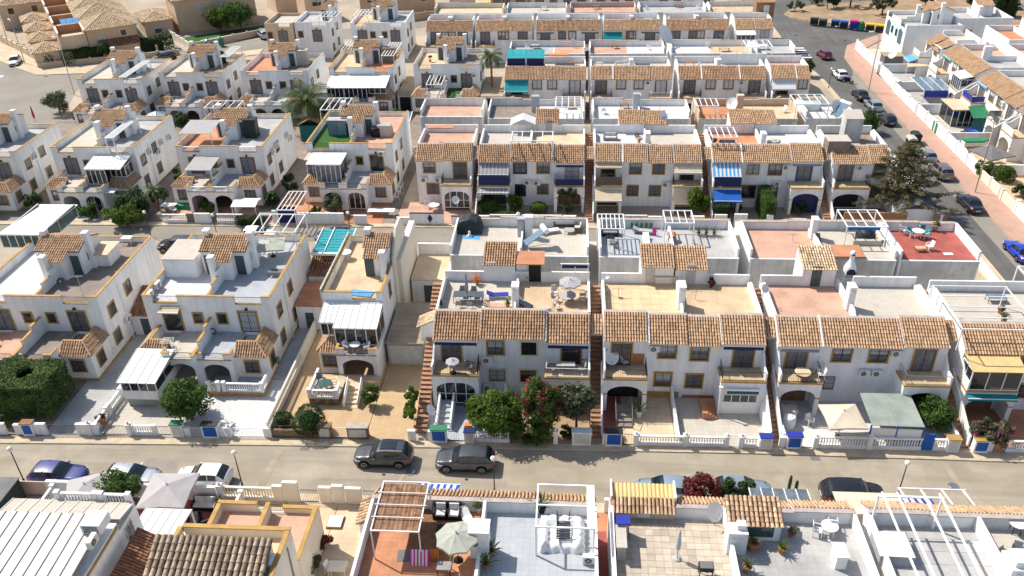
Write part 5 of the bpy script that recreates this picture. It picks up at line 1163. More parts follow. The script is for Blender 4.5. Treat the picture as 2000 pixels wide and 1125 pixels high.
for x, y, w, d, m, z in ((-80, 86.2, 59.4, 33.3, 'fl_dark', .09), (-62, 86.3, 9, 6, 'fl_pale', .12), (-48, 86.4, 10, 4, 'fl_pink', .12), (-36, 86.5, 14, 8, 'fl_terra', .115), (-20.5, 86.6, 8.8, 5.5, 'fl_pink', .12), (-80, 119.6, 70, 18, 'fl_dark', .095), (-20.5, 92.2, 1.9, 25, 'fl_sand2', .11), (-12, 120, 55, 3, 'fl_dark', .13)): yardsheet(x, x+w, y, y+d, m, z)
# ------------------------------------------------------------------ second row: terraced blocks
gU = 'white terraced blocks of the second row'; y2 = 91.9; D2 = 8.3
K = dict(D=D2, group=gU, back=((0, 99, 1.0),))
terrace('short white terraced block with a round glazed porch arch and three wall dots', -18.4, y2, 6.8, [('M', 0, 3.15, 0, dict(wins=[(1.6, 4.28, 1.35, 1.3, 'ochre', 'curtain'), (1.85, 1.5, 1.35, 1.3, 'ochre', 'curtain')], ac=[(.9, 0, 3.1), (2.6, 0, 3.1)])), ('R', 3.15, 6.8, .12, dict(dx=5.3, porch='glaz', rail='bars'))],
 floors=[(.2, 6.6, 'fl_pink')], chim=[], **K)
terrace('white terraced block with grey striped awnings and a navy balcony banner', -10.9, y2, 12.7, [('L', 0, 3.8, -.05, dict(ext=(1.35, .95, ['cushgrey', 'canvaswht']), low=(.8, .25, ['cushgrey', 'canvaswht']), cloth='navy', rail='navy')), ('M', 3.8, 9.1, .05, dict(wins=[(5.0, 4.28, 1.4, 1.35, 'navy', 'glasslite'), (7.75, 4.28, 1.4, 1.35, 'ochre', 'curtain'), (7.7, 1.5, 1.35, 1.35, 'creamsur', 'curtain'), (5.0, 1.2, 1.35, 1.6, None, 'glass')], ac=[(5.9, 0, 2.85), (7.0, 0, 2.8)])), ('R', 9.1, 12.7, -.1, dict(rail='navy', awn='navy', fill='shutter', dx=11.2, sur='creamsur'))],
 floors=[(.2, 6.0, 'fl_pale'), (6.2, 12.5, 'fl_sand2')], chim=[(6.1, 1, 1, 0)], towers=[dict(x0=6.6, x1=9.4, door=8.2, h=7.6)], **K)
T3 = terrace('white terraced block with beige awnings over both balconies', 2.9, y2, 12.6, [('L', 0, 3.3, .1, dict(ext=(.7, .35, ['sail']), low=(1.6, .75, ['sail']), cloth='wicker', rail='bars', fill='glass')), ('M', 3.3, 6.35, .05, dict(up=(4.85,), lo=(4.65,))), ('M', 6.4, 9.15, -.05, dict(up=(7.55,), lo=(7.3,), ac=[(8.5, 0, 2.7)])), ('R', 9.2, 12.6, 0, dict(ext=(1.0, .75, ['canvas']), low=(.35, 1.6, ['canvas']), rail='bars', fill='glass'))],
 floors=[(.2, 6.2, 'fl_white'), (6.4, 12.4, 'fl_pale')], chim=[(6.3, 2.6, 3.6, 8.2)], towers=[dict(x0=3.2, x1=6.3, h=7.5), dict(x0=6.4, x1=9.0, h=7.4)], fins=(3.3,), **K)
T4 = terrace('white terraced block with blue striped balcony awning above a plain blue one', 16.6, y2, 12.7, [('L', 0, 3.35, .1, dict(ext=(1.5, 1.1, ['bluelt', 'panelwhite']), low=(1.5, .75, ['blue']), cloth='navy', rail='bars')), ('M', 3.4, 9.0, .05, dict(wins=[(4.8, 4.28, 1.4, 1.35, 'creamsur', 'shutter'), (7.35, 4.28, 1.4, 1.35, 'brownsur', 'curtain'), (4.6, 1.3, 1.5, 1.5, 'brownsur', 'glass'), (7.2, 1.3, 1.4, 1.5, 'brownsur', 'curtain')], ac=[(8.5, 0, 5.0), (7.8, 0, 2.9)])), ('R', 9.0, 12.7, .2, dict(dx=10.7, rail='bluelt' if False else None, grille=0, fill='curtain', awn='cushgrey', sur='bluesur'))],
 floors=[(.2, 6.1, 'fl_terra'), (6.3, 12.5, 'fl_white')], chim=[(6.2, 2.8, 3.8, 8.1)], towers=[dict(x0=3.2, x1=6.1, h=7.6), dict(x0=6.2, x1=8.8, h=7.5)], fins=(3.4,), **K)
part('blue_tarp', MB().box(9.4, 12.3, -1.5, -1.46, .2, 2.5), 'navy', T4)
T5 = terrace('white terraced corner block half hidden by the pine tree', 30.3, y2, 6.6, [('L', 0, 4.2, -.05, dict(dx=1.7, fill='curtain', rail='bars', grille=0, ac=[(3.2, 0, 5.0)])), ('M', 4.2, 6.6, .05, dict(up=(5.5,), lo=(5.5,)))], floors=[(.2, 6.4, 'fl_dark')], **K)
g2r = 'rear halves of the second row blocks'
rear('rear terrace block with a pinkish wall beside the pale shed', -20, -11.6, 112.3, [(-19.8, -11.8, 'fl_pink')], D=6.6, group=g2r, n=2, wm='white')
rear('rear terrace block with a planted floor, blue pillar and white shade screen', -10.9, 1.8, 112.3, [(-10.7, -4.2, 'fl_dark'), (-4.0, 1.6, 'fl_white')], D=7.2, group=g2r)
rear('rear terrace block with pale blue pillar and large satellite dish', 2.9, 15.5, 112.3, [(3.1, 9, 'fl_white'), (9.2, 15.3, 'fl_white')], D=7.2, group=g2r, chim=[(6.5, 2.6, 3.6, 8.0)])
rear('rear terrace block with terracotta floor and sand coloured parapets', 16.6, 29.3, 112.3, [(16.8, 23, 'fl_terra'), (23.2, 29.1, 'fl_sand2')], D=7.2, group=g2r, wm='beige2')
rear('rear terrace corner block with a pergola and solar heater by the road', 30.3, 36.2, 112.3, [(30.5, 36.0, 'fl_white')], D=7.0, group=g2r, n=2)
for lb, x0, x1 in (('brown steps in the shaded alley left of the grey striped awnings', -11.6, -10.95), ('brown steps in the alley beside the navy balcony banner', 1.85, 2.85), ('brown steps in the alley left of the blue striped awning', 15.55, 16.55), ('brown steps in the alley beside the pine tree', 29.35, 30.25)):
 stairs(lb, x0, x1, 87.5, 99.8, indiv=False, sidewall='r', roofy=92.5-87.5, group='outdoor stairs of the second row')
gw = 'street walls of the second row'
yard('white street wall with two short rows of balusters below the orange trees', 86.2, [('b', -48.36, -45.5, 1.1), ('d', -45.44, -44.46, 1.2, 'slategrey'), ('w', -44.4, -42.49, 1.2), ('d', -42.43, -41.75, 1.2, 'slategrey'), ('b', -41.68, -38.54, 1.2)], group=gw)
yard('plain white street wall with a navy boat-tarp gate', 86.3, [('w', -34.95, -34.46, 1.6), ('d', -34.4, -32.01, 2.2, 'navy'), ('w', -31.95, -26.39, 1.35), ('g', -26.21, -25.29, 1.0), ('w', -25.23, -23.65, 1.1), ('w', -20.14, -18.62, .9)], group=gw)
b = yard('white street wall with a navy cap line and dark diamond motif', 86.55, [('w', -18.61, -14.56, 1.35, 'navy'), ('w', -13.71, -12.51, 1.0, 'navy')], group=gw)
part('diamond', MB().prism([(0, -.55), (.32, 0), (0, .55), (-.32, 0)], 'y', -.11, -.092), 'navy', b, (2.4, 0, .75))
yard('white baluster street wall before the round clipped shrubs', 86.9, [('w', -10.91, -9.28, .9), ('b', -9.22, -6.08, 1.1), ('p', -5.9, 1.2), ('b', -5.47, -0.78, 1.1), ('w', -0.66, 0.84, 1.0)], group=gw)
yard('white baluster street wall before the beige awnings', 86.9, [('b', 6.38, 9, 1.2), ('w', 9.12, 10.66, 1.0), ('w', 13.91, 15.51, 1.1)], group=gw)
yard('white street wall with grey-white piers before the green box hedge', 86.9, [('w', 16.65, 18.06, 1.3), ('w', 18.88, 20.35, 1.4), ('g', 20.4, 21.52, 1.0), ('w', 22.51, 23.27, 1.3), ('b', 25.6, 27.06, .9)], group=gw)
yard('dark boundary wall with a grey shed roof behind the red terrace', 87.2, [('w', 31.19, 38.13, 1.6), ('w', 41.12, 42.61, 1.6)], wm='brownwall', group=gw)
t = thing('shed', 'grey gable shed behind the dark wall beside the road', 'shed', (37.3, 87.8)); part('wall', MB().box(0, 4.3, 0, 4.2, 0, 1.9), 'whitewash', t)
part('roof', MB().prism([(-.2, 1.9), (2.15, 2.6), (4.5, 1.9), (4.5, 1.98), (2.15, 2.7), (-.2, 1.98)], 'y', -.3, 4.5), 'slategrey', t)
t = thing('garden_wall', 'white capped wall along the road beside the pine tree', 'wall', (41.9, 87)); part('wall', MB().box(-.12, .12, 0, 22, 0, 1.5), 'white', t); part('coping', MB().box(-.22, .22, 0, 22, 1.502, 1.62), 'panelwhite', t)
# ------------------------------------------------------------------ far terraced rows
gF = 'white terraced blocks of the third row'
K = dict(D=6.8, group=gF, det=1, tile='tile', sur='brownsur')
U1 = terrace('white terraced block with a turquoise balcony awning and a turquoise roof canopy', -10.0, 122.9, 12.2, [('L', 0, 3.7, .05, dict(ext=(1.35, 1.3, ['tealpale', 'tealpale']), fill='glass', rail=None)), ('M', 3.7, 8.8, 0, dict(wins=[(4.9, 4.28, 1.3, 1.35, 'ochre', 'shutter'), (7.2, 4.28, 1.3, 1.35, 'ochre', 'shutter')])), ('R', 8.8, 12.2, -.05, dict(dx=10.6, fill='shutter'))], floors=[(.2, 6, 'fl_dark'), (6.2, 12, 'fl_pale')], **K)
U2 = terrace('white terraced block with four white shuttered windows and dark balcony doors', 2.9, 122.9, 12.0, [('L', 0, 3.3, 0, dict(dx=1.6)), ('M', 3.35, 8.9, 0, dict(wins=[(4.6, 4.28, 1.3, 1.35, 'ochre', 'shutter'), (7.2, 4.28, 1.3, 1.35, 'ochre', 'shutter')], ac=[(8.6, 0, 5.0)])), ('R', 8.9, 12, -.05, dict(dx=10.5, fill='shutter', rail='bars', rm='framew'))], floors=[(.2, 6, 'fl_pale'), (6.2, 11.8, 'fl_pale')], fins=(3.33,), chim=[(6.1, 2.6, 3.6, 7.8)], **K)
U3 = terrace('white terraced block with a brown striped chair balcony in the third row', 15.9, 122.9, 12.8, [('L', 0, 3.4, 0, dict(dx=1.7)), ('M', 3.4, 9.0, 0, dict(wins=[(4.8, 4.28, 1.3, 1.35, 'ochre', 'shutter'), (7.4, 4.28, 1.3, 1.35, 'ochre', 'shutter')], ac=[(9.3, 0, 5.0)])), ('R', 9.0, 12.8, -.05, dict(dx=11.2))], floors=[(.2, 6, 'fl_pale'), (6.2, 12.6, 'fl_white')], fins=(3.4, 9.0), chim=[(6.1, 2.6, 3.6, 7.8)], **K)
U4 = terrace('white corner block with a big pale awning over its dark balcony', 29.4, 122.9, 5.7, [('L', 0, 3.6, .1, dict(ext=(1.2, 1.05, ['panelwhite']), fill='glass', rail=None)), ('M', 3.7, 5.7, 0, dict(wins=[(4.7, 4.28, 1.2, 1.35, 'ochre', 'shutter')]))], floors=[(.2, 5.5, 'fl_pink')], fins=(3.65,), **K)
g3r = 'rear halves of the third row blocks'
for lb, x0, x1, fl, wm in (('rear terrace block with orange awning and cream shed roof in the third row', -10, 2.2, [(-9.8, -3, 'fl_grey'), (-2.8, 2, 'fl_pink')], 'white'), ('rear terrace block with a pink parapet in the third row', 2.9, 14.9, [(3.1, 9, 'fl_pink'), (9.2, 14.7, 'fl_white')], 'white'), ('rear terrace block with white walls and sand tiled ledge in the third row', 15.9, 28.7, [(16.1, 22, 'fl_white'), (22.2, 28.5, 'fl_sand')], 'whitewash'), ('rear corner terrace with a white pergola and dark table in the third row', 29.4, 35.4, [(29.6, 35.2, 'fl_grey')], 'white')):
 rear(lb, x0, x1, 141.0, fl, D=6.4, group=g3r, n=3, wm=wm)
gG = 'white terraced blocks of the fourth row'
K = dict(D=6.3, group=gG, det=1, sur='brownsur', floors=[(.2, 99, 'fl_pink')])
def far_block(lb, x0, w, aw=None, wm='white', fl='fl_pink', ext=None):
 K2 = dict(K); K2['floors'] = [(.2, w/2-.1, fl), (w/2+.1, w-.2, 'fl_pale')]
 return terrace(lb, x0, 150.6, w, [('L', 0, 3.4, 0, dict(awn=aw, ext=ext)), ('M', 3.4, w-3.5, .05, dict(wins=[(4.7, 4.28, 1.2, 1.25, 'brownsur', 'curtain'), (w-4.9, 4.28, 1.2, 1.25, 'brownsur', 'shutter')])), ('R', w-3.5, w, 0, dict(awn=aw))], wm=wm, chim=[(w/2, 2, 2.8, 7.6)], **K2)
far_block('white terraced block with pinkish roof walls at the left end of the fourth row', -26.2, 8.4, wm='white', fl='fl_pink')
far_block('white terraced block behind the small palm in the fourth row', -17.2, 10.2)
far_block('white terraced block with dark awning boxes in the fourth row', -6.4, 11.4, 'slategrey', fl='fl_white')
far_block('white terraced block with a plain turquoise awning in the fourth row', 5.6, 10.0, 'slategrey', ext=(1.2, 1.2, ['teal']))
far_block('white terraced block facing the tilted white dish in the fourth row', 16.6, 11.0, fl='fl_pink')
V5b = terrace('white corner block with two sand coloured awnings in the fourth row', 28.6, 150.6, 6.6, [('L', 0, 3.3, 0, dict(ext=(1.0, .3, ['sail']), sun=4, rail=None)), ('M', 3.4, 6.6, 0, dict(wins=[(5.2, 4.28, 1.6, 1.35, None, 'shutter')]))], D=6.3, group=gG, det=1, floors=[(.2, 6.4, 'fl_sand')])
g4r = 'rear halves of the fourth row blocks'
for lb, x0, x1, fl, wm in (('rear terrace block with cream walls at the left end of the fourth row', -26.2, -13, 'fl_sand2', 'cream'), ('rear terrace block with a blue-white roof room in the fourth row', -12.4, -1, 'fl_pale', 'white'), ('rear terrace block with a red-brown wall in the fourth row', -.4, 12, 'fl_pink', 'pinkwall'), ('rear terrace block with white plant shelves in the fourth row', 12.6, 25, 'fl_grey', 'white'), ('rear corner terrace with a brown gable wall in the fourth row', 25.6, 36.5, 'fl_sand', 'white')):
 rear(lb, x0, x1, 168.0, [(x0+.2, x1-.2, fl)], D=6.4, group=g4r, n=3, wm=wm)
t = thing('roof_room', 'brown roof room with a pale door at the far corner terrace', 'roof room', (33.2, 157.2, 6.2)); part('wall', MB().box(0, 3.2, 0, 3, -3.5, 2.6), 'brownwall', t); part('door', MB().box(1.3, 2.3, -.04, .02, .1, 2.1), 'panelwhite', t); part('roof_tiles', MB().tiles((-.1, -.2, 2.65), (1,0,0), (0, .96, .28), 3.4, 3.3), ['tile', 'tileunder'], t, kind='stuff')
gH = 'white terraced blocks of the farthest row'
for i, (lb, x0, w, m, aw) in enumerate((('far white block with a yellow striped awning at the top edge', -20, 11, 'pinkwall', ['yellow', 'panelwhite']), ('far white block with white balcony frames at the top edge', -8.4, 12, 'white', None), ('far grey-white block with dark windows at the top edge', 4.2, 12, 'white', None), ('far white block beside the road bend at the top edge', 16.8, 12, 'whitewash', None))):
 terrace(lb, x0, 177.5, w, [('L', 0, 3.4, 0, dict(ext=(1.2, .8, aw) if aw else None)), ('M', 3.4, w-3.4, 0, dict(up=(4.6, w-4.6))), ('R', w-3.4, w, 0)], D=6, group=gH, det=1, sur='brownsur', floors=[(.2, w-.2, 'fl_pale')], wm=m)
# ------------------------------------------------------------------ blocks across the main road, facing it
gR = 'white blocks across the main road'; rz = -pi/2
K = dict(rz=rz, group=gR, det=1)
RA = terrace('white block across the road with a flat white glazed balcony', 58.9, 136.0, 12.2, [('L', 0, 3.4, -.05, dict(awn='teal', rail='solid')), ('M', 3.4, 8.8, 0, dict(up=(4.8, 7.0), lo=(4.8,))), ('R', 8.8, 12.2, 0, dict(sun=5, rail=None, npan=1))], floors=[(.2, 6, 'fl_pink'), (6.2, 12, 'fl_grey')], D=8.2, chim=[(6.1, 3, 4.2, 8.4)], **K)
RB = terrace('white block across the road with a royal blue balcony and two ochre windows', 58.9, 122.6, 12.6, [('L', 0, 3.4, 0, dict(awn='bluelt', rail='royal')), ('M', 3.4, 9.0, .05, dict(up=(4.9, 7.4), lo=(4.9, 7.4), ac=[(8.6, 0, 4.8)])), ('R', 9.0, 12.6, 0, dict(rail='glasslite'))], floors=[(.2, 6, 'fl_pale'), (6.2, 12, 'fl_pale')], D=8.2, **K)
RC = terrace('white block across the road at the right picture edge with an arched porch', 58.9, 109.2, 12.6, [('L', 0, 3.4, 0, dict(rail='solid')), ('M', 3.4, 9.0, .05, dict(up=(4.9, 7.4), lo=(4.9, 7.4))), ('R', 9.0, 12.6, 0)], floors=[(.2, 12, 'fl_pale')], D=8.2, **K)
for s_, (xx, h) in enumerate(((123.15, 8.0), (109.6, 8.0))):
 t = thing('party_wall', ('curved grey-white wall fin between the first two blocks across the road', 'curved wall fin right of the royal blue balcony block')[s_], 'wall', (56.2, xx)); n = 10
 part('wall', MB().prism([(0, 0)]+[(9.5, 0), (9.5, 6.9)]+[(9.5-9.5*(k/n), 6.9-3.6*(k/n)**2.2) for k in range(1, n)]+[(0, 3.3)], 'y', -.12, .12), 'greywall', t)
RD = terrace('small white house with a light blue awning across the road', 59.2, 144.4, 6.0, [('R', 0, 3.0, -.5, dict(rail='solid', low=(1.3, .5, ['bluelt']), ext=None)), ('M', 3.0, 6.0, -.7, dict(up=(4.5,)))], floors=[(.2, 5.8, 'fl_pale')], D=6, **K)
S13 = semi('tall white corner house with stepped ochre parapets near the waste containers', 57.2, 159.5, 10.5, 9.5, front=False, det=1, group=gR, sides=(), sur='teal', cap='ochre')
S13.rotation_euler = (0, 0, -pi/2)
for lb, x, y, w, d, h, wm, fl in (('rear flat-roofed block with a pergola frame across the road', 68.0, 122.5, 12, 13.5, 6.2, 'white', 'fl_pink'), ('rear flat-roofed block with a brown patio wall across the road', 68.4, 108.5, 12, 13.4, 6.2, 'white', 'fl_pale'), ('tall white rear house with a pantile shed across the road', 69, 137.5, 9, 9, 6.4, 'white', 'fl_terra'), ('white rear house at the far right edge across the road', 80.8, 118, 10, 14, 6.0, 'white', 'fl_red'), ('white gabled house beside the cypress trees', 66.5, 152, 9.5, 8, 6.2, 'white', 'fl_grey'), ('white rear block behind the arched porch across the road', 68.4, 95, 12, 12.5, 6.2, 'white', 'fl_grey')):
 t = thing('house', lb, 'house', (x, y), 0, 'white houses behind the road blocks'); b = MB().box(0, w, 0, d, 0, h)
 b.box(0, w, 0, .2, h+.001, h+.9); b.box(0, w, d-.2, d, h+.001, h+.9); b.box(0, .2, .2, d-.2, h+.001, h+.9); b.box(w-.2, w, .2, d-.2, h+.001, h+.9); b.box(w*.5-.1, w*.5+.1, .21, d-.21, h+.001, h+.8)
 part('wall', b, wm, t); floorpart(t, .21, w-.21, .21, d-.21, h+.003, fl); chimney(t, w*.5, d*.3, d*.3+.8, h+.1, h+2.2)
 tower(t, w*.55, w*.55+2.8, d*.62, d*.62+2.4, h+.02, h+1.9, .7)
 for q in (w*.25, w*.7): win(t, q, 0, 3.8, 1.1, 1.2, sur='ochre', fill='curtain', det=1)
 for q in (d*.3, d*.7): win(t, 0, q, 3.8, 1.1, 1.2, -pi/2, sur='ochre', fill='curtain', det=1)
gy = 'white walls along the pink pavement'
for lb, y0, y1, h, m in (('white road wall curving round the pool corner', 144, 158, 1.7, 'white'), ('white road wall in front of the light blue awning', 134.5, 143.8, 1.6, 'white'), ('white road wall in front of the blue and white carport roof', 124, 134.3, 1.6, 'white'), ('white road wall with a green gate below the royal blue balcony', 112.5, 123.8, 1.7, 'white'), ('white road wall with a grey parasol behind it', 101.5, 112.2, 1.7, 'white'), ('cream and white road wall with low yellow planting', 91, 101.2, 1.3, 'cream'), ('white stepped road wall at the right edge', 70, 90.7, 1.6, 'white')):
 t = thing('garden_wall', lb, 'wall', (51.7 if y1 < 143 else 52.4, y0), 0, gy); L = y1-y0; n = max(2, round(L/3.4)); b = MB()
 for i in range(n): b.box(-.1, .1, i*L/n+.002, (i+1)*L/n-.002, 0, h+.06*(i % 2))
 for i in range(n+1): b.box(-.17, .17, i*L/n-.17, i*L/n+.17, 0, h+.16)
 part('wall', b, m, t)
 if 'green gate' in lb: part('gate', MB().box(-.13, -.105, 3.0, 4.6, .05, 1.6), 'plasticgn', t)
for y, lb in ((143.9, 'white side wall between the pool yard and the next yard'), (134.4, 'white side wall before the glazed garden room'), (123.9, 'mauve-white side wall with a dark metal ornament'), (112.3, 'white side wall with iron railings and a green boat cover'), (101.3, 'pale side wall behind the yellow bushes')):
 t = thing('garden_wall', lb, 'wall', (51.85, y), 0, 'side walls of the road yards'); part('wall', MB().box(0, 6.3, -.1, .1, 0, 1.6), 'white', t)
for x0, x1, y0, y1, m in ((52.5, 58.8, 143.9, 158, 'fl_pale'), (51.8, 58.8, 124, 143.8, 'fl_grey'), (51.8, 58.8, 112, 123.9, 'fl_pale'), (51.8, 58.8, 88, 112, 'fl_sand')): yardsheet(x0, x1, y0, y1, m)
t = thing('swimming_pool', 'small turquoise pool with a white rim in the corner yard', 'pool', (57.6, 152.2)); part('rim', MB().box(-1.3, 1.3, -1.2, 1.2, .14, .5), 'panelwhite', t); part('water', MB().box(-1.1, 1.1, -1.0, 1.0, .501, .52), 'poolwater', t)
# ------------------------------------------------------------------ villas
A_ = radians(34)
def vv(x, y, u, v): return (x+u*cos(A_)-v*sin(A_), y+u*sin(A_)+v*cos(A_))
vw = [('f', 2.2, 3.6, 1.1, 1.1), ('f', 6.4, 3.9, 1.0, 1.0, 'glass'), ('l', 3.0, 3.6, 1.0, 1.1)]
villa('sand coloured corner villa with a large hipped roof behind the long hedge', -90.8, 152.6, 8.8, 8.0, 5.6, A_, wins=vw+[('f', 2.0, .9, 1.0, 1.0, 'glass')], lower=(1.8, 8.6, 1.6, 2.5))
for k, (lb, u, v, w, d, h, wm) in enumerate((('second sand villa up the row with solar panels beside its roof', -.3, 9.2, 9.2, 8.0, 5.6, 'beige'), ('third sand villa up the row with an arched white dormer', -.2, 18.4, 9.0, 8, 5.6, 'beige2'), ('fourth sand villa at the top edge left of the narrow street', 0, 27.6, 9, 8, 5.6, 'beige'), ('fifth sand villa at the top left corner', 0, 37, 9, 8, 5.6, 'beige2'))):
 villa(lb, *vv(-90.8, 152.6, u, v), w, d, h, A_, wm=wm, wins=vw)
gA = 'flat roofed villa wings with terracotta courtyards'
for k, (lb, v) in enumerate((('white-rimmed roof courtyard with an orange inner wall beside the corner villa', 0), ('second white-rimmed roof courtyard with an orange inner wall up the row', 9.2), ('third roof courtyard at the left of the villa row', 18.4), ('fourth roof courtyard near the top left tree', 27.6))):
 villa(lb, *vv(-90.8, 152.6, -4.8, v+.3), 4.7, 6.8, 4.2, A_, wm='beige2', flat=True, group=gA)
 villa(('low tiled garage wing with white dormer roof', 'second low tiled garage wing along the row', 'third low tiled wing with pergola along the row', 'fourth low tiled wing at the top left')[k], *vv(-90.8, 152.6, -9.6, v+.8), 4.6, 5.5, 2.7, A_, wm='beige2', rise=1.1, group='low tiled wings of the villas')
t = thing('solar_array', 'blue solar panels on a low roof between the first two sand villas', 'solar panels', (*vv(-90.8, 152.6, -3.4, 7.6), 4.4), A_)
for i in range(3): part('panel', MB().prism([(0, .9), (1.7, 1.9), (1.68, 1.96), (-.02, .96)], 'x', i*1.1, i*1.1+1.04), 'bluelt', t); part('frame', MB().bar((i*1.1+.5, 1.6, 0), (i*1.1+.5, 1.6, 1.8), .06), 'steel', t)
villa('big sand villa behind the pool and bright green trees', *vv(-72, 165.2, -4.5, 10.5), 16.5, 10, 6.6, A_, wins=[('f', 5.2, 4.4, 1.1, 1.1), ('f', 9.8, 4.4, 1.1, 1.0)])
villa('low sand villa with white conservatory left of the big pool villa', *vv(-72, 165.2, -11, 11), 5.5, 9, 3.2, A_, rise=1.2, wm='beige2', wins=[('f', 2.5, .8, 1.4, 1.5, 'glass')])
for k, (lb, x, y, w, d, h, wm, fl) in enumerate((('tan house with arched dark porches at the top of the villa street', -66, 188, 9, 8, 5.6, 'beige2', False), ('brown house with a long dark tiled roof at the top edge', -46, 184, 16, 7, 5.2, 'beige3', False), ('yellow house at the top edge beside the parked cars', -27, 188.5, 9, 6, 4.6, 'cream', True), ('tan house with dark awnings at the top edge', -57, 180.2, 5.6, 6, 5.6, 'beige2', True), ('white and tan house at the far end of the villa street', -88, 196, 9, 8, 5.6, 'beige2', False), ('pinkish house at the top edge before the far white blocks', -18, 194, 14, 7, 6, 'pinkwall', True), ('large sand villa at the far top left', -130, 190, 12, 10, 6, 'beige', False), ('sand villa with hedge at the left picture edge', -122, 175, 9, 8, 5, 'beige2', False))):
 villa(lb, x, y, w, d, h, A_ if k in (0, 3, 4, 6, 7) else radians(6), wm=wm, flat=fl, wins=[('f', 2.2, 3.2, 1.1, 1.2, 'glass'), ('f', w-2.2, 3.2, 1.1, 1.2, 'glass')], group='sand coloured houses at the top edge')
gP = 'rendered garden walls of the villas'
for lb, a, c, h, m in (('curved sand garden wall below the long hedge', (-99, 148), (-75.5, 156.5), 1.0, 'beige2'), ('sand garden wall in front of the blue pool', (-74.6, 159.6), (-61.0, 172.6), 1.3, 'pinkwall'), ('cream wall on the right side of the villa street', (-74.8, 160.0), (-97, 186), 1.3, 'cream'), ('cream wall on the left side of the villa street', (-80.6, 158.0), (-104, 184), 1.3, 'beige2'), ('sand wall with pillars along the villa garage wings', (-98.5, 149.5), (-124, 172), 1.4, 'beige2'), ('long brown wall at the top edge above the parked cars', (-45, 176), (-26, 185), 1.6, 'beige3'), ('tan wall beside the parked grey car', (-61, 172.8), (-54, 178.5), 1.8, 'beige2')):
 d = Vector((c[0]-a[0], c[1]-a[1], 0)); L = d.length; t = thing('garden_wall', lb, 'wall', a, math.atan2(d.y, d.x), gP); b = MB().box(0, L, -.12, .12, 0, h)
 for i in range(int(L/3)+1): b.box(i*3-.16, i*3+.16, -.17, .17, 0, h+.2)
 part('wall', b, m, t)
t = thing('swimming_pool', 'bright blue rectangular pool behind the pink wall', 'pool', (-70.5, 167.2), A_+.12); part('rim', MB().box(-4.5, 5.5, -1.6, 1.6, 0, .3), 'fl_pale', t); part('water', MB().box(-4.1, 5.1, -1.25, 1.25, .301, .32), 'poolblue', t)
sheet_poly('lawn', [vv(-73.6, 162, 0, 0), vv(-73.6, 162, 16, 0), vv(-73.6, 162, 16, 9), vv(-73.6, 162, -3, 9)], .06, 'lawn')
# ------------------------------------------------------------------ near row, seen from behind
def tiles_single(p, O, U, V, L, H, pitch, row, m='tileone'):
 U, V, O = Vector(U), Vector(V).normalized(), Vector(O); N = U.cross(V)
 nc = max(1, round(L/pitch)); nr = max(1, round(H/row)); w = L/nc; h = H/nr
 def mk():
  b = MB(); a = np.linspace(pi, 0, 6); lo = [(w*.43*cos(q), -.05, w*.42*sin(q)+.015) for q in a]; hi = [(w*.34*cos(q), h, w*.34*sin(q)) for q in a]
  b.add(lo+hi, [(k, k+1, k+7, k+6) for k in range(5)], 0, .5, True); b.add(lo, [(5, 4, 3, 2, 1, 0)]); return b.mesh('roof_tile', [m])
 me = cached(('tile1', w, h, m), mk)
 part('tile_bed', MB().poly([tuple(O-N*.02), tuple(O-N*.02+U*L), tuple(O-N*.02+U*L+V*H), tuple(O-N*.02+V*H)]), 'tileunder', p)
 for i in range(nc):
  for j in range(nr):
   o = part('roof_tile', me, None, p); q = O+U*((i+.5)*w+R.uniform(-.01, .01))+V*(j*h)+N*R.uniform(0, .012)
   o.matrix_local = Matrix(((U.x, V.x, N.x, q.x), (U.y, V.y, N.y, q.y), (U.z, V.z, N.z, q.z), (0, 0, 0, 1)))
gN = 'near row of houses seen from behind'
FA = rear('near terrace block with a red terrace, reed pergola and a blue-grey roof deck', -11.9, 1.95, 38.6, [(-11.7, -4.95, 'fl_terra'), (-4.75, 1.75, 'fl_bluegrey')], D=10, short=1.1, group=gN, n=4, chim=[(6.8, 3, 3, 0)])
FC = rear('near terrace block with beige floor tiles and a grey-green plant terrace', 2.75, 17.3, 38.6, [(2.95, 9.5, 'fl_sand', 'ft_beige', .46), (9.7, 17.1, 'fl_grey')], D=10, short=1.1, group=gN, n=4)
FE = rear('near terrace block with grey floor tiles under a long white beam frame', 18.0, 32, 38.6, [(18.2, 24.2, 'fl_grey', 'ft_grey', .95), (24.4, 31.8, 'fl_pale')], D=10, short=1.1, group=gN, n=4)
awning(FA, 8.9, 11.7, -.05, 5.3, 1.3, .5, ['blue', 'panelwhite'], val=.12)
awning(FE, 8.6, 12.2, -.05, 5.2, 1.6, .5, ['royal', 'panelwhite'], val=.12)
sheet_poly('alley_floor', [(1.96, 26), (2.74, 26), (2.74, 38), (1.96, 38)], 3.0, 'fl_red', 0)
for x, m in ((-4.85, 'white'), (9.6, 'white'), (24.3, 'whitewash')):
 t = thing('party_wall', {-4.85: 'white party wall between the red terrace and the blue-grey deck', 9.6: 'white party wall with a pale blue post on the beige terrace', 24.3: 'white slanting party wall with an oval grille'}[x], 'wall', (x, 28.6, 6.2)); part('wall', MB().box(-.09, .09, 0, 7.7, .02, 1.0), m, t)
t = thing('chimney_post', 'pale blue-white chimney post on the red terrace wall', 'chimney', (-4.85, 33.2, 6.2)); part('shaft', MB().box(-.55, .55, -.5, .5, 0.02, 2.1), 'whitewash', t); part('cap', MB().box(-.6, .6, -.55, .55, 2.102, 2.2), 'white', t); part('vent', MB().box(.2, .35, -.53, -.49, 1.2, 1.5), 'panelwhite', t); part('lamp', MB().ball((-.2, -.56, 1.3), .16, 8), 'doorgrey', t)
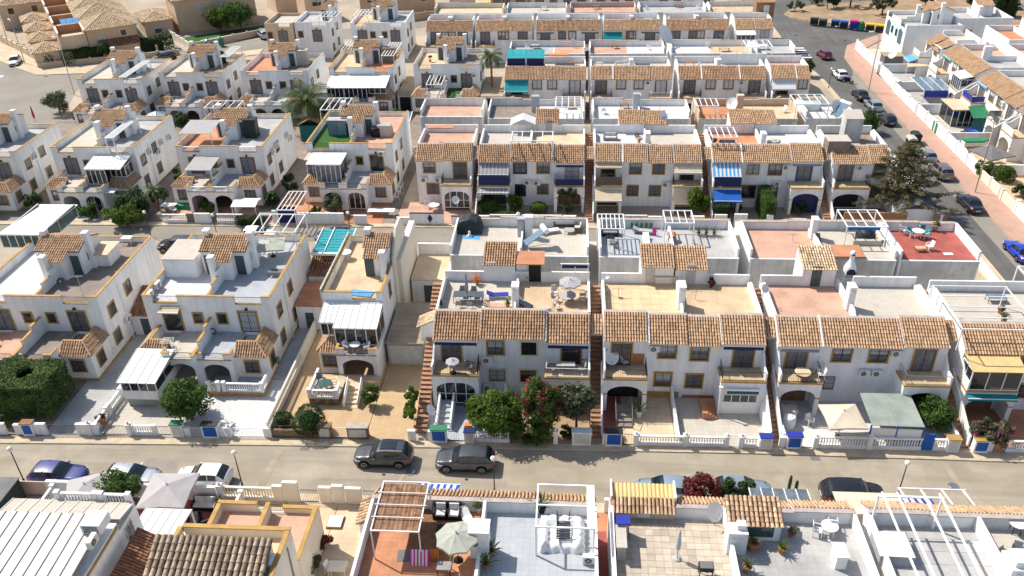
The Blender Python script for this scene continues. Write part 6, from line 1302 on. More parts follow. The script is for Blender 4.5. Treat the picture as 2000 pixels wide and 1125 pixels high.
t = pergola('pergola', 'white pipe pergola carrying brown reed mats over the red terrace', -10.95, -8.2, 32.4, 36.25, 6.2, 2.45, 0, w=.07); rm = MB()
for i in range(34):
 a = .05+2.65*i/34
 for j in range(3): rm.box(a, a+.072, .05+j*1.24, .05+j*1.24+1.22, 2.30+R.uniform(-.02, .02), 2.335+R.uniform(0, .02))
 rm.t[-18:] = [R.random()]*18
part('reed_mat', rm, 'reed', t, kind='stuff')
for j in range(1, 4): part('cross_pipe', MB().tube((-.15, j*.96, 2.5), (2.9, j*.96, 2.5), .035), 'pergwhite', t)
t = pergola('pergola', 'white steel pergola over the sheeted sofa on the blue-grey deck', -1.6, 1.7, 33.1, 36.4, 6.2, 2.45, 2, ax='x', w=.09); part('side_board', MB().box(2.9, 3.35, .1, 3.3, 2.36, 2.46), 'pergwhite', t)
t = thing('covered_sofa', 'garden sofa wrapped in a crumpled white sheet under the white pergola', 'sofa', (-0.12, 34.55, 6.2))
b = MB(); n = 20; k = 20; g = np.random.default_rng(8)
for i in range(n+1):
 for j in range(k+1):
  u, v = i/n*2-1, j/k*2-1; z = .75 if v > .45 or abs(u) > .62 else .45; e = max(abs(u), abs(v)); z = z*(1 if e < .86 else max(0, (1-e)/.14)); b.v.append((u*1.35*(1+.04*sin(j*1.7)), v*1.25*(1+.05*sin(i*1.3)), max(.02, z+.012*g.normal()+.035*sin(i*.9+j*.5)*sin(j*.8))))
for i in range(n):
 for j in range(k): b.f.append((i*(k+1)+j, (i+1)*(k+1)+j, (i+1)*(k+1)+j+1, i*(k+1)+j+1)); b.m.append(0); b.s.append(True); b.t.append(.5)
part('sheet', b, 'panelwhite', t)
t = thing('folding_chair', 'black folded sun chair lying on the white sheeted sofa', 'chair', (-0.06, 34.58, 6.75)); b = MB()
for s in (-.36, .36): b.tube((s, -.75, .12), (s, .75, .16), .035)
for y in (-.75, .75): b.tube((-.36, y, .13), (.36, y, .13), .035)
part('frame', b, 'black', t)
for i in range(7): part('slat', MB().box(-.33, .33, -.65+i*.2, -.52+i*.2, .13, .16), 'iron', t)
for s in (-.3, .3): part('leg', MB().tube((s, .5, .1), (s*1.3, 1.1, .5), .025), 'black', t)
t = thing('canopy', 'yellow corrugated canopy above a clay tile ledge at the street side', 'canopy', (2.9, 36.4, 6.2)); b = MB()
for i in range(15):
 a = i*.25; b.prism([(a, 0), (a+.06, .05), (a+.13, .05), (a+.19, 0), (a+.25, 0), (a+.25, -.02), (a, -.02)], 'y', 0, 1.25)
o = part('corrugated_sheet', b, 'yellowroof', t, (0, .4, .95)); o.rotation_euler = (radians(8), 0, 0)
part('side_board', MB().box(-.1, .0, .3, 1.75, .9, 1.35), 'panelwhite', t); part('side_board', MB().box(3.76, 3.86, .3, 1.75, .9, 1.35), 'panelwhite', t)
tiles_single(t, (-.05, -.45, .72), (1, 0, 0), (0, .9, .40), 3.85, 1.0, .235, .5)
part('shelf_wall', MB().box(.35, 3.75, -.22, -.02, .03, .68), 'fl_pale', t)
for a, m in ((.75, 'pinkwall'), (1.5, 'panelwhite'), (2.55, 'pinkwall')): part('ceramic_picture', MB().box(a, a+.75, -.25, -.221, .15, .6), m, t)
t = thing('roof_shed', 'small white roof shed with clay tile roof and square chimney on the beige terrace', 'shed', (9.5, 34.6, 6.2)); part('wall', MB().box(.1, 3.1, .2, 1.7, .03, 1.4), 'white', t)
part('window', MB().box(.9, 2.7, .16, .205, .35, 1.1), 'glassgreen', t); tiles_single(t, (-.05, .0, 1.38), (1, 0, 0), (0, .94, .33), 3.25, 1.9, .27, .33)
part('chimney', MB().box(-.15, .95, -.95, -.05, .03, 1.75), 'white', t); part('chimney_block', MB().box(.35, .85, -.65, -.2, 1.752, 2.1), 'white', t)
for s in (.15, .6): part('vent', MB().ball((s, -.99, 1.35), .09, 8), 'panelwhite', t)
t = thing('pergola', 'long white beam frame casting shadow lines over the grey tiles', 'pergola', (18.2, 28.8, 6.2))
for x in (.0, 3.6): part('post', MB().box(x-.05, x+.05, 7.3, 7.4, 0, 2.5), 'pergwhite', t)
part('beam', MB().box(-.1, 3.7, 7.3, 7.4, 2.501, 2.6), 'pergwhite', t)
for x in (.25, 1.1, 2.6, 3.5): part('rafter', MB().box(x-.05, x+.05, 0, 7.6, 2.602, 2.7), 'pergwhite', t)
t = thing('pergola', 'small white frame with blue glazing panels at the street side', 'pergola', (21.31, 37.35, 3.6));
for x in (0, 1.3, 2.6, 3.9): part('rafter', MB().bar((x, 0, 2.6), (x-.2, 2.4, 2.3), .08), 'pergwhite', t)
part('beam', MB().bar((-.3, 2.4, 2.3), (3.9, 2.4, 2.3), .08), 'pergwhite', t)
t = thing('pergola', 'white glazed lean-to frame in front of the tiled shed', 'pergola', (11.58, 37.33, 3.6)); sheetroof(t, 0, 3.6, 0, 1.7, 2.7, 2.6, 5, 'glasslite', 'pergwhite', 'pane'); part('beam', MB().bar((-.1, -.05, 2.85), (3.7, -.05, 2.85), .12), 'pergwhite', t)
t = thing('canopy', 'cream sloping sheet canopy with stained strips next to the glazed lean-to', 'canopy', (17.07, 36.93, 3.4)); sheetroof(t, -.4, 3.6, 0, 1.9, 3.0, 2.9, 6, 'canvas', 'canvas', ribs=False)
t = thing('covered_table', 'square table under a pale grey sheet below the white beams', 'table', (18.81, 34.18, 6.2), -.03); part('sheet', MB().prism([(-.95, .0), (-.85, .72), (.95, .72), (1.05, .0)], 'x', -.95, .95), 'fl_bluegrey', t); part('cloth_top', MB().box(-.97, .97, -.87, .97, .722, .75), 'panelwhite', t)
t = thing('roof_chimney_house', 'white stepped chimney block with round vents near the right corner', 'chimney', (24.4, 32.2, 6.2)); b = MB().box(-.3, 1.1, -.4, 1.0, .02, 1.7); b.box(-.1, .9, -.2, .8, 1.702, 2.1); part('shaft', b, 'white', t)
for s in (.1, .75): part('vent', MB().ball((s, -.44, 1.35), .12, 8), 'panelwhite', t)
part('gable_wall', MB().prism([(-3.6, .02), (-.41, .02), (-.41, 1.0), (-2.6, .5)], 'x', .2, .4), 'white', t)
G1 = thing('house', 'white house with a big ribbed white sheet roof in the near left corner', 'house', (-40, 26.5), 0, gN)
b = MB().box(0, 12.4, 0, 8.0, 0, 6.1); b.box(6.2, 12.4, 8.0, 10.2, 0, 5.4); part('wall', b, 'white', G1)
sheetroof(G1, 2.8, 12.1, -.2, 7.9, 6.35, 6.9, 13, 'sheetgrey', 'fl_dark'); sheetroof(G1, 4.6, 12.6, 8.1, 9.9, 6.3, 5.9, 9, 'fl_pale', 'panelwhite')
balustrade(G1, (7.5, 10.1), (10.0, 10.1), 1.0, .2, z=5.42); balustrade(G1, (10.4, 10.1), (12.2, 10.1), 1.0, .2, z=5.42)
part('ochre_trim', MB().box(12.38, 12.46, 0, 7.9, 5.75, 5.95), 'ochre', G1); part('dormer_frame', MB().box(11.3, 12.5, 6.4, 7.6, 6.9, 7.6), 'framew', G1); part('dormer_pane', MB().box(11.45, 12.35, 6.37, 6.39, 7.0, 7.5), 'glasslite', G1); ac(G1, 12.2, 5.6, 6.95, pi/2)
win(G1, 12.4, 8.9, 3.8, .9, 1.3, pi/2, sur=None, fill='glass', frame='framew')
t = thing('canopy', 'white ribbed porch canopy beside the dark tiled bay', 'canopy', (-28.6, 35.6)); sheetroof(t, 0, 3.2, 0, 3.4, 2.95, 2.6, 5)
for x, y in ((0, 3.3), (3.1, 3.3), (3.1, .2)): part('post', MB().box(x, x+.09, y, y+.09, 0, 2.6), 'pergwhite', t)
t = thing('bay_roof', 'dark clay tiled bay roof between the white house and the ochre house', 'roof', (-27.4, 31.0)); part('wall', MB().box(0, 3.0, 0, 4.0, 0, 3.2), 'white', t); part('roof_tiles', MB().tiles((3.3, -.3, 3.2), (0, 1, 0), (-.85, 0, .53), 4.6, 3.3), ['tiledark', 'tileunder'], t, kind='stuff')
G2 = thing('house', 'cream house with ochre parapet caps, stepped terraces and a bottom-edge tile roof', 'house', (-23.2, 25), 0, gN)
b = MB().box(0, 6.8, 9.15, 13.85, 0, 3.0); b.box(0, 6.8, 0, 9.1, 0, 6.0)
cb = MB()
def capw(x0, x1, y0, y1, z0, z1): b.box(x0, x1, y0, y1, z0+.001, z1); cb.box(x0-.05, x1+.05, y0-.05 if y1-y0 > .3 else y0-.05, y1+.05, z1+.001, z1+.09)
capw(6.6, 6.8, 9.2, 13.6, 3.0, 3.7); capw(.0, .2, 9.2, 13.6, 3.0, 3.7); capw(3.4, 3.6, 10.2, 13.6, 3.0, 3.9); capw(0, 2.6, 13.65, 13.85, 3.0, 3.7); capw(4.4, 6.8, 13.65, 13.85, 3.0, 3.45)
capw(6.6, 6.8, 0, 8.8, 6.0, 6.7); capw(.0, .2, 0, 8.8, 6.0, 6.7); capw(0.25, 6.8, 8.85, 9.05, 6.0, 6.7)
part('wall', b, 'cream', G2); part('coping', cb, 'ochre', G2)
floorpart(G2, .25, 6.55, 9.2, 13.6, 3.003, 'fl_pink'); floorpart(G2, .25, 6.55, 7.4, 8.8, 6.003, 'fl_sand2')
part('railing', bars(MB(), (2.7, 13.75, 3.05), (4.3, 13.75, 3.05), .6), 'iron', G2)
part('tower_wall', MB().prism([(3, 6.001), (7.3, 6.001), (7.3, 7.6), (3, 5.99)], 'x', .3, 6.3), 'cream', G2); tiles_single(G2, (-.55, 2.0, 5.62), (1, 0, 0), (0, .92, .36), 7.0, 5.75, .37, .5, 'tilegrey')
part('window_frame', MB().box(6.35, 6.55, 6.2, 7.0, 6.1, 6.9), 'framew', G2)
ochre_pipe = part('downpipe', MB().tube((6.86, 8.0, .1), (6.86, 8.0, 6.2), .05), 'ironlight', G2)
yardsheet(-31.2, -23.4, 36.3, 42.2, 'fl_red', .10); yardsheet(-23.2, -20.2, 38.9, 42.3, 'fl_sand2', .11); yardsheet(-16.35, -12.0, 28, 42.3, 'fl_sand2', .12); yardsheet(-20.1, -16.4, 38.9, 42.3, 'fl_sand2', .112); yardsheet(-45, -31.3, 36, 42.2, 'fl_dark', .10); yardsheet(-11.9, 32, 38.7, 42.3, 'fl_terra', .10)
t = thing('hatch', 'square white hatch cover on the sandy patio', 'hatch', (-16.14, 40.52, .12)); part('cover', MB().box(-.5, .5, -.5, .5, .12, .2), 'panelwhite', t); part('frame', MB().box(-.56, .56, -.56, .56, 0, .119), 'wood', t)
t = thing('gable_porch', 'little white gable with clay tiles beside the reed pergola', 'porch', (-13.2, 37.0, 0)); part('wall', MB().prism([(0, 0), (1.3, 0), (1.3, 4.6), (0, 3.9)], 'y', 0, .3), 'white', t); tiles_single(t, (-.2, 2.2, 3.9), (0, -1, 0), (.87, 0, .49), 2.2, 1.75, .27, .42)
gn = 'street walls of the near row'
yard('white near street wall with a pale double door', 42.35, [('w', -43.2, -40.4, 1.35), ('d', -40.3, -38.2, 1.3, 'pinkwall'), ('w', -38.1, -33.2, 1.35), ('d', -33.1, -31.4, 1.5, 'panelwhite'), ('w', -31.2, -25.3, 1.3), ('p', -25.0, 1.5)], group=gn, z=.1)
yard('cream near street wall with balusters, square piers and dark gates', 42.45, [('b', -24.8, -21.2, 1.3), ('w', -21.1, -20.4, 1.5), ('w', -20.3, -19.2, 1.9), ('g', -19.1, -17.8, 1.2), ('w', -17.7, -16.8, 1.5), ('w', -16.7, -15.9, 1.7), ('w', -15.8, -14.6, 1.5), ('g', -14.5, -12.2, 1.3)], wm='cream', group=gn, z=.1)
yard('plain white near street wall hidden below the roof terraces', 42.45, [('w', -12.0, 1.5, 1.2), ('w', 2.8, 17, 1.2), ('w', 18, 32, 1.2)], group=gn, z=.1)
t = thing('balustrade_fence', 'white baluster fence between the two near left yards', 'fence', (-23.4, 36.6)); balustrade(t, (0, 0), (0, 2.7), 1.2, .3); balustrade(t, (0, 3.1), (0, 5.6), 1.2, .3)
t = thing('balustrade_fence', 'slanting white baluster fence at the far left of the near yards', 'fence', (-37.5, 37.2)); balustrade(t, (0, 0), (0, 2.1), 1.3, .3); balustrade(t, (0, 2.5), (0, 4.9), 1.3, .3)
box_thing('container_shed', 'dark green metal shed with a rusty flat roof at the left edge', 'shed', -41.0, 40.2, .1, 3.4, 2.6, 2.4, 'greenbin', 'slategrey', 2)
t = thing('outdoor_stairs', 'white-walled outside stairs with a blue rail beside the red terrace', 'stairs', (-13.4, 28.5), 0)
for i in range(10): part('step', MB().box(0, 1.1, i*.5, i*.5+.5, .001, 5.6-i*.5), 'red' if i > 6 else 'fl_pale', t)
part('side_wall', MB().prism([(0, 0), (6, 0), (6, 1.2), (0, 6.4)], 'x', -.16, -.02), 'white', t); part('railing', MB().bar((-.1, 0, 7.2), (-.1, 6, 2.0), .05).bar((-.1, 6, 1.2), (-.1, 6, 2.0), .05).bar((-.1, 3, 3.8), (-.1, 3, 4.6), .05), 'bluelt', t)
# ------------------------------------------------------------------ cars
paint('carblue', (.035, .045, .19)); paint('carsilver', (.40, .43, .45), .55); paint('carwhite', (.78, .78, .77)); paint('cargrey', (.055, .06, .065), .3); paint('carpale', (.34, .42, .47), .5); paint('carblack', (.010, .011, .014)); paint('carred', (.16, .008, .02)); paint('cartaupe', (.19, .155, .13), .4); paint('carroyal', (.01, .04, .42)); paint('carnavy', (.01, .02, .08))
car('dark grey estate car with roof rails and sunroof nearest the sandy drive', -13.91, 46.97, 0, 'suv', 'cargrey', roofrail=True, sunroof=True)
car('dark grey crossover parked below the bougainvillea wall', -7.58, 46.73, 0, 'suv', 'cargrey')
car('violet-blue hatchback parked at the left end of the street', -38.24, 43.91, pi, 'hatch', 'carblue')
car('silver-grey hatchback with a red tail lamp behind the green bush', -32.44, 43.89, pi, 'hatch', 'carsilver')
car('white hatchback parked by the near wall beside the globe lamp', -27.05, 44.11, 0, 'hatch', 'carwhite')
car('pale blue-grey car beside the dark red bush', 7.17, 44.3, 0, 'hatch', 'carpale')
car('second pale blue-grey car behind the dark conifers', 12.79, 44.44, pi, 'hatch', 'carpale')
car('black estate car parked near the right-hand globe lamp', 20.53, 44.42, pi, 'mpv', 'carblack')
gC = 'cars parked along the main road'; up = -pi/2
for lb, px, py, k, c in (('white car parked ahead of the motorbike on the main road', 1641, 143, 'hatch', 'carwhite'), ('black saloon on the main road beside the tall thin lamp post', 1681, 182, 'sedan', 'carblack'), ('silver hatchback between two black cars on the main road', 1706, 203, 'hatch', 'carsilver'), ('black hatchback with bright red tail lamps behind the silver one', 1733, 229, 'hatch', 'carblack'), ('silver hatchback beside the pine tree top', 1808, 300, 'hatch', 'carsilver'), ('taupe people carrier behind the silver hatchback', 1838, 331, 'mpv', 'cartaupe'), ('black saloon standing alone on the main road', 1895, 393, 'sedan', 'carblack'), ('royal blue saloon at the right picture edge', 1992, 487, 'sedan', 'carroyal')):
 pos = {1641: (45.09, 141.42), 1681: (45.55, 131.19), 1706: (46.04, 126.19), 1733: (46.32, 120.43), 1808: (47.06, 106.75), 1838: (47.16, 101.56), 1895: (47.17, 92.32), 1992: (47.75, 80.67)}[px]
 car(lb, pos[0], pos[1], up+radians(2), k, c, gC)
car('dark red car turning at the junction', 45.37, 153.1, up+.1, 'hatch', 'carred', gC)
gD = 'cars in the side streets'
for lb, x, y, rz_, k, c in (('black car driving away at the road bend', 41.5, 190.48, up-.5, 'hatch', 'carblack'), ('pale car turning at the wide left road', -105.2, 150.63, pi/2+.35, 'hatch', 'carwhite'), ('grey car on the villa street in front of the tan wall', -62.86, 168.29, pi/2+.6-pi, 'mpv', 'carsilver'), ('white car at the top right corner beyond the cypresses', 92.23, 187.04, .1, 'mpv', 'carwhite'), ('blue car inside the yard with the green boat cover', 55.2, 113.6, .3, 'sedan', 'carroyal'), ('dark red car at the top edge before the far white blocks', -35.38, 192.94, 2.5, 'suv', 'carred'), ('silver car beside the dark red one at the top edge', -38.22, 191.09, 2.5, 'hatch', 'carsilver'), ('dark estate car on the back street between two house roofs', -43.82, 79.75, 0, 'mpv', 'carblack'), ('navy car on the back street behind the turquoise awning', -26.71, 82.41, 0, 'hatch', 'carnavy'), ('white car on the back street behind the middle roof tower', -35.52, 82.46, pi, 'hatch', 'carwhite'), ('grey van half hidden at the top left street', -77.11, 152.93, .7, 'mpv', 'cargrey'), ):

 car(lb, x, y, rz_, k, c, gD)
t = thing('motorbike', 'dark motorbike with a white fairing parked behind the white car', 'motorbike', (45.65, 138.57, .03), 1.0)
for y in (-.65, .65): w = part('wheel', MB().tube((-.06, y, .3), (.06, y, .3), .3, 16), 'tyre', t); part('rim', MB().tube((-.07, y, .3), (.07, y, .3), .17, 10), 'rim', w)
part('body', MB().prism([(-.5, .35), (.3, .3), (.75, .75), (.2, .85), (-.1, .95), (-.45, .95), (-.6, .75)], 'x', -.14, .14), 'black', t); part('fairing', MB().prism([(-.75, .5), (-.45, .5), (-.4, 1.1), (-.6, 1.2)], 'x', -.2, .2), 'carwhite', t); part('handlebar', MB().tube((-.36, -.4, 1.08), (.36, -.4, 1.08), .03), 'black', t); part('seat', MB().box(-.13, .13, .05, .75, .86, .93), 'black', t)
# ------------------------------------------------------------------ containers, lamps
for px, m, lid, lb in ((1590, 'greenbin', 'greenbin', 'leftmost dark green waste container by the verge'), (1607, 'greenbin', 'doorgrey', 'second dark green waste container with a greyer lid'), (1631, 'greenbin', 'blue', 'waste container with a blue lid next to the green pair'), (1648, 'greenbin', 'blue', 'waste container with a blue lid beside the tall purple container'), (1699, 'greenbin', 'yellow', 'waste container with a clean yellow lid beside the green bottle bank'), (1718, 'greenbin', 'yellow', 'rightmost waste container with an orange-yellow lid')):
 x, y = {1590: (48.9, 175.38), 1607: (50.42, 174.54), 1631: (52.62, 173.69), 1648: (54.1, 172.87), 1699: (58.58, 170.83), 1718: (60.2, 170.03)}[px]
 bin_(lb, x, y, -.35, m, lid)
t = bin_('tall purple and blue clothing container between blue and green banks', 55.64, 171.66, -.35, 'royal', 'pink'); t.scale = (1, 1, 1.35)
bell_bin('green bell-shaped bottle bank at the verge', 56.91, 171.25, 'plasticgn')
bell_bin('grey bell-shaped bank beside the villa street', -71.39, 160.55, 'steel'); bell_bin('green bell-shaped bottle bank beside the villa street', -69.43, 161.97, 'plasticgn')
bin_('dark waste container with a pale lid on the main road kerb', 46.54, 110.82, up, 'greenbin', 'fl_pale'); bin_('second dark waste container behind the pale-lidded one', 47.65, 112.33, up, 'greenbin', 'greenbin')
for px, py, h, lb in ((966, 962, 3.2, 'globe street lamp in front of the grey crossover'), (1752, 972, 3.2, 'globe street lamp at the end of the black estate car'), (474, 950, 3.2, 'globe street lamp beside the white hatchback'), (48, 942, 3.2, 'globe street lamp beside the violet-blue hatchback')):
 x, y = {966: (-5.13, 43.95), 1752: (23.8, 44.69), 474: (-24, 43.77), 48: (-40.82, 43.48)}[px]
 street_lamp(lb, x, y, h)
for x, y, lb in ((-48.37, 82.61, 'globe lamp on the back street by the white balusters'), (-40.17, 82.06, 'globe lamp on the back street behind the middle roof tower'), (-24.84, 82.91, 'globe lamp on the back street near the turquoise slats'), (41.87, 135.82, 'globe lamp on the main road opposite the motorbike')): street_lamp(lb, x, y, 3.0)
tall_lamp('tall thin lamp post between the two black cars', 47.69, 134.01, 9.5, pi); tall_lamp('tall lamp post behind the black saloon with a leaning shaft', 49.42, 96.24, 9.0, pi/2)
tall_lamp('tall curved lamp post in front of the long hedge', -84.03, 132.65, 9.5, 2.6); tall_lamp('tall lamp post on the left pavement by the parked pale car', -103.34, 150.66, 8, 2.4); tall_lamp('tall lamp post farther up the left pavement', -116.3, 166.44, 8, 2.4)
for x, y, lb, m in ((50.46, 165.41, 'small grey traffic sign at the junction kerb', 'steel'), (42.01, 168.89, 'dark round traffic sign at the crossing', 'slategrey'), (-96.63, 144.01, 'small no-entry sign at the left corner', 'red')):
 t = thing('traffic_sign', lb, 'sign', (x, y)); part('post', MB().tube((0, 0, 0), (0, 0, 2.4), .04), 'steel', t); part('plate', MB().lathe((0, 0, 0), [(.001, 0), (.32, 0), (.32, .03), (.001, .03)], 16), m, t, (0, -.06, 2.4)); t.children[1].rotation_euler = (pi/2, 0, 0)
# ------------------------------------------------------------------ trees and shrubs
hedge('clipped_tree', 'big square clipped tree with a hole in its top at the left edge', -45.2, 52.3, 5.4, 4.0, 3.5, n=17000, leaf=.10, seed=5, hole=(.3, .2, .75), cat='tree', m='leafclip', jit=.05, z0=.5)
tree('orange_tree', 'round dense orange tree in the pale front yard', -30.74, 51.03, 4.4, 2.25, 2.0, 3.9, 'leaf', 9500, .12, 60, 7, 'tree', trunk=.13)
hedge('clipped_shrub', 'round clipped dark shrub behind the stone street wall', -20.5, 49.99, 2.3, 2.2, 2.3, m='leafdark', n=4500, leaf=.06, seed=8, rnd=1.0, cat='shrub', z0=.15)
hedge('clipped_shrub', 'small rounded dark shrub left of the round clipped one', -22.71, 50.33, 1.5, 1.2, 1.5, m='leafdark', n=2500, leaf=.06, seed=9, rnd=.8, cat='shrub')
tree('shrub', 'loose green shrub beside the porch steps', -16.3, 53.35, 2.4, 1.0, .9, 2.0, 'leaf', 2500, .09, 20, 10, 'shrub', trunk=.06)
tree('climbing_shrub', 'tall bright green climber along the terracotta steps', -12.55, 51.8, 3.2, .65, 2.6, 3.0, 'leafyel', 4500, .09, 26, 11, 'shrub', trunk=.06)
tree('lemon_tree', 'bright green lemon tree beside the bougainvillea', -5.57, 50.16, 4.6, 2.5, 1.7, 4.3, 'leafyel', 9000, .13, 60, 12, 'tree')
tree('bougainvillea', 'tall bougainvillea with crimson blossom clusters', -2.01, 50.12, 6.2, 2.1, 1.4, 5.2, 'leaf', 8000, .11, 55, 13, 'shrub', flowers='flower', ff=.36)
tree('papaya_tree', 'broad-leaved pale green tree right of the bougainvillea', 0.83, 50.77, 4.9, 1.9, 1.4, 3.0, 'leafgrey', 2600, .22, 44, 14, 'tree')
tree('shrub', 'dark tangled shrub overhanging the street wall', -2.59, 49.44, 2.6, 2.0, 1.0, 2.5, 'leaf', 5500, .10, 40, 15, 'shrub')
tree('shrub', 'low leafy plants beside the gate pillars', 0.14, 50.14, 1.2, .9, .7, 1.1, 'leafdark', 1200, .09, 12, 16, 'shrub')
potted('bright yellow-green potted cycad at the porch steps', 5.9, 52.85, .16, 1.3, 'leafyel', 'whitewash', 3, spiky=True, pr=.3)
tree('vine', 'leafy vine with pale tips beside the netting canopy', 28.87, 52.37, 3.0, 1.5, 1.7, 2.8, 'leaf', 4500, .11, 30, 18, 'shrub')
tree('shrub', 'dark climbing plant against the arched porch right of the canopy', 28.72, 55.27, 3.2, .9, .6, 2.4, 'leafdark', 2000, .10, 16, 19, 'shrub')
tree('oleander', 'grey-green oleander with bright pink flowers at the right corner', 32.4, 50.73, 2.6, 2.1, 1.4, 2.3, 'leafgrey', 3200, .11, 26, 20, 'shrub', flowers='flowerpk', ff=.25)
tree('shrub', 'low dark shrubs under the twin air conditioners', 23.18, 56.05, 1.5, 1.2, .6, 1.3, 'leafdark', 1600, .10, 14, 21, 'shrub')
tree('shrub', 'shady green shrub beside the glazed arch', -7.62, 52.9, 1.5, .8, .6, 1.4, 'leafdark', 1200, .1, 10, 22, 'shrub')
tree('shrub', 'little plants on the mosaic yard wall at the left edge', -46, 49.49, 1.3, .9, .6, 1.1, 'leafyel', 700, .1, 9, 23, 'shrub')
hedge('clipped_shrub', 'rounded clipped shrub in front of the grey striped awnings', -9.81, 89.95, 2.7, 1.7, 1.5, m='leafyel', n=3500, leaf=.07, seed=31, rnd=.8, cat='shrub')
tree('shrub', 'upright bright green shrub between the awnings and the navy window', -6.47, 89.88, 2.9, 1.15, 1.0, 2.8, 'leafyel', 3200, .09, 22, 32, 'shrub')
hedge('clipped_shrub', 'low rounded yellow-green shrub below the two round fans', -3.63, 89.8, 1.9, 1.4, 1.2, m='leafyel', n=2500, leaf=.07, seed=33, rnd=.9, cat='shrub')
tree('climbing_shrub', 'dark arching climber over the porch below the navy banner', 0.03, 89.78, 2.4, 1.7, .7, 1.3, 'leafdark', 2200, .09, 18, 34, 'shrub', z=1.0)
tree('shrub', 'olive-brown bush under the arching climber', -0.2, 89.6, 1.6, 1.0, .7, 1.4, 'leafgrey', 1400, .08, 12, 35, 'shrub')
tree('orange_tree', 'round yellow-green tree between the beige and the blue awnings', 15.08, 89.11, 3.9, 1.55, 1.4, 3.4, 'leafyel', 4500, .12, 30, 36, 'tree')
hedge('hedge', 'dark square hedge below the plain blue awning', 17.61, 88.11, 1.5, 1.3, 2.2, m='leafdark', n=3500, leaf=.07, seed=37)
hedge('hedge', 'tall narrow clipped green hedge wall between two yards', 22.81, 89.27, 1.2, 4.6, 3.0, m='leaf', n=7000, leaf=.07, seed=38)
hedge('hedge', 'low bright hedge strip behind the balusters', -7.64, 88.23, 2.2, .6, .8, m='leafyel', n=1500, leaf=.07, seed=39)
tree('shrub', 'shrub with a flower box before the blue tarp porch', 26.94, 89.89, 1.7, 1.1, .7, 1.4, 'leafdark', 1500, .09, 12, 40, 'shrub')
tree('shrub', 'slim cypress-like shrub at the brown steps', 20.16, 90.83, 1.0, .4, .4, .9, 'leafdark', 500, .09, 8, 41, 'shrub')
pine('large spreading pine tree with layered branches beside the main road', 38.36, 91.19, 8.6, 5.4)
tree('tree', 'rounded green street tree beside the main road below the solar heater', 42.21, 116.54, 3.4, 1.9, 1.8, 3.2, 'leaf', 4500, .12, 30, 43, 'tree', trunk=.12)
tree('shrub', 'dark green shrub at the corner of the third row block', 39.72, 142.04, 3.0, 1.3, 1.3, 2.6, 'leafdark', 2200, .13, 18, 44, 'shrub')
tree('tree', 'large dark grey-green tree in the yard beside the striped sunroom', -52.34, 87.57, 4.2, 2.4, 1.9, 3.8, 'leafdark', 4500, .13, 32, 45, 'tree')
tree('orange_tree', 'broad bright green citrus tree at the back street', -52.42, 85.28, 2.9, 3.6, 1.9, 2.6, 'leafyel', 6000, .12, 40, 46, 'tree')
tree('shrub', 'bushy green shrub behind the second row balusters', -57.75, 87.04, 2.0, 1.8, 1.2, 1.8, 'leaf', 2400, .10, 20, 47, 'shrub')
tree('shrub', 'dark creeping arbour over the second row porch', -43.96, 91.98, 3.0, 2.6, 1.3, 2.4, 'leafdark', 4200, .11, 30, 48, 'shrub')
tree('shrub', 'round green bush in front of the dark arbour', -43.82, 88.71, 2.0, 1.3, 1.1, 1.9, 'leaf', 2000, .10, 18, 49, 'shrub')
tree('olive_tree', 'silvery olive tree beside the navy gate house', -28.15, 88.75, 2.9, 1.5, 1.3, 2.5, 'leafgrey', 2600, .10, 22, 50, 'tree')
tree('shrub', 'yellow-green shrubs in the yard of the lawn-roof house', -30.03, 88.03, 1.5, 1.5, .9, 1.3, 'leafyel', 1500, .10, 14, 51, 'shrub')
palm('palm_tree', 'short yard palm behind the citrus trees', -50.45, 89.41, 2.6, 1.3, 16, 6, .12); hedge('hedge', 'low hedge strip along the back street balusters', -37.62, 85.87, 3.4, .9, 1.1, m='leafdark', n=2200, leaf=.08, seed=52)
palm('palm_tree', 'thick date palm with an orange trunk head in the third row yards', -38.3, 115.6, 4.6, 4.6, 46, 2, .45, True)
palm('palm_tree', 'slender palm tree in front of the fourth row block', -12.51, 129.13, 7.2, 2.3, 22, 3, .15)
tree('olive_tree', 'grey-green olive beside the wide left road', -81.72, 123.71, 3.9, 2.6, 2.3, 3.6, 'leafgrey', 4200, .13, 30, 53, 'tree')
tree('shrub', 'crimson flowering bush behind the first roof parapet', -76.4, 120.05, 1.8, 1.7, 1.2, 1.6, 'leafdark', 1600, .11, 14, 54, 'shrub', flowers='flower', ff=.9)
tree('shrub', 'clipped green shrub between the second and third row houses', -73.9, 123.73, 2.0, 1.7, 1.2, 1.9, 'leaf', 2000, .11, 16, 55, 'shrub'); tree('olive_tree', 'grey-green tree under the third row balustrade', -45.32, 123.83, 2.8, 1.8, 1.4, 2.6, 'leafgrey', 2200, .11, 20, 56, 'tree')
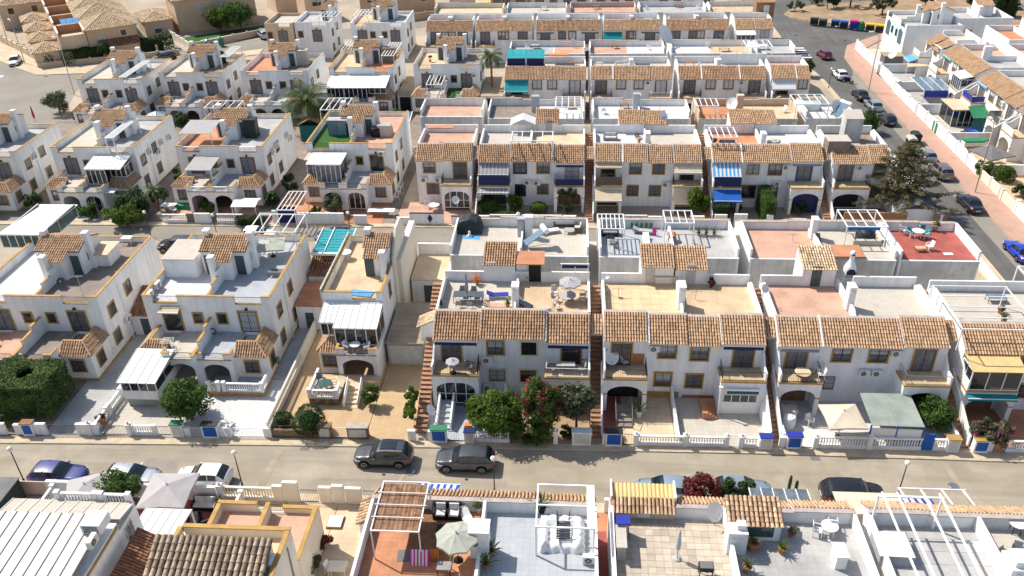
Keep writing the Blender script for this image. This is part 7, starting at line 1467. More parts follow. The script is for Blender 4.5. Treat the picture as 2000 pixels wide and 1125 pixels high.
for lb, x, y, h, r, m, sd in (('dark garden shrub between the left edge house and the striped sunroom house', -66.3, 89.5, 2.4, 1.3, 'leafdark', 101), ('dark shrub in the passage right of the striped sunroom house', -51.0, 91.0, 2.6, 1.4, 'leafdark', 102), ('green garden shrub left of the slatted canopy house', -50.6, 96.5, 2.8, 1.2, 'leaf', 103), ('dark planting under the white tarpaulin shelter', -36.4, 90.6, 2.2, 1.3, 'leafdark', 104), ('dark shrub in the passage right of the slatted canopy house', -35.2, 95.0, 2.8, 1.4, 'leafdark', 105), ('dark shrub beside the brown gazebo', -34.2, 112.5, 3.0, 1.6, 'leafdark', 106), ('loose green shrub at the foot of the thick palm', -43.5, 114.5, 2.6, 1.7, 'leafgrey', 107), ('dark shrub in front of the gold canopy house porch', -58.5, 117.0, 2.8, 1.5, 'leafdark', 108), ('green shrub behind the striped sunroom house', -60.0, 110.5, 3.0, 1.7, 'leaf', 109), ('dark shrub below the bare pergola house', -21.0, 119.0, 2.4, 1.4, 'leafdark', 110), ('green shrub between the conservatory and the bare pergola house', -26.0, 119.5, 2.4, 1.3, 'leaf', 111), ('dark shrub at the steps of the balustraded third row house', -46.5, 117.6, 2.4, 1.5, 'leafdark', 112)):
 tree('shrub', lb, x, y, h, r, r*.8, h*.92, m, 1500, .12, 16, sd, 'shrub')
hedge('hedge', 'long dark green hedge along the corner villa wall', *vv(-96.0, 148.4, 11.5, .6), 20, 1.5, 2.6, m='leafdark', n=9000, leaf=.13, seed=57, rz=A_+.02); hedge('hedge', 'dark hedge along the left side of the corner villa', *vv(-96.4, 148.6, -.5, 6), 1.5, 10, 2.4, m='leafdark', n=5000, leaf=.13, seed=58, rz=A_)
tree('tree', 'dark tree in the corner villa garden', *vv(-91, 150.6, 3.5, -.6), 4.0, 1.6, 1.3, 3.2, 'leafdark', 1800, .16, 16, 59, 'tree')
tree('tree', 'bright yellow-green round tree beside the blue pool', -73.5, 173.13, 5.2, 3.3, 2.8, 4.6, 'leafyel', 4200, .18, 34, 60, 'tree'); tree('tree', 'larger green round tree right of the yellow-green one', -69.34, 173.86, 6.4, 3.9, 3.2, 5.6, 'leaf', 5200, .18, 40, 61, 'tree')
tree('tree', 'dark bushy tree at the top left corner', -128.76, 188.47, 4.8, 3.6, 2.6, 4.3, 'leafdark', 3600, .18, 26, 62, 'tree'); tree('shrub', 'pale green bush at the end of the villa garage drive', -82.35, 164.35, 2.2, 2.0, 1.5, 2.0, 'leafgrey', 1400, .14, 14, 63, 'shrub')
for px, py, h, r, m, lb in ((1552, 22, 2.4, 2.4, 'leafgrey', 'low grey-green bush at the tip of the verge'), (1615, 18, 4.4, 1.6, 'leafdark', 'dark upright bush on the verge behind the containers'), (1628, 16, 3.4, 1.5, 'leafdark', 'second dark bush on the verge'), (1585, 8, 2.0, 4.0, 'leafgrey', 'low scrub along the verge kerb')):
 x, y = {1552: (47.71, 187.26), 1615: (54.88, 188.86), 1628: (56.51, 189.73), 1585: (52.75, 193.59)}[px]; tree('shrub', lb, x, y, h, r, r*.8, h*.9, m, 1300, .17, 14, px % 97, 'shrub')
for px, py, h, r, lb in ((1722, 30, 7.0, 5.2, 'umbrella-shaped acacia on the brown verge'), (1660, 14, 7.5, 5.0, 'wide acacia at the top edge left of the umbrella-shaped one'), (1805, 14, 7.0, 4.6, 'dark acacia behind the white corner house'), (1905, 10, 5.6, 3.6, 'pale bush at the top edge beside the cypresses')):
 x, y = {1722: (64.7, 183.26), 1660: (60.19, 190.54), 1805: (75.06, 188.26), 1905: (85.86, 188.85)}[px]; tree('acacia_tree', lb, x, y, h*.52, r*.8, r*.65, 2.2, 'leafgrey', 3600, .20, 26, px % 89, 'tree', trunk=.2)
hedge('cypress_tree', 'left one of two clipped dark cypress columns', 87.27, 181.81, 2.2, 2.2, 7.5, m='leafdark', n=2600, leaf=.17, seed=70, rnd=.25, cat='tree'); hedge('cypress_tree', 'right one of two clipped dark cypress columns', 89.31, 181.33, 2.2, 2.2, 7.8, m='leafdark', n=2600, leaf=.17, seed=71, rnd=.25, cat='tree')
tree('shrub', 'yellow-green hedge bush behind the cream road wall', 52.27, 101.21, 2.2, 1.7, 1.4, 2.0, 'leafyel', 2200, .12, 18, 72, 'shrub'); hedge('clipped_shrub', 'round yellow-green shrub in the yard with steps', 54.14, 99.68, 2.2, 2.0, 2.0, m='leafyel', n=2600, leaf=.09, seed=73, rnd=1, cat='shrub'); tree('shrub', 'dark shrub at the right edge above the road wall', 54.24, 94.53, 2.2, 1.8, 1.6, 2.0, 'leafdark', 1800, .12, 14, 74, 'shrub')
tree('shrub', 'green shrub on the corner wall beside the main road', 41.95, 80.49, 2.2, .6, 1.3, 1.8, 'leaf', 1400, .10, 12, 75, 'shrub')
tree('shrub', 'green leafy shrub hiding the silver hatchback', -32.31, 41.61, 3.2, 1.9, 1.6, 2.8, 'leaf', 4200, .11, 28, 76, 'shrub'); tree('plum_shrub', 'dark red-leaved bush beside the pale blue-grey car', 9.67, 43.25, 3.2, 1.6, 1.2, 2.7, 'leafred', 3600, .11, 26, 77, 'shrub')
tree('conifer', 'left dark conifer in front of the second pale car', 11.53, 43.67, 2.7, .75, .7, 2.6, 'leafdark', 2400, .10, 24, 78, 'shrub'); tree('conifer', 'right dark conifer in front of the second pale car', 12.77, 43.72, 2.5, .8, .7, 2.4, 'leafdark', 2400, .10, 24, 79, 'shrub')
t = thing('cactus', 'two slender cactus columns at the street edge', 'cactus', (16.42, 44.88, .1))
for s, h in ((-.25, 1.7), (.25, 1.2)): part('stem', MB().lathe((s, 0, 0), [(.11, 0), (.13, h*.6), (.10, h*.92), (.02, h)], 8, 0, False), 'leafdark', t)
tree('shrub', 'dry garden bed plants beside the slanting white balusters', -23.56, 40.58, 1.0, .7, 1.5, .9, 'leafgrey', 1100, .09, 12, 80, 'shrub'); tree('shrub', 'dark red-brown shrub against the cream house wall', -16.4, 38.22, 1.3, .8, .8, 1.1, 'leafred', 900, .10, 10, 81, 'shrub'); tree('shrub', 'brown-green shrub at the bottom of the sandy patio', -16.51, 36.36, 1.8, .9, .9, 1.6, 'leafgrey', 1200, .10, 12, 82, 'shrub')
# ------------------------------------------------------------------ furniture: protos and copies
CH = chair_proto(); CHD = chair_proto('iron', 'cushgrey', True); CHW = chair_proto('wood', 'cushion', True)
CHG = chair_proto('plasticw', 'tealpale')
def chairs(proto, lst, group):
 for i, (x, y, z, r_, lb) in enumerate(lst): dup(proto, (x, y, z), r_, lb, group)
zt_ = 6.22
table('long dark metal table under a folded parasol on the pale terrace', -8.52, 60.35, zt_, 2.6, .95, m='iron', top='doorgrey')
chairs(CHD, [(-9.14, 61.06, zt_, 0, 'dark mesh chair at the far side of the long metal table, left'), (-8.15, 61.01, zt_, 0, 'dark mesh chair at the far side of the long metal table, right'), (-9.21, 59.24, zt_, pi, 'dark mesh chair at the near left of the long metal table'), (-8.27, 59.11, zt_, pi, 'dark mesh chair at the near right of the long metal table')], 'dark mesh chairs on the pale terrace')
closed_parasol('grey folded parasol standing at the dark metal table', -8.61, 60.05, zt_, 3.0, 'cushgrey')
sunbed('royal blue sun lounger on the pale terrace', -6.06, 60.97, zt_, pi/2+.1, 'royal'); sunbed('pink and white slatted sun lounger below the blue one', -6.23, 59.25, zt_, pi/2, 'fl_pink')
potted('spiky potted plant by the terracotta steps wall', -10.79, 59.09, zt_, .7, 'palmleaf', 'fl_grey', 4, spiky=True); potted('dry orange potted plant beside the stair tower door', -8.07, 63.1, zt_, .8, 'flowerw' if False else 'orange', 'clay', 5); potted('spiky potted plant at the white ledge', -5.08, 59.51, zt_, .6, 'palmleaf', 'clay', 6, spiky=True)
table('oval pale dining table on the sand coloured terrace', -0.04, 60.43, zt_, 1.5, m='ironlight', top='canvaswht'); parasol('pale grey round parasol over the oval dining table', 0.19, 60.89, zt_, 2.0, 2.0, 'canvasgrey', 0, 8, .13)
chairs(CHW, [(-1.08, 60.46, zt_, 1.2, 'wooden chair with white cushion left of the oval table'), (-0.97, 59.33, zt_, 1.8, 'wooden chair with white cushion at the lower left of the oval table'), (-1.1, 61.45, zt_, .4, 'wooden chair with white cushion at the upper left of the oval table'), (1.24, 60.36, zt_, -1.5, 'wooden armchair with white cushion right of the oval table'), (1.28, 61.02, zt_, -1.4, 'second wooden armchair with white cushion right of the oval table')], 'wooden cushioned chairs')
t = thing('porch_swing', 'white swing frame with a navy canopy strip on the sand terrace', 'swing', (-0.59, 62.63, zt_));
for x in (0, 1.2, 2.35): part('post', MB().bar((x, 0, 0), (x, .5, 2.2), .07), 'pergwhite', t)
part('beam', MB().bar((-.1, .5, 2.22), (2.45, .5, 2.22), .1), 'pergwhite', t); part('canopy_strip', MB().box(.05, 2.3, .42, .46, 1.85, 2.15), 'navy', t); part('beam', MB().bar((-.1, -.5, .02), (2.45, -.5, .02), .06), 'pergwhite', t)
sunbed('folded lounger leaning in the shade beside the chimney', -3.77, 59.73, zt_, .8, 'cushgrey', 'black'); sunbed('pale lounger near the tile ridge of the sand terrace', -2.29, 58.66, zt_, 2.2, 'fl_pale', 'plasticw')
dup(CHD, ((-3.53, 63.88))+(zt_,), .3, 'dark folding chair in the shade of the terracotta canopy', 'dark mesh chairs on the pale terrace')
for lb, x, y, z, h in (('closed white parasol stand on the tiled beige terrace', 3.43, 61.81, zt_, 1.6),): t = thing('antenna', lb, 'antenna', (x, y, z)); part('mast', MB().tube((0, 0, 0), (0, 0, h), .03), 'steel', t); part('cap', MB().ball((0, 0, h), .22, 10, 0, .7), 'plasticw', t)
t = thing('bench', 'cream bench below the tiled stair tower on the beige terrace', 'bench', (8.49, 63.76, zt_)); part('seat', MB().box(-.95, .95, -.25, .25, .72, .8), 'fl_sand2', t)
for s in (-.85, .85): part('leg', MB().box(s-.08, s+.08, -.2, .2, 0, .719), 'fl_sand2', t)
tree('shrub', 'dry red-brown bush in a pot on the sand terrace', 12.48, 63.18, 1.0, .45, .45, .9, 'leafred', 500, .08, 8, 90, 'plant', z=zt_)
bbq('white chimney barbecue between the pink terrace and the pale terrace', 24.6, 64.72, zt_)
def antenna(lb, x, y, z, h=1.8, n=6):
 t = thing('antenna', lb, 'antenna', (x, y, z), R.uniform(-.5, .5), 'roof aerials'); part('mast', MB().tube((0, 0, 0), (0, 0, h), .022, 6), 'steel', t); b = MB().bar((-.5, 0, h-.1), (.5, 0, h-.1), .02)
 for i in range(n): q = -.45+.9*i/(n-1); b.bar((q, -.3+.03*i, h-.1), (q, .3-.03*i, h-.1), .014)
 part('aerial', b, 'steel', t)
antenna('roof aerial over the left clipped-tree house', -42.93, 60.08, 6.0, 2.4); antenna('thin roof aerial on the beige tiled terrace', 4.38, 61.42, zt_, .9); antenna('thin roof aerial on the sand terrace by the chimney', 10.92, 61.21, zt_, .9); antenna('tall roof aerial on the wall above the pale terrace', 30.19, 59.66, 7.0, 1.6); antenna('roof aerial on the narrow house tower', -20.69, 67.26, 6.6, 2.2); antenna('roof aerial among the pink terrace parapets', 21.38, 71.84, 6.3, .8)
dish('white satellite dish on the pink steps wall', 16.41, 60.68, 6.9, .36, .4, .9); dish('white dish on the terracotta stair foot', -11.07, 51.64, .8, .45, 1.2, .5); dish('large white dish on the far left balcony of the tiled yard block', 3.57, 55.3, 3.47, .62, .3, .9); dish('very large white dish in front of the turquoise awning row', 14.95, 138.21, 6.2, 1.5, .9, 2.0); dish('large white dish beside the ochre pillar of the second row rear', 21.07, 106.97, 6.2, .75, -.5, 1.4); dish('white dish on the tiled stair towers of the second row', 11.5, 101.23, 7.2, .6, .5, .7); dish('white dish by the solar heater near the road', 33.87, 105.35, 6.6, .9, .5, 1.0); dish('white dish on the beige near terrace wall', 8.81, 36.02, 6.2, .55, .5, 1.1); dish('dark dish on the roof of the left clipped-tree house', -45.96, 62.03, 6.0, .36, .4, .6, 'doorgrey'); dish('dark grey mesh dish on the cream wall of the corner house', 48.97, 130.45, 6.3, .6, -.9, .8); dish('small dish on the rear terrace with the orange awning', 0.15, 138.32, 6.2, .55, .6, .9); dish('white dish on the narrow white wall of the back street', -12, 79.22, 6.2, .4, .3, .6)
table('round grey table under the small balcony parasol', -9.28, 53.85, 3.47, .7, m='ironlight'); parasol('small pale parasol on the first balcony', -9.22, 53.74, 3.47, 1.15, 1.35, 'canvaswht', 0, 8, .16); dup(CHD, (-7.89, 54.2, 3.47), 1.2, 'dark chair at the right end of the first balcony', 'dark balcony chairs');
table('long pale table on the balcony above the flowering tree', -0.07, 54.35, 3.47, 1.5, .6, m='ironlight', top='canvaswht')
chairs(CHD, [(-1.19, 54.1, 3.47, 1.3, 'metal chair left of the long balcony table'), (1.22, 54.19, 3.47, -1.3, 'metal chair right of the long balcony table')], 'dark balcony chairs'); dup(CHG, (1.44, 55.51, 3.47), -.5, 'blue and white chair in the balcony corner by the open door', 'balcony chairs')
dup(CHW, (4.73, 55.2, 3.47), .6, 'wooden chair with a pale towel on the tiled yard balcony', 'balcony chairs')
table('round beige table on the balcony behind the cream parasol', 18.64, 53.96, 3.47, 1.25, m='wood', top='fl_sand2'); chairs(CH, [(20.18, 54.8, 3.47, -1.2, 'white armchair right of the round balcony table'), (20.14, 54.13, 3.47, -1.6, 'second white armchair right of the round balcony table')], 'white plastic chairs'); potted('leafy potted plant at the balcony door corner', 20.23, 55.88, 3.47, 1.3, 'leaf', 'clay', 9)
dup(CHW, (32.06, 53.52, 3.47), .8, 'wooden chair behind the sunroom glass of the corner block', 'balcony chairs')
table('white round table inside the narrow house sunroom balcony', -18.08, 57.11, 3.02, .9, m='plasticw'); dup(CH, (-18.81, 57.16, 3.02), 1.2, 'white chair left of the sunroom table', 'white plastic chairs'); dup(CH, (-17.15, 57.14, 3.02), -1.2, 'white chair right of the sunroom table', 'white plastic chairs')
table('round glass table on the raised brick deck', -20.28, 54.41, .87, 1.15, m='iron', top='glassgreen'); chairs(CHD, [(-21, 55.33, .87, .6, 'black chair behind the glass table on the brick deck'), (-20.82, 54.07, .87, 2.4, 'black chair at the near left of the glass table'), (-19.78, 53.97, .87, -2.4, 'black chair at the near right of the glass table')], 'dark balcony chairs'); dup(CHW, (-19.73, 54.8, .87), -1.3, 'wooden chair beside the glass table', 'balcony chairs')
t = thing('clothes_rack', 'white folding clothes rack on the upper terrace', 'clothes rack', (-34.51, 56.85, 3.02));
for i in range(5): part('rail', MB().bar((-.5, -.4+.2*i, .9), (.5, -.4+.2*i, .9), .03), 'plasticw', t)
for s in (-1, 1): part('leg', MB().bar((-.45, -.4*s, 0), (-.45, .4*s, .9), .03).bar((.45, -.4*s, 0), (.45, .4*s, .9), .03), 'plasticw', t)
part('blanket', MB().box(-1.05, 1.05, -.5, .45, .0, .05), 'bluelt', thing('pool_mattress', 'crumpled pale blue air mattress on the narrow house roof', 'air mattress', (-18.25, 61.66, 6.0), -.15)); table('round white table on the narrow house rear roof', -21.07, 67.84, 6.0, 1.1, m='plasticw'); table('dark low table on the blue-grey roof terrace', -26.79, 64.59, 5.98, 1.5, .7, .5, m='slategrey'); table('white table at the rear balusters of the left house', -43.66, 70.27, 5.98, 1.0, .7, m='plasticw')
parasol('square cream cantilever parasol in the white front yard', 21.28, 50.97, .14, 2.9, 2.7, 'canvas', .06, 4, .20)
t = thing('canopy', 'grey-green netting canopy on blue posts beside the cream parasol', 'canopy', (23.17, 49.99, .1), -.02); n_ = 8
for i in range(2): part('netting', MB().prism([(0, 2.15), (3.7, 2.35), (3.7, 2.38), (0, 2.18)], 'x', i*1.95+.01, (i+1)*1.95-.01), 'netgrey', t)
for x in (0, 1.95, 3.85): part('post', MB().box(x-.05, x+.05, -.02, .08, 0, 2.15), 'blue', t)
part('back_beam', MB().bar((-.05, 3.7, 2.3), (3.95, 3.7, 2.3), .08), 'blue', t); part('screen', MB().box(.06, 3.8, .0, .03, .9, 1.9), 'panelwhite', t)
tub('white water butt beside the arched porch', 17.74, 52.19, .14, .5, 1.0, 'plasticw'); dup(CH, (19.38, 52.38, .14), .4, 'white chair in the shaded front yard', 'white plastic chairs'); t = box_thing('garden_cabinet', 'white garden cabinet with a grey lid under the arch', 'cabinet', 17.86, 53.08, .14, 1.1, .8, 1.0, 'plasticw', 'fl_pale', 2)
t = thing('yard_stairs', 'white rendered yard steps beside the mosaic meter box', 'stairs', (-10.3, 50.6))
for i in range(5): part('step', MB().box(0, 1.0, i*.5, 2.8, .15+i*.16, .31+i*.16-.002), 'fl_bluegrey', t)
for s in (-.14, 1.0): part('side_wall', MB().prism([(0, .1), (2.8, .1), (2.8, 1.75), (0, .9)], 'x', s, s+.14), 'whitewash', t)
table('low mosaic table in the blue-grey yard', -7.38, 50.78, .14, .9, .6, .45, 'plasticw', 'bluelt'); part('pillow', MB().box(-.3, .3, -.2, .2, 0, .15), 'orange', thing('toy_pile', 'orange and blue toys on the street wall', 'toys', (-7.66, 49.92, 1.25)))
t = thing('yard_stairs', 'grey steps with thin rails up to the arched porch', 'stairs', (4.0, 51.4))
for i in range(4): part('step', MB().box(0, 1.3, i*.45, 2.2, .15+i*.16, .31+i*.16-.002), 'fl_dark', t)
for s in (0, 1.3): part('handrail', MB().bar((s, 0, 1.0), (s, 2.0, 1.7), .04).bar((s, 0, .1), (s, 0, 1.0), .04), 'ironlight', t)
t = thing('yard_stairs', 'terracotta corner steps beside the closed-in porch', 'stairs', (11.0, 52.6));
for i in range(4): part('step', MB().box(0, 1.2-i*.25, i*.0+.1, 2.6-i*.3, .17+i*.15, .32+i*.15-.002), 'fl_terra', t)
t = thing('gas_post', 'white down post with grey pipe beside the closed-in porch', 'post', (12.29, 53.22, .1)); part('pipe', MB().tube((0, 0, 0), (0, 0, 2.9), .06), 'plasticw', t); part('bracket', MB().box(-.15, .15, -.1, .1, 2.9, 3.0), 'plasticw', t)
potted('potted shrub at the cream wall of the drive gate', -37.97, 50.07, .12, .5, 'leafred', 'clay', 12, pr=.38)
for s, (x, y, lb) in enumerate(((-41.25, 59.14, 'green coiled garden hose on the white side wall'), (-25.64, 58.22, 'green coiled garden hose on the ochre skirting'), (-31.32, 58.97, 'grey coiled hose below the small upper window'))):
 b = MB(); n = 14; z = (1.0, 1.0, 3.5)[s]
 for i in range(n): a, c = 2*pi*i/n, 2*pi*(i+1)/n; b.tube((.0, .28*cos(a), z+.28*sin(a)), (.0, .28*cos(c), z+.28*sin(c)), .06, 6)
 solo('garden_hose', b, ['plasticgn' if s < 2 else 'doorgrey'], lb, 'hose', (x, y), 0 if s < 2 else pi/2)
t = thing('covered_barbecue', 'bulky dark grey furniture cover on the beige rear terrace', 'furniture cover', (-9.83, 73.46, zt_)); b = MB(); n = 14; g = np.random.default_rng(5)
for i in range(n+1):
 for j in range(n+1): u, v = i/n*2-1, j/n*2-1; e = max(abs(u), abs(v)); z = 1.55*(1-.18*abs(u)); z *= 1 if e < .8 else max(0, (1-e)/.2)**.6; b.v.append((u*1.25, v*.95, z+.05*g.normal()*(e < .9)))
for i in range(n):
 for j in range(n): b.f.append((i*(n+1)+j, (i+1)*(n+1)+j, (i+1)*(n+1)+j+1, i*(n+1)+j+1)); b.m.append(0); b.s.append(True); b.t.append(.5)
part('cover', b, 'cover', t); part('white_pot', MB().lathe((.1, -1.3, 0), [(.25, 0), (.3, .1), (.1, .2), (.14, .5), (.05, .6)], 10), 'plasticw', t)
solo('towel', MB().box(-.85, .85, -.35, .35, 0, .03), ['bluelt'], 'grey-blue towel on the beige rear terrace floor', 'towel', (-9.57, 71.92, zt_), -.05)
solar('solar water heater with a long panel beside the terracotta canopy', -3.19, 70.09, zt_+.4, -1.2, 1.0); sofa('wicker corner sofa with grey cushions on the rear terrace', -0.36, 74.69, zt_, 2.3, 0, seats=3); sofa('wicker armchair right of the corner sofa', 0.97, 73.51, zt_, 1.0, -pi/2, seats=1); table('white low table with a teal tray by the corner sofa', 0.06, 73.08, zt_, .9, .7, .42, 'wicker', 'canvaswht'); sunbed('white folded lounger left of the wicker sofa', -1.85, 73.01, zt_, 1.9, 'plasticw'); box_thing('roof_cabinet', 'white tall roof cabinet beside the rear party wall', 'cabinet', -3.88, 72.26, zt_, .7, .6, 2.2, 'plasticw', doors=1); box_thing('roof_cabinet', 'pale blue-grey roof cabinet beside the white tall one', 'cabinet', -4.64, 72.45, zt_, .7, .6, 1.9, 'fl_bluegrey', doors=1)
pergola('pergola', 'white roof pergola with a slatted cream top and dark seating under it', *(lambda a, b: (a[0], b[0], a[1], b[1]))((2.74, 69.74), (5.22, 72.76)), zt_, 2.3, 6); sofa('dark sofa in the shade of the slatted pergola', 3.97, 72.82, zt_, 1.8, 0, 'black', 'cushgrey'); table('dark table in front of the shaded sofa', 4.01, 71.27, zt_, .8, .8, .6, 'black'); dup(CHW, (4.27, 70.45, zt_), 2.8, 'beige armchair at the edge of the pergola shade', 'balcony chairs')
pergola('pergola', 'white open pergola frame over the grey rear terrace', *(lambda a, b: (a[0], b[0], a[1], b[1]))((9.15, 71.22), (11.85, 73.87)), zt_, 2.2, 4); pergola('pergola', 'white pergola with four rafters and a blue valance at the road end', *(lambda a, b: (a[0], b[0], a[1], b[1]))((25.86, 70.86), (29.54, 74.34)), zt_, 2.2, 4); solo('valance', MB().box(0, 2.9, -.02, .02, 0, .28), ['blue'], 'blue tasselled valance under the road-end pergola', 'valance', (25.97, 70.84, 8.05))
hung('green and white painted mural cloth on the rear parapet', 6.09, 8.24, 74.0, 6.4, 6.95, 'green', 'fl_grey', 'cloth'); solo('towel', MB().box(-.18, .18, -.05, .05, 0, .9), ['pink'], 'bright pink towel on the rear grey terrace', 'towel', (8.35, 72.77, zt_)); sunbed('white lounger on the grey rear terrace', 7.45, 71.33, zt_, 0, 'plasticw'); sunbed('grey lounger by the mural cloth', 7.23, 73.22, zt_, 1.4, 'fl_grey', 'steel')
table('round brown table tipped beside the open pergola', 9.88, 71.72, zt_, 1.0, m='wood', top='clay')
for i, (px, lb) in enumerate(((1365, 'left'), (1380, 'middle'), (1395, 'right'))): x = (12.63, 13.36, 14.1)[i]; potted('%s one of three thin potted plants along the rear parapet' % lb, x, 72.88, zt_, .9, 'palmleaf', 'clay', 20+i, spiky=True, pr=.15)
t = thing('tent', 'grey-blue pointed parasol top behind the tiled stair towers', 'parasol', (10.56, 68.6, zt_)); part('canopy', MB().lathe((0, 0, 0), [(.95, .5), (.5, 1.0), (.02, 1.35)], 8, 0, False), 'panelgrey', t); part('pole', MB().tube((0, 0, 0), (0, 0, 1.3), .03), 'steel', t)
t = thing('covered_barbecue', 'shiny black barbecue cover below the road-end pergola', 'furniture cover', (28.3, 72.46, zt_)); part('cover', MB().lathe((0, 0, 0), [(.9, 0), (.95, .5), (.75, .95), (.3, 1.15), (.02, 1.2)], 12), 'cover', t); part('gas_bottle', MB().lathe((.8, -.7, 0), [(.16, 0), (.17, .45), (.08, .6)], 10), 'yellow', t)
t = thing('low_wall', 'pale L-shaped bench wall with an air conditioner', 'bench', (28.43, 71.38, zt_)); part('wall', MB().box(-1.6, 1.0, -.2, .2, 0, .5), 'fl_pale', t); ac(t, 1.3, .2, .05)
solo('mirror_panel', MB().prism([(0, 0), (1.6, 0), (1.6, .9), (.9, 1.3), (0, .3)], 'x', -.05, .05), ['black'], 'black curved screen leaning on the white parapet', 'screen', (23.65, 70.27, zt_), .15)
solo('tiled_ledge', MB().box(0, 3.3, 0, 2.2, 0, .12), ['fl_terra'], 'flat terracotta ledge roof behind the chimney barbecue', 'roof', (23.42, 67.23, 7.1));
table('round white plastic table on the red terrace', 33.29, 72.94, zt_, 1.1, m='plasticw')
chairs(CHG, [(33.93, 72.8, zt_, -1.2, 'white and teal chair right of the red terrace table'), (32.69, 73.08, zt_, .5, 'white and teal chair left of the red terrace table'), (34.11, 74.16, zt_, 3.0, 'white and teal chair behind the red terrace table')], 'white and teal chairs'); chairs(CH, [(32.14, 73.59, zt_, 1.0, 'white chair near the left wall of the red terrace'), (33.54, 70.46, zt_, -1.3, 'white chair alone in the middle of the red terrace'), (41.64, 80.26, 1.45, .5, 'white chair on the road wall beside the green shrub')], 'white plastic chairs'); table('low wooden table with a basket on the red terrace', 32.65, 70.23, zt_, .9, .5, .4, 'wood', 'bamboo'); solo('paving_slab', MB().box(-.4, .4, -.22, .22, 0, .06), ['panelwhite'], 'white slab lying on the red terrace floor', 'slab', (35.03, 69.67, zt_)); potted('yellow-green potted plant in the red terrace corner', 35.45, 74.23, zt_, .9, 'leafyel', 'clay', 30)
pergola('pergola', 'big white tube pergola over the pale corner terrace', *(lambda a, b: (a[0], b[0], a[1], b[1]))((30.04, 54.5), (35.88, 60.77)), zt_, 2.0, 4, ax='x', w=.07); pergola('pergola', 'white pipe canopy at the right end of the corner terrace', 38.2, 42.6, 57.5, 64, zt_, 2.1, 4, ax='x', w=.08); potted('yucca pot on the pale corner terrace', 35.12, 58.31, zt_, .9, 'palmleaf', 'clay', 31, spiky=True); potted('round clay pot beside the yucca', 35.5, 59.82, zt_, .5, 'palmleaf', 'clay', 32); table('grey glass table on the corner terrace', 35.89, 61.64, zt_, 1.5, .7, .5, 'slategrey', 'solarlt')
t = thing('canopy', 'turquoise slatted canopy on a white frame behind the narrow house', 'canopy', (-25.3, 70.6, 0))
for i in range(9): part('slat', MB().prism([(i*.5, 5.0+.03*i), (i*.5+.42, 5.03+.03*i), (i*.5+.42, 5.09+.03*i), (i*.5, 5.06+.03*i)], 'x', .05, 3.4), 'tealpale', t)
for x in (0, 1.2, 3.45): part('beam', MB().bar((x, -.1, 5.12), (x, 4.6, 5.4), .09), 'pergwhite', t)
part('awning_box', MB().box(-.05, 3.5, -.35, -.15, 4.9, 5.15), 'pergwhite', t); part('post', MB().box(-.05, .05, 4.4, 4.5, 0, 5.3), 'pergwhite', t); part('post', MB().box(3.4, 3.5, 4.4, 4.5, 0, 5.3), 'pergwhite', t)
pergola('pergola', 'white pergola frame with a green rolled awning on the middle left house', -30.8, -26.2, 69.2, 73.0, 5.95, 2.1, 4); parasol('grey folded-flat parasol top on the rear roof terrace', -28.29, 68.15, 5.97, 2.6, 1.6, 'canvasgn', .2, 4, .12)
t = thing('canopy', 'white tilted sheet roof at the far left behind the first roof tower', 'canopy', (-56.0, 69.0, 5.9)); sheetroof(t, 0, 4.2, 0, 7.5, 1.6, 1.2, 1, ribs=False); glazing(t, .1, 4.1, .1, .1, 1.55, 5, 'glassgreen', side=7)
for lb, a, b_, z, h in (('white roof pergola on the striped sunroom house', (-56.84, 93.11), (-55.86, 99.85), 5.97, 2.1), ('white frame behind the slatted sun canopies', (-48.67, 104.12), (-44.29, 106.97), 5.97, 2.0), ('white pergola frame above the lawn roof terrace', (-32.69, 103.18), (-29.47, 107.8), 5.97, 2.1), ('white roof frame on the left road house', (-66.74, 117.36), (-65.72, 125.58), 5.97, 2.0), ('white rolling-awning frame behind the third row tower', (-55.17, 127.66), (-53.87, 133.4), 5.97, 2.0), ('bare white pergola on the third row left terrace', (-21.84, 122.23), (-19.51, 126.97), 3.0, 2.2), ('white pergola at the rear of the long conservatory house', (-29.49, 127.91), (-27.61, 135.39), 5.97, 2.0), ('white pergola frame before the fourth row pair', (-39.65, 141.42), (-37.35, 147.15), 3.0, 2.0), ('white frame on the pink fourth row house', (-39.74, 153.18), (-37.1, 157.72), 5.97, 2.0), ('white roof frame on the white fourth row half', (-46.05, 152.6), (-42.88, 156.33), 5.97, 2.0), ('white pergola on the second row roof beside the round parasol', (-6.91, 92.06), (-2.06, 95.04), 6.2, 2.1), ('white shade frame of the planted rear terrace', (-1.93, 103.65), (1.37, 107.62), 6.2, 2.1), ('white pergola with dark glass on the terracotta roof', (16.63, 93.55), (19.51, 96.87), 6.2, 2.0), ('white roof pergola on the terracotta rear terrace', (16.06, 104.45), (18.9, 107.21), 6.2, 2.0), ('white-beamed pergola on the road corner terrace', (28.78, 105.05), (32.84, 108.82), 6.2, 2.0), ('white frame on the far corner terrace with the dark table', (27.05, 130.9), (30.91, 134.87), 6.2, 2.0), ('white yard pergola across the dark gate passage', (-33.49, 84.25), (-31.41, 89.24), .1, 2.8)):
 pergola('pergola', lb, min(a[0], b_[0]), max(a[0], b_[0]), min(a[1], b_[1]), max(a[1], b_[1]), z, h, 4, group='white frames on the second and third row roofs', w=.1)
def slatcanopy(lb, x0, x1, y0, y1, z, m='sail', drop=.3):
 t = thing('canopy', lb, 'canopy', (x0, y0, z)); w, d = x1-x0, y1-y0; n = 9
 for i in range(n): part('fabric_strip', MB().prism([(0, 0), (d, drop), (d, drop+.04), (0, .04)], 'x', w*i/n+.01, w*(i+1)/n-.01), m, t)
 for x in (0, w): part('post', MB().box(x-.05, x+.05, .02, .12, -2.2, -.01), 'pergwhite', t)
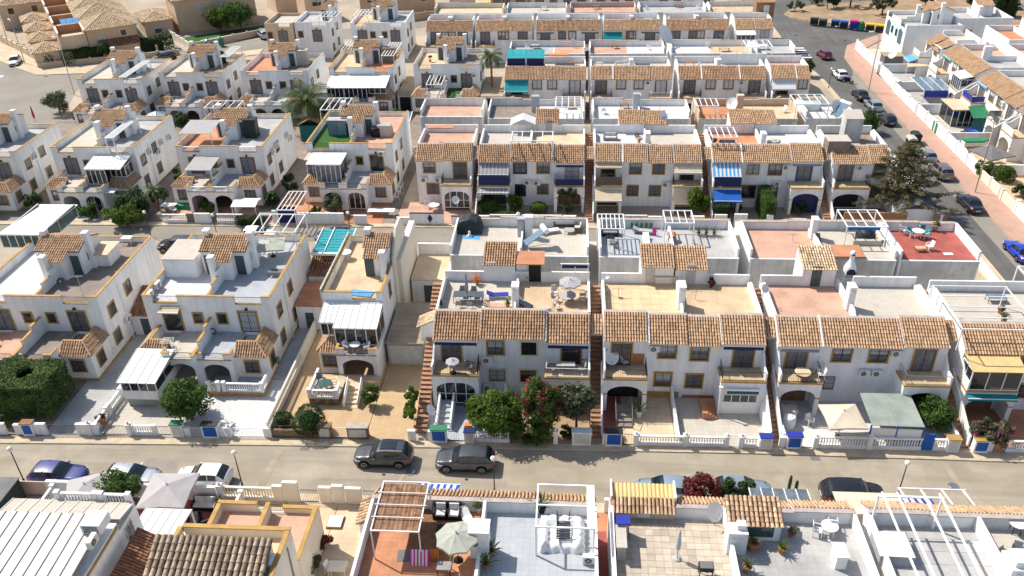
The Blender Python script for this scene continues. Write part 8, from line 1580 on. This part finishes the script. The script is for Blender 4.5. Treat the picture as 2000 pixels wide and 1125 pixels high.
slatcanopy('pale slatted sun canopy on the left roof terrace', -48.2, -44.2, 94.6, 98.6, 8.0, 'canvaswht'); slatcanopy('pale slatted sun canopy over the first-floor terrace', -46.2, -43.0, 89.9, 93.4, 5.2, 'canvaswht')
box_thing('roof_cabinet', 'grey-green double cabinet on the lawn roof', 'cabinet', -29.6, 99.9, 5.97, 2.4, 1.2, 2.0, 'panelgrey' if False else 'doorgrey', 'fl_grey', 2, 'solarlt'); tub('black water tank on the lawn-roof house', -24.63, 99.33, 5.97, .7, 1.2, 'black'); box_thing('roof_cabinet', 'pale storage box on the lawn-roof house', 'cabinet', -23.53, 99.54, 5.97, 1.6, 1.1, 1.4, 'fl_pale', 'fl_grey', 1); box_thing('roof_cabinet', 'beige double cabinet on the balustraded third row roof', 'cabinet', -43, 130.07, 5.97, 2.2, 1.2, 2.3, 'fl_pale', doors=2); box_thing('roof_cabinet', 'brown cabinet on the conservatory house roof', 'cabinet', -29.13, 131.59, 5.97, 2.2, 1.3, 2.2, 'fl_dark', doors=2); box_thing('roof_cabinet', 'dark green tank cabinet on the slatted-canopy house', 'cabinet', -40.6, 98.91, 5.97, 1.5, 1.2, 2.4, 'greenbin', doors=1); tub('dark water tank on the gold-canopy house roof', -56.45, 130.88, 5.97, .7, 1.8, 'black')
t = thing('gazebo', 'brown hipped gazebo with green side curtains in the third row gardens', 'gazebo', (-39.0, 112.0)); part('roof', MB().prism([(0, 2.6), (1.9, 3.5), (3.8, 2.6), (3.8, 2.7), (1.9, 3.62), (0, 2.7)], 'y', -.2, 3.6), 'brownsur', t); part('curtain', MB().box(.1, 3.7, 0, .05, .1, 2.5), 'tealdk', t); part('wall', MB().box(.1, 3.7, .06, 3.2, .1, 2.5), 'tealdk', t)
t = thing('canopy', 'teal striped slatted roof behind the lawn-roof house', 'canopy', (-26.2, 108.3, 3.0))
for i in range(8): part('slat', MB().prism([(0, 1.0), (3.4, 1.7), (3.4, 1.76), (0, 1.06)], 'x', i*.5, i*.5+.3), 'teal', t)
for x in (-.05, 4.0): part('beam', MB().bar((x, 0, 1.05), (x, 3.4, 1.75), .1), 'pergwhite', t)
parasol('grey-blue parasol behind the round glazed porch arch', -16.11, 91.87, .12, 1.0, 1.2, 'plasticw', 0, 8, .1) if False else table('round white table in the round-arch yard', -16.25, 90.07, .14, 1.3, m='plasticw'); dup(CH, (-17.11, 90.59, .14), 1.2, 'white chair beside the round yard table', 'white plastic chairs')
table('long white table in the paved yard by the back street', -22.4, 88.57, .14, 3.2, 1.0, .7, 'plasticw');
for i, (px, lb) in enumerate(((775, 'first'), (779, 'second'), (783, 'third'))): dup(CH, ((-21.36, 92.8), (-21.37, 94.28), (-21.38, 95.8))[i]+(.14,), -1.2, '%s white chair along the brick passage from the back street' % lb, 'white plastic chairs')
table('white garden table in the left second row yard', -48.99, 89.44, .14, 1.8, 1.0, .72, 'plasticw'); dup(CH, (-48.08, 88.66, .14), 2.6, 'white chair at the left second row garden table', 'white plastic chairs'); dup(CH, (-50.34, 90.6, .14), 1, 'second white chair at the left second row garden table', 'white plastic chairs')
parasol('round teal parasol in the third row garden', -62.95, 118.26, .1, 3.2, 2.3, 'tealpale' if False else 'panelgrey', 0, 8, .15); solo('boat_cover', MB().box(-1.5, 1.5, -.5, .5, 0, .5), ['green'], 'green folded cover on the second row yard floor', 'cover', (-47.34, 90.12, .14)); closed_parasol('red and blue closed parasol on the left roof', -71.97, 103.09, 6.0, 2.6, 'red')
t = thing('awning_table', 'white tarpaulin shelter over the second row garden seats', 'shelter', (-38.47, 87.81, .1)); part('cover', MB().prism([(-1.2, 1.9), (0, 2.15), (1.2, 1.9), (1.2, 1.95), (0, 2.2), (-1.2, 1.95)], 'x', -1.5, 1.5), 'panelwhite', t)
for x in (-1.4, 1.4): part('post', MB().box(x-.04, x+.04, -1.1, -1.02, 0, 1.9), 'pergwhite', t)
t = thing('shade_sail', 'white ridge tent on the planted rear terrace', 'tent', (-5.92, 100.24, 6.2)); part('cover', MB().prism([(-1.6, 1.3), (0, 2.0), (1.6, 1.3), (1.6, 1.36), (0, 2.06), (-1.6, 1.36)], 'y', -1, 1.3), 'panelwhite', t)
for x in (-1.5, 1.5): part('post', MB().box(x-.04, x+.04, -.95, -.87, 0, 1.3), 'pergwhite', t)
solo('orange_ledge', MB().box(0, 3.2, -.9, .2, 0, .1), ['fl_terra'], 'orange flat canopy above the white roof door', 'canopy', (-17.53, 97.25, 8.1)); solo('blue_pillar', MB().box(-.5, .5, -.4, .4, 0, 2.2), ['fl_bluegrey'], 'pale blue rendered pillar on the rear terrace', 'pillar', (-4.68, 107.71, 6.2)); solo('blue_pillar', MB().box(-.45, .45, -.4, .4, 0, 2.3), ['fl_bluegrey'], 'pale blue stepped pillar between two rear terraces', 'pillar', (8.72, 108.34, 6.2)); solo('ochre_pillar', MB().box(-.45, .45, -.4, .4, 0, 2.1), ['beige2'], 'ochre rendered pillar beside the large dish', 'pillar', (22.27, 108.37, 6.2))
sofa('pale sofa on the white second row roof terrace', 4.94, 97.68, 6.22, 1.7, 0, 'fl_dark', 'cushion'); sofa('dark sofa under the dark-glass pergola', 18.78, 95.5, 6.22, 1.8, 0, 'black', 'cushgrey'); potted('tall red-brown shrub on the white roof terrace', 8.38, 96.54, 6.22, 1.6, 'leafred', 'clay', 40, r=.6); potted('green plant at the end of the white roof terrace', 17.23, 95.97, 6.22, 1.0, 'leaf', 'clay', 41); tub('cloth-covered round barrel on the pale second row roof', 24.21, 95.55, 6.22, .8, .9, 'fl_pale'); box_thing('roof_room', 'tan roof room with a flat pale top near the pine', 'roof room', 31.19, 94.29, 6.2, 2.5, 2.0, 1.6, 'fl_dark', 'fl_pale', 0); box_thing('roof_cabinet', 'tall beige cabinet with a sloping lid beside the round street tree', 'cabinet', 33.65, 97.73, 6.2, 2.0, 1.8, 3.0, 'greywall', 'fl_pale', 0, slope=.5); table('pale green cloth table on the pine-side roof', 33.64, 94.83, 6.22, 1.0, .8, .6, 'plasticw', 'canvasgn')
solar('solar water heater above the road corner terrace', 34.3, 104.81, 6.8, -.9, 1.3); t = thing('spa', 'white hot tub cover under the road corner pergola', 'hot tub', (31.49, 108.9, 6.2)); part('shell', MB().box(-1.1, 1.1, -.9, .9, 0, .7), 'panelwhite', t); part('cover', MB().box(-1.15, 1.15, -.95, .95, .701, .8), 'panelgrey', t)
t = thing('canopy', 'turquoise glazed canopy over two navy blinds on the third row roof', 'canopy', (-9.8, 125.3, 6.2))
for i in range(7): part('roof_panel', MB().prism([(0, 2.0), (2.6, 2.6), (2.6, 2.66), (0, 2.06)], 'x', i*.82+.02, i*.82+.80), 'tealpale', t)
for i in range(2): part('blind', MB().box(.1+i*3.0, 2.85+i*3.0, 0, .05, .1, 1.95), 'navy', t)
for x in (0, 2.95, 5.75): part('post', MB().box(x-.06, x+.06, -.05, .06, 0, 2.0), 'pergwhite', t)
solo('orange_ledge', MB().box(0, 3.0, -.8, .2, 0, .1), ['orange'], 'bright orange awning strip on the third row roof', 'awning', (-3.49, 129.52, 7.6)); table('dark table with white cloth on the far corner terrace', 30.46, 136.68, 6.22, 2.0, 1.0, .7, 'black', 'panelwhite'); solo('roof_board', MB().box(0, 7.0, -.06, .06, 0, 1.6), ['panelwhite'], 'white board with a row of slots on the third row roof', 'panel', (22.65, 128.85, 6.2)); sofa('white and tan loungers on the third row terrace', 7.78, 127.54, 6.22, 2.2, .2, 'bamboo', 'cushion'); sofa('grey and blue loungers on the third row terrace', 10.82, 126.48, 6.22, 2.2, 0, 'cushgrey', 'fl_bluegrey'); potted('plants on the chair terrace of the third row semi', -22.48, 131.2, 5.97, 1.0, 'leafyel', 'clay', 44)
t = thing('canopy', 'flat white carport frame with blue glass panels across the road', 'canopy', (53.4, 127.0)); sheetroof(t, 0, 4.2, 0, 6.2, 2.6, 2.7, 3, 'solarlt', 'pergwhite', 'pane'); part('blind', MB().box(.1, 4.1, -.06, 0, 1.6, 2.55), 'royal', t)
for x in (0, 4.1): part('post', MB().box(x, x+.1, -.1, .0, 0, 2.6), 'pergwhite', t)
t = thing('garden_room', 'glazed garden room with a flat sand roof across the road', 'garden room', (54.6, 118.4)); glazing(t, 0, 4.2, 0, .1, 2.6, 5, side=4.4); part('roof', MB().box(-.2, 4.4, -.2, 4.6, 2.62, 2.75), 'fl_sand2', t); part('back_wall', MB().box(.1, 4.1, 4.41, 4.5, .1, 2.6), 'white', t)
t = thing('canopy', 'green slatted lean-to roof across the road', 'canopy', (56.6, 116.4)); sheetroof(t, 0, 3.4, 0, 2.4, 2.1, 3.0, 6, 'plasticgn', 'plasticgn', 'slat'); part('screen', MB().box(0, 3.4, -.06, 0, .2, 2.0), 'tealdk', t)
parasol('large flat grey parasol in the yard across the road', 54.0, 104.0, .1, 4.0, 2.5, 'slategrey', .4, 4, .12); t = thing('shade_sail', 'cream triangular shade sail beside the small pool yard', 'shade sail', (55.0, 139.5, 2.4)); part('sail', MB().prism([(0, 0), (4.2, .6), (1.2, 3.2)], 'z', 0, .05), 'sail', t); part('pole', MB().tube((0, 0, -2.4), (0, 0, .1), .04), 'pergwhite', t)
t = thing('boat', 'small boat under a green cover in the yard across the road', 'boat', (54.8, 110.6, .5), .1); part('hull', MB().prism([(-1.6, -.5), (1.0, -.6), (1.9, 0), (1.0, .6), (-1.6, .5)], 'z', 0, .55), 'panelwhite', t); part('cover', MB().prism([(-1.5, -.55), (1.0, -.62), (1.95, 0), (1.0, .62), (-1.5, .55)], 'z', .551, .75), 'green', t)
t = thing('deck_roof', 'flat tan deck roof beside the corner pool', 'shed', (54.0, 147.2)); part('wall', MB().box(0, 3.2, 0, 2.2, 0, 1.9), 'slategrey', t); part('roof', MB().box(-.2, 3.4, -.2, 2.4, 1.902, 2.0), 'sandsheet', t)
hung('turquoise towels on the line of the roof across the road', 73.0, 75.2, 113.5, 6.9, 8.0, 'tealpale', 'teal'); table('white table in the yard with the grey parasol', 55.41, 106.84, .14, 1.2, m='plasticw'); chairs(CH, [(55.54, 108.51, .14, 1, 'white chair left of the grey parasol yard table'), (56.36, 107.29, .14, -1, 'white chair right of the grey parasol yard table')], 'white plastic chairs'); table('round table with red and blue toys by the glazed garden room', 54.0, 124.9, .14, 1.3, m='red')
parasol('pale grey-green eight-sided parasol on the red terrace', -6.1, 32.55, zt_, 2.5, 2.3, 'canvasgn', .2, 8, .16); parasol('big square greyish parasol in the near left yard', -28.07, 41.13, .1, 3.4, 2.7, 'canvaswht', .05, 4, .17); parasol('second square greyish parasol behind the leafy shrub', -34.17, 41.11, .1, 2.7, 2.5, 'canvaswht', .4, 4, .17)
closed_parasol('blue-grey folded parasol on the beige tiled terrace', 6.51, 33.22, zt_, 2.4, 'fl_bluegrey' if False else 'panelgrey')
sofa('black rattan armchair with white cushion on the red terrace', -7.57, 35.92, zt_, .9, 0, 'black', 'cushion', 1); sofa('second black rattan armchair with a round pillow', -6.74, 35.92, zt_, .9, 0, 'black', 'cushion', 1); sunbed('white cushioned deck chair beside the rattan armchairs', -5.83, 35.37, zt_, .5, 'cushion', 'black'); table('dark low table on the red terrace', -7.13, 34.39, zt_, 1.0, .8, .45, 'black'); table('dark folding table near the parasol shade', -6.77, 31.63, zt_, .8, .6, .6, 'black', 'ironlight')
for i in range(1): t = thing('rug', 'dark brown slatted rug on the red terrace', 'rug', (-7.74, 34.55, zt_+.004)); [part('stripe', MB().box(-1.5+.13*k, -1.5+.13*k+.115, -2.2, 2.2, 0, .012), 'wood', t) for k in range(22)]
solo('floor_mat', MB().box(-.35, .35, -.45, .45, 0, .015), ['slategrey'], 'small dark mat on the red terrace floor', 'mat', (-9.35, 32.73, zt_+.003), .1)
b = MB()
for i in range(11): b.prism([(0, .9), (-.45, .05), (-.43, .05), (.02, .9)], 'x', i*.1, i*.1+.098, i % 2)
solo('striped_towel', b, ['pink', 'panelwhite'], 'pink and white striped towel hanging over a chair', 'towel', (-8.83, 32.43, zt_)); hung('orange patterned cloth beside the striped towel', -7.98, -7.2, 32.49, zt_+.1, zt_+.9, 'orange', 'clay', 'cloth')
potted('spiky plant beside the blue-grey deck wall', -4.2, 32.99, zt_, 1.0, 'palmleaf', 'clay', 50, spiky=True); potted('second spiky plant at the blue-grey deck wall', -4.42, 32.06, zt_, .9, 'leafyel', 'clay', 51, spiky=True); potted('palm-like pot plant below the white pergola corner', -1.4, 36.48, zt_, 1.3, 'palmleaf', 'black', 52, spiky=True, pr=.3); potted('leafy pot plant near the deck chair', -5.28, 36.31, zt_, .7, 'leaf', 'plasticw', 53)
t = thing('electric_grill', 'black barbecue on legs at the bottom of the beige terrace', 'barbecue', (7.96, 32.12, zt_)); part('box', MB().box(-.4, .4, -.28, .28, .6, .85), 'black', t); part('grate', MB().box(-.36, .36, -.24, .24, .852, .88), 'slategrey', t)
for sx in (-.35, .35):
 for sy in (-.22, .22): part('leg', MB().box(sx-.025, sx+.025, sy-.025, sy+.025, 0, .6), 'iron', t)
for lb, px, py, k in (('succulent in a clay bowl beside the square chimney', 1470, 1072, 0), ('cactus in a clay pot on the grey-green terrace', 1526, 1078, 1), ('tall pot plant near the white chair', 1545, 1045, 2), ('spiky pot plant at the bottom of the grey-green terrace', 1458, 1115, 3)):
 x, y = ((10.95, 34.08), (12.55, 33.93), (13.38, 35.22), (10.32, 32.48))[k]; potted(lb, x, y, zt_, (.5, .7, .9, .8)[k], ('leafgrey', 'leafyel', 'leafgrey', 'palmleaf')[k], 'clay', 60+k, spiky=k != 2, pr=(.34, .22, .22, .25)[k])
table('round white table on the grey-green terrace', 15.57, 35.46, zt_, 1.0, m='plasticw'); chairs(CH, [(14.93, 35.39, zt_, 1.3, 'white chair left of the round table on the grey-green terrace'), (15.92, 36.06, zt_, 3.0, 'white chair behind the round table on the grey-green terrace')], 'white plastic chairs'); box_thing('roof_cabinet', 'white rounded cabinet on the terrace party wall', 'cabinet', 15.59, 33.37, zt_, .6, 1.0, 1.0, 'plasticw'); box_thing('roof_cabinet', 'grey-white cabinet at the beige terrace wall', 'cabinet', 3.29, 33.74, zt_, .5, 1.6, 1.1, 'fl_pale'); box_thing('toy_machine', 'royal blue painted cupboard with a cream front at the beige terrace wall', 'cupboard', 3.45, 34.81, zt_, .7, .6, 1.3, 'royal', 'royal', 1, 'fl_sand2'); t = thing('wall_unit', 'air conditioner on the deck edge below the white pergola', 'air conditioner', (1.5, 32.9, zt_)); ac(t, 0, 0, .05)
chairs(CHD, [(24.87, 33.88, zt_, .6, 'black lounge chair beside the stepped chimney block'), (25.74, 34.28, zt_, -.4, 'second black lounge chair at the right bottom corner')], 'dark mesh chairs on the near terraces'); table('black round table with white bowls at the right edge', 26.51, 36.13, zt_, .9, m='black', top='panelwhite')
sofa('black wicker sofa in the near left yard', -25.93, 41.6, .11, 1.9, 0, 'black', 'cushion', 2); sofa('black pouf-like wicker chair in the near left yard', -26.16, 40.08, .11, .9, .3, 'black', 'cushgrey', 1); sofa('black low wicker lounger beside the white balusters', -24.81, 39.48, .11, 1.2, .5, 'black', 'black', 1); potted('big shrub in a white pot beside the wicker sofa', -24.62, 41.11, .11, 1.3, 'leafgrey', 'plasticw', 70, r=.5, pr=.3); potted('large green pot plant at the stairs of the red terrace', -11.53, 32.91, 3.0, 1.0, 'leaf', 'clay', 71)
table('square cream table on the shaded end of the patio', -14.85, 36.23, .13, 1.2, .9, .7, 'cream'); dup(CH, (-15.41, 36.29, .13), 1.2, 'cream chair at the shaded patio table', 'white plastic chairs')
rr_ = random.Random(4)
for row, ya, yb in (('third row front', 126.2, 128.6), ('third row rear', 135.5, 138), ('fourth row front', 153.6, 155.8), ('fourth row rear', 162.5, 165), ('second row rear', 106, 109.5)):
 for blk, xa, xb in (('left', -9, 1), ('middle', 4, 14), ('right', 17, 28)):
  def pt(): return (rr_.uniform(xa, xb), rr_.uniform(ya, yb), zt_)
  dup(CH, pt(), rr_.uniform(0, 6), 'white plastic chair on the %s terrace of the %s block' % (row, blk), 'chairs on the far roof terraces')
  t = thing('antenna', 'thin aerial mast on the %s terrace of the %s block' % (row, blk), 'antenna', pt(), rr_.uniform(-.6, .6), 'aerials on the far roof terraces'); part('mast', cached('mast', lambda: MB().tube((0, 0, 0), (0, 0, 2.2), .03, 6).bar((-.5, 0, 2.1), (.5, 0, 2.1), .03).bar((-.4, -.3, 2.1), (-.4, .3, 2.1), .02).bar((.3, -.3, 2.1), (.3, .3, 2.1), .02).mesh('mast', ['steel'])), None, t)
  table('dark low table on the %s terrace of the %s block' % (row, blk), *pt(), rr_.uniform(.9, 1.6), .8, .6, 'black', rr_.choice(('wood', 'canvasgn')), group='tables on the far roof terraces')
for p_ in (CH, CHD, CHW, CHG):
 for c_ in list(p_.children): bpy.data.objects.remove(c_)
 bpy.data.objects.remove(p_)
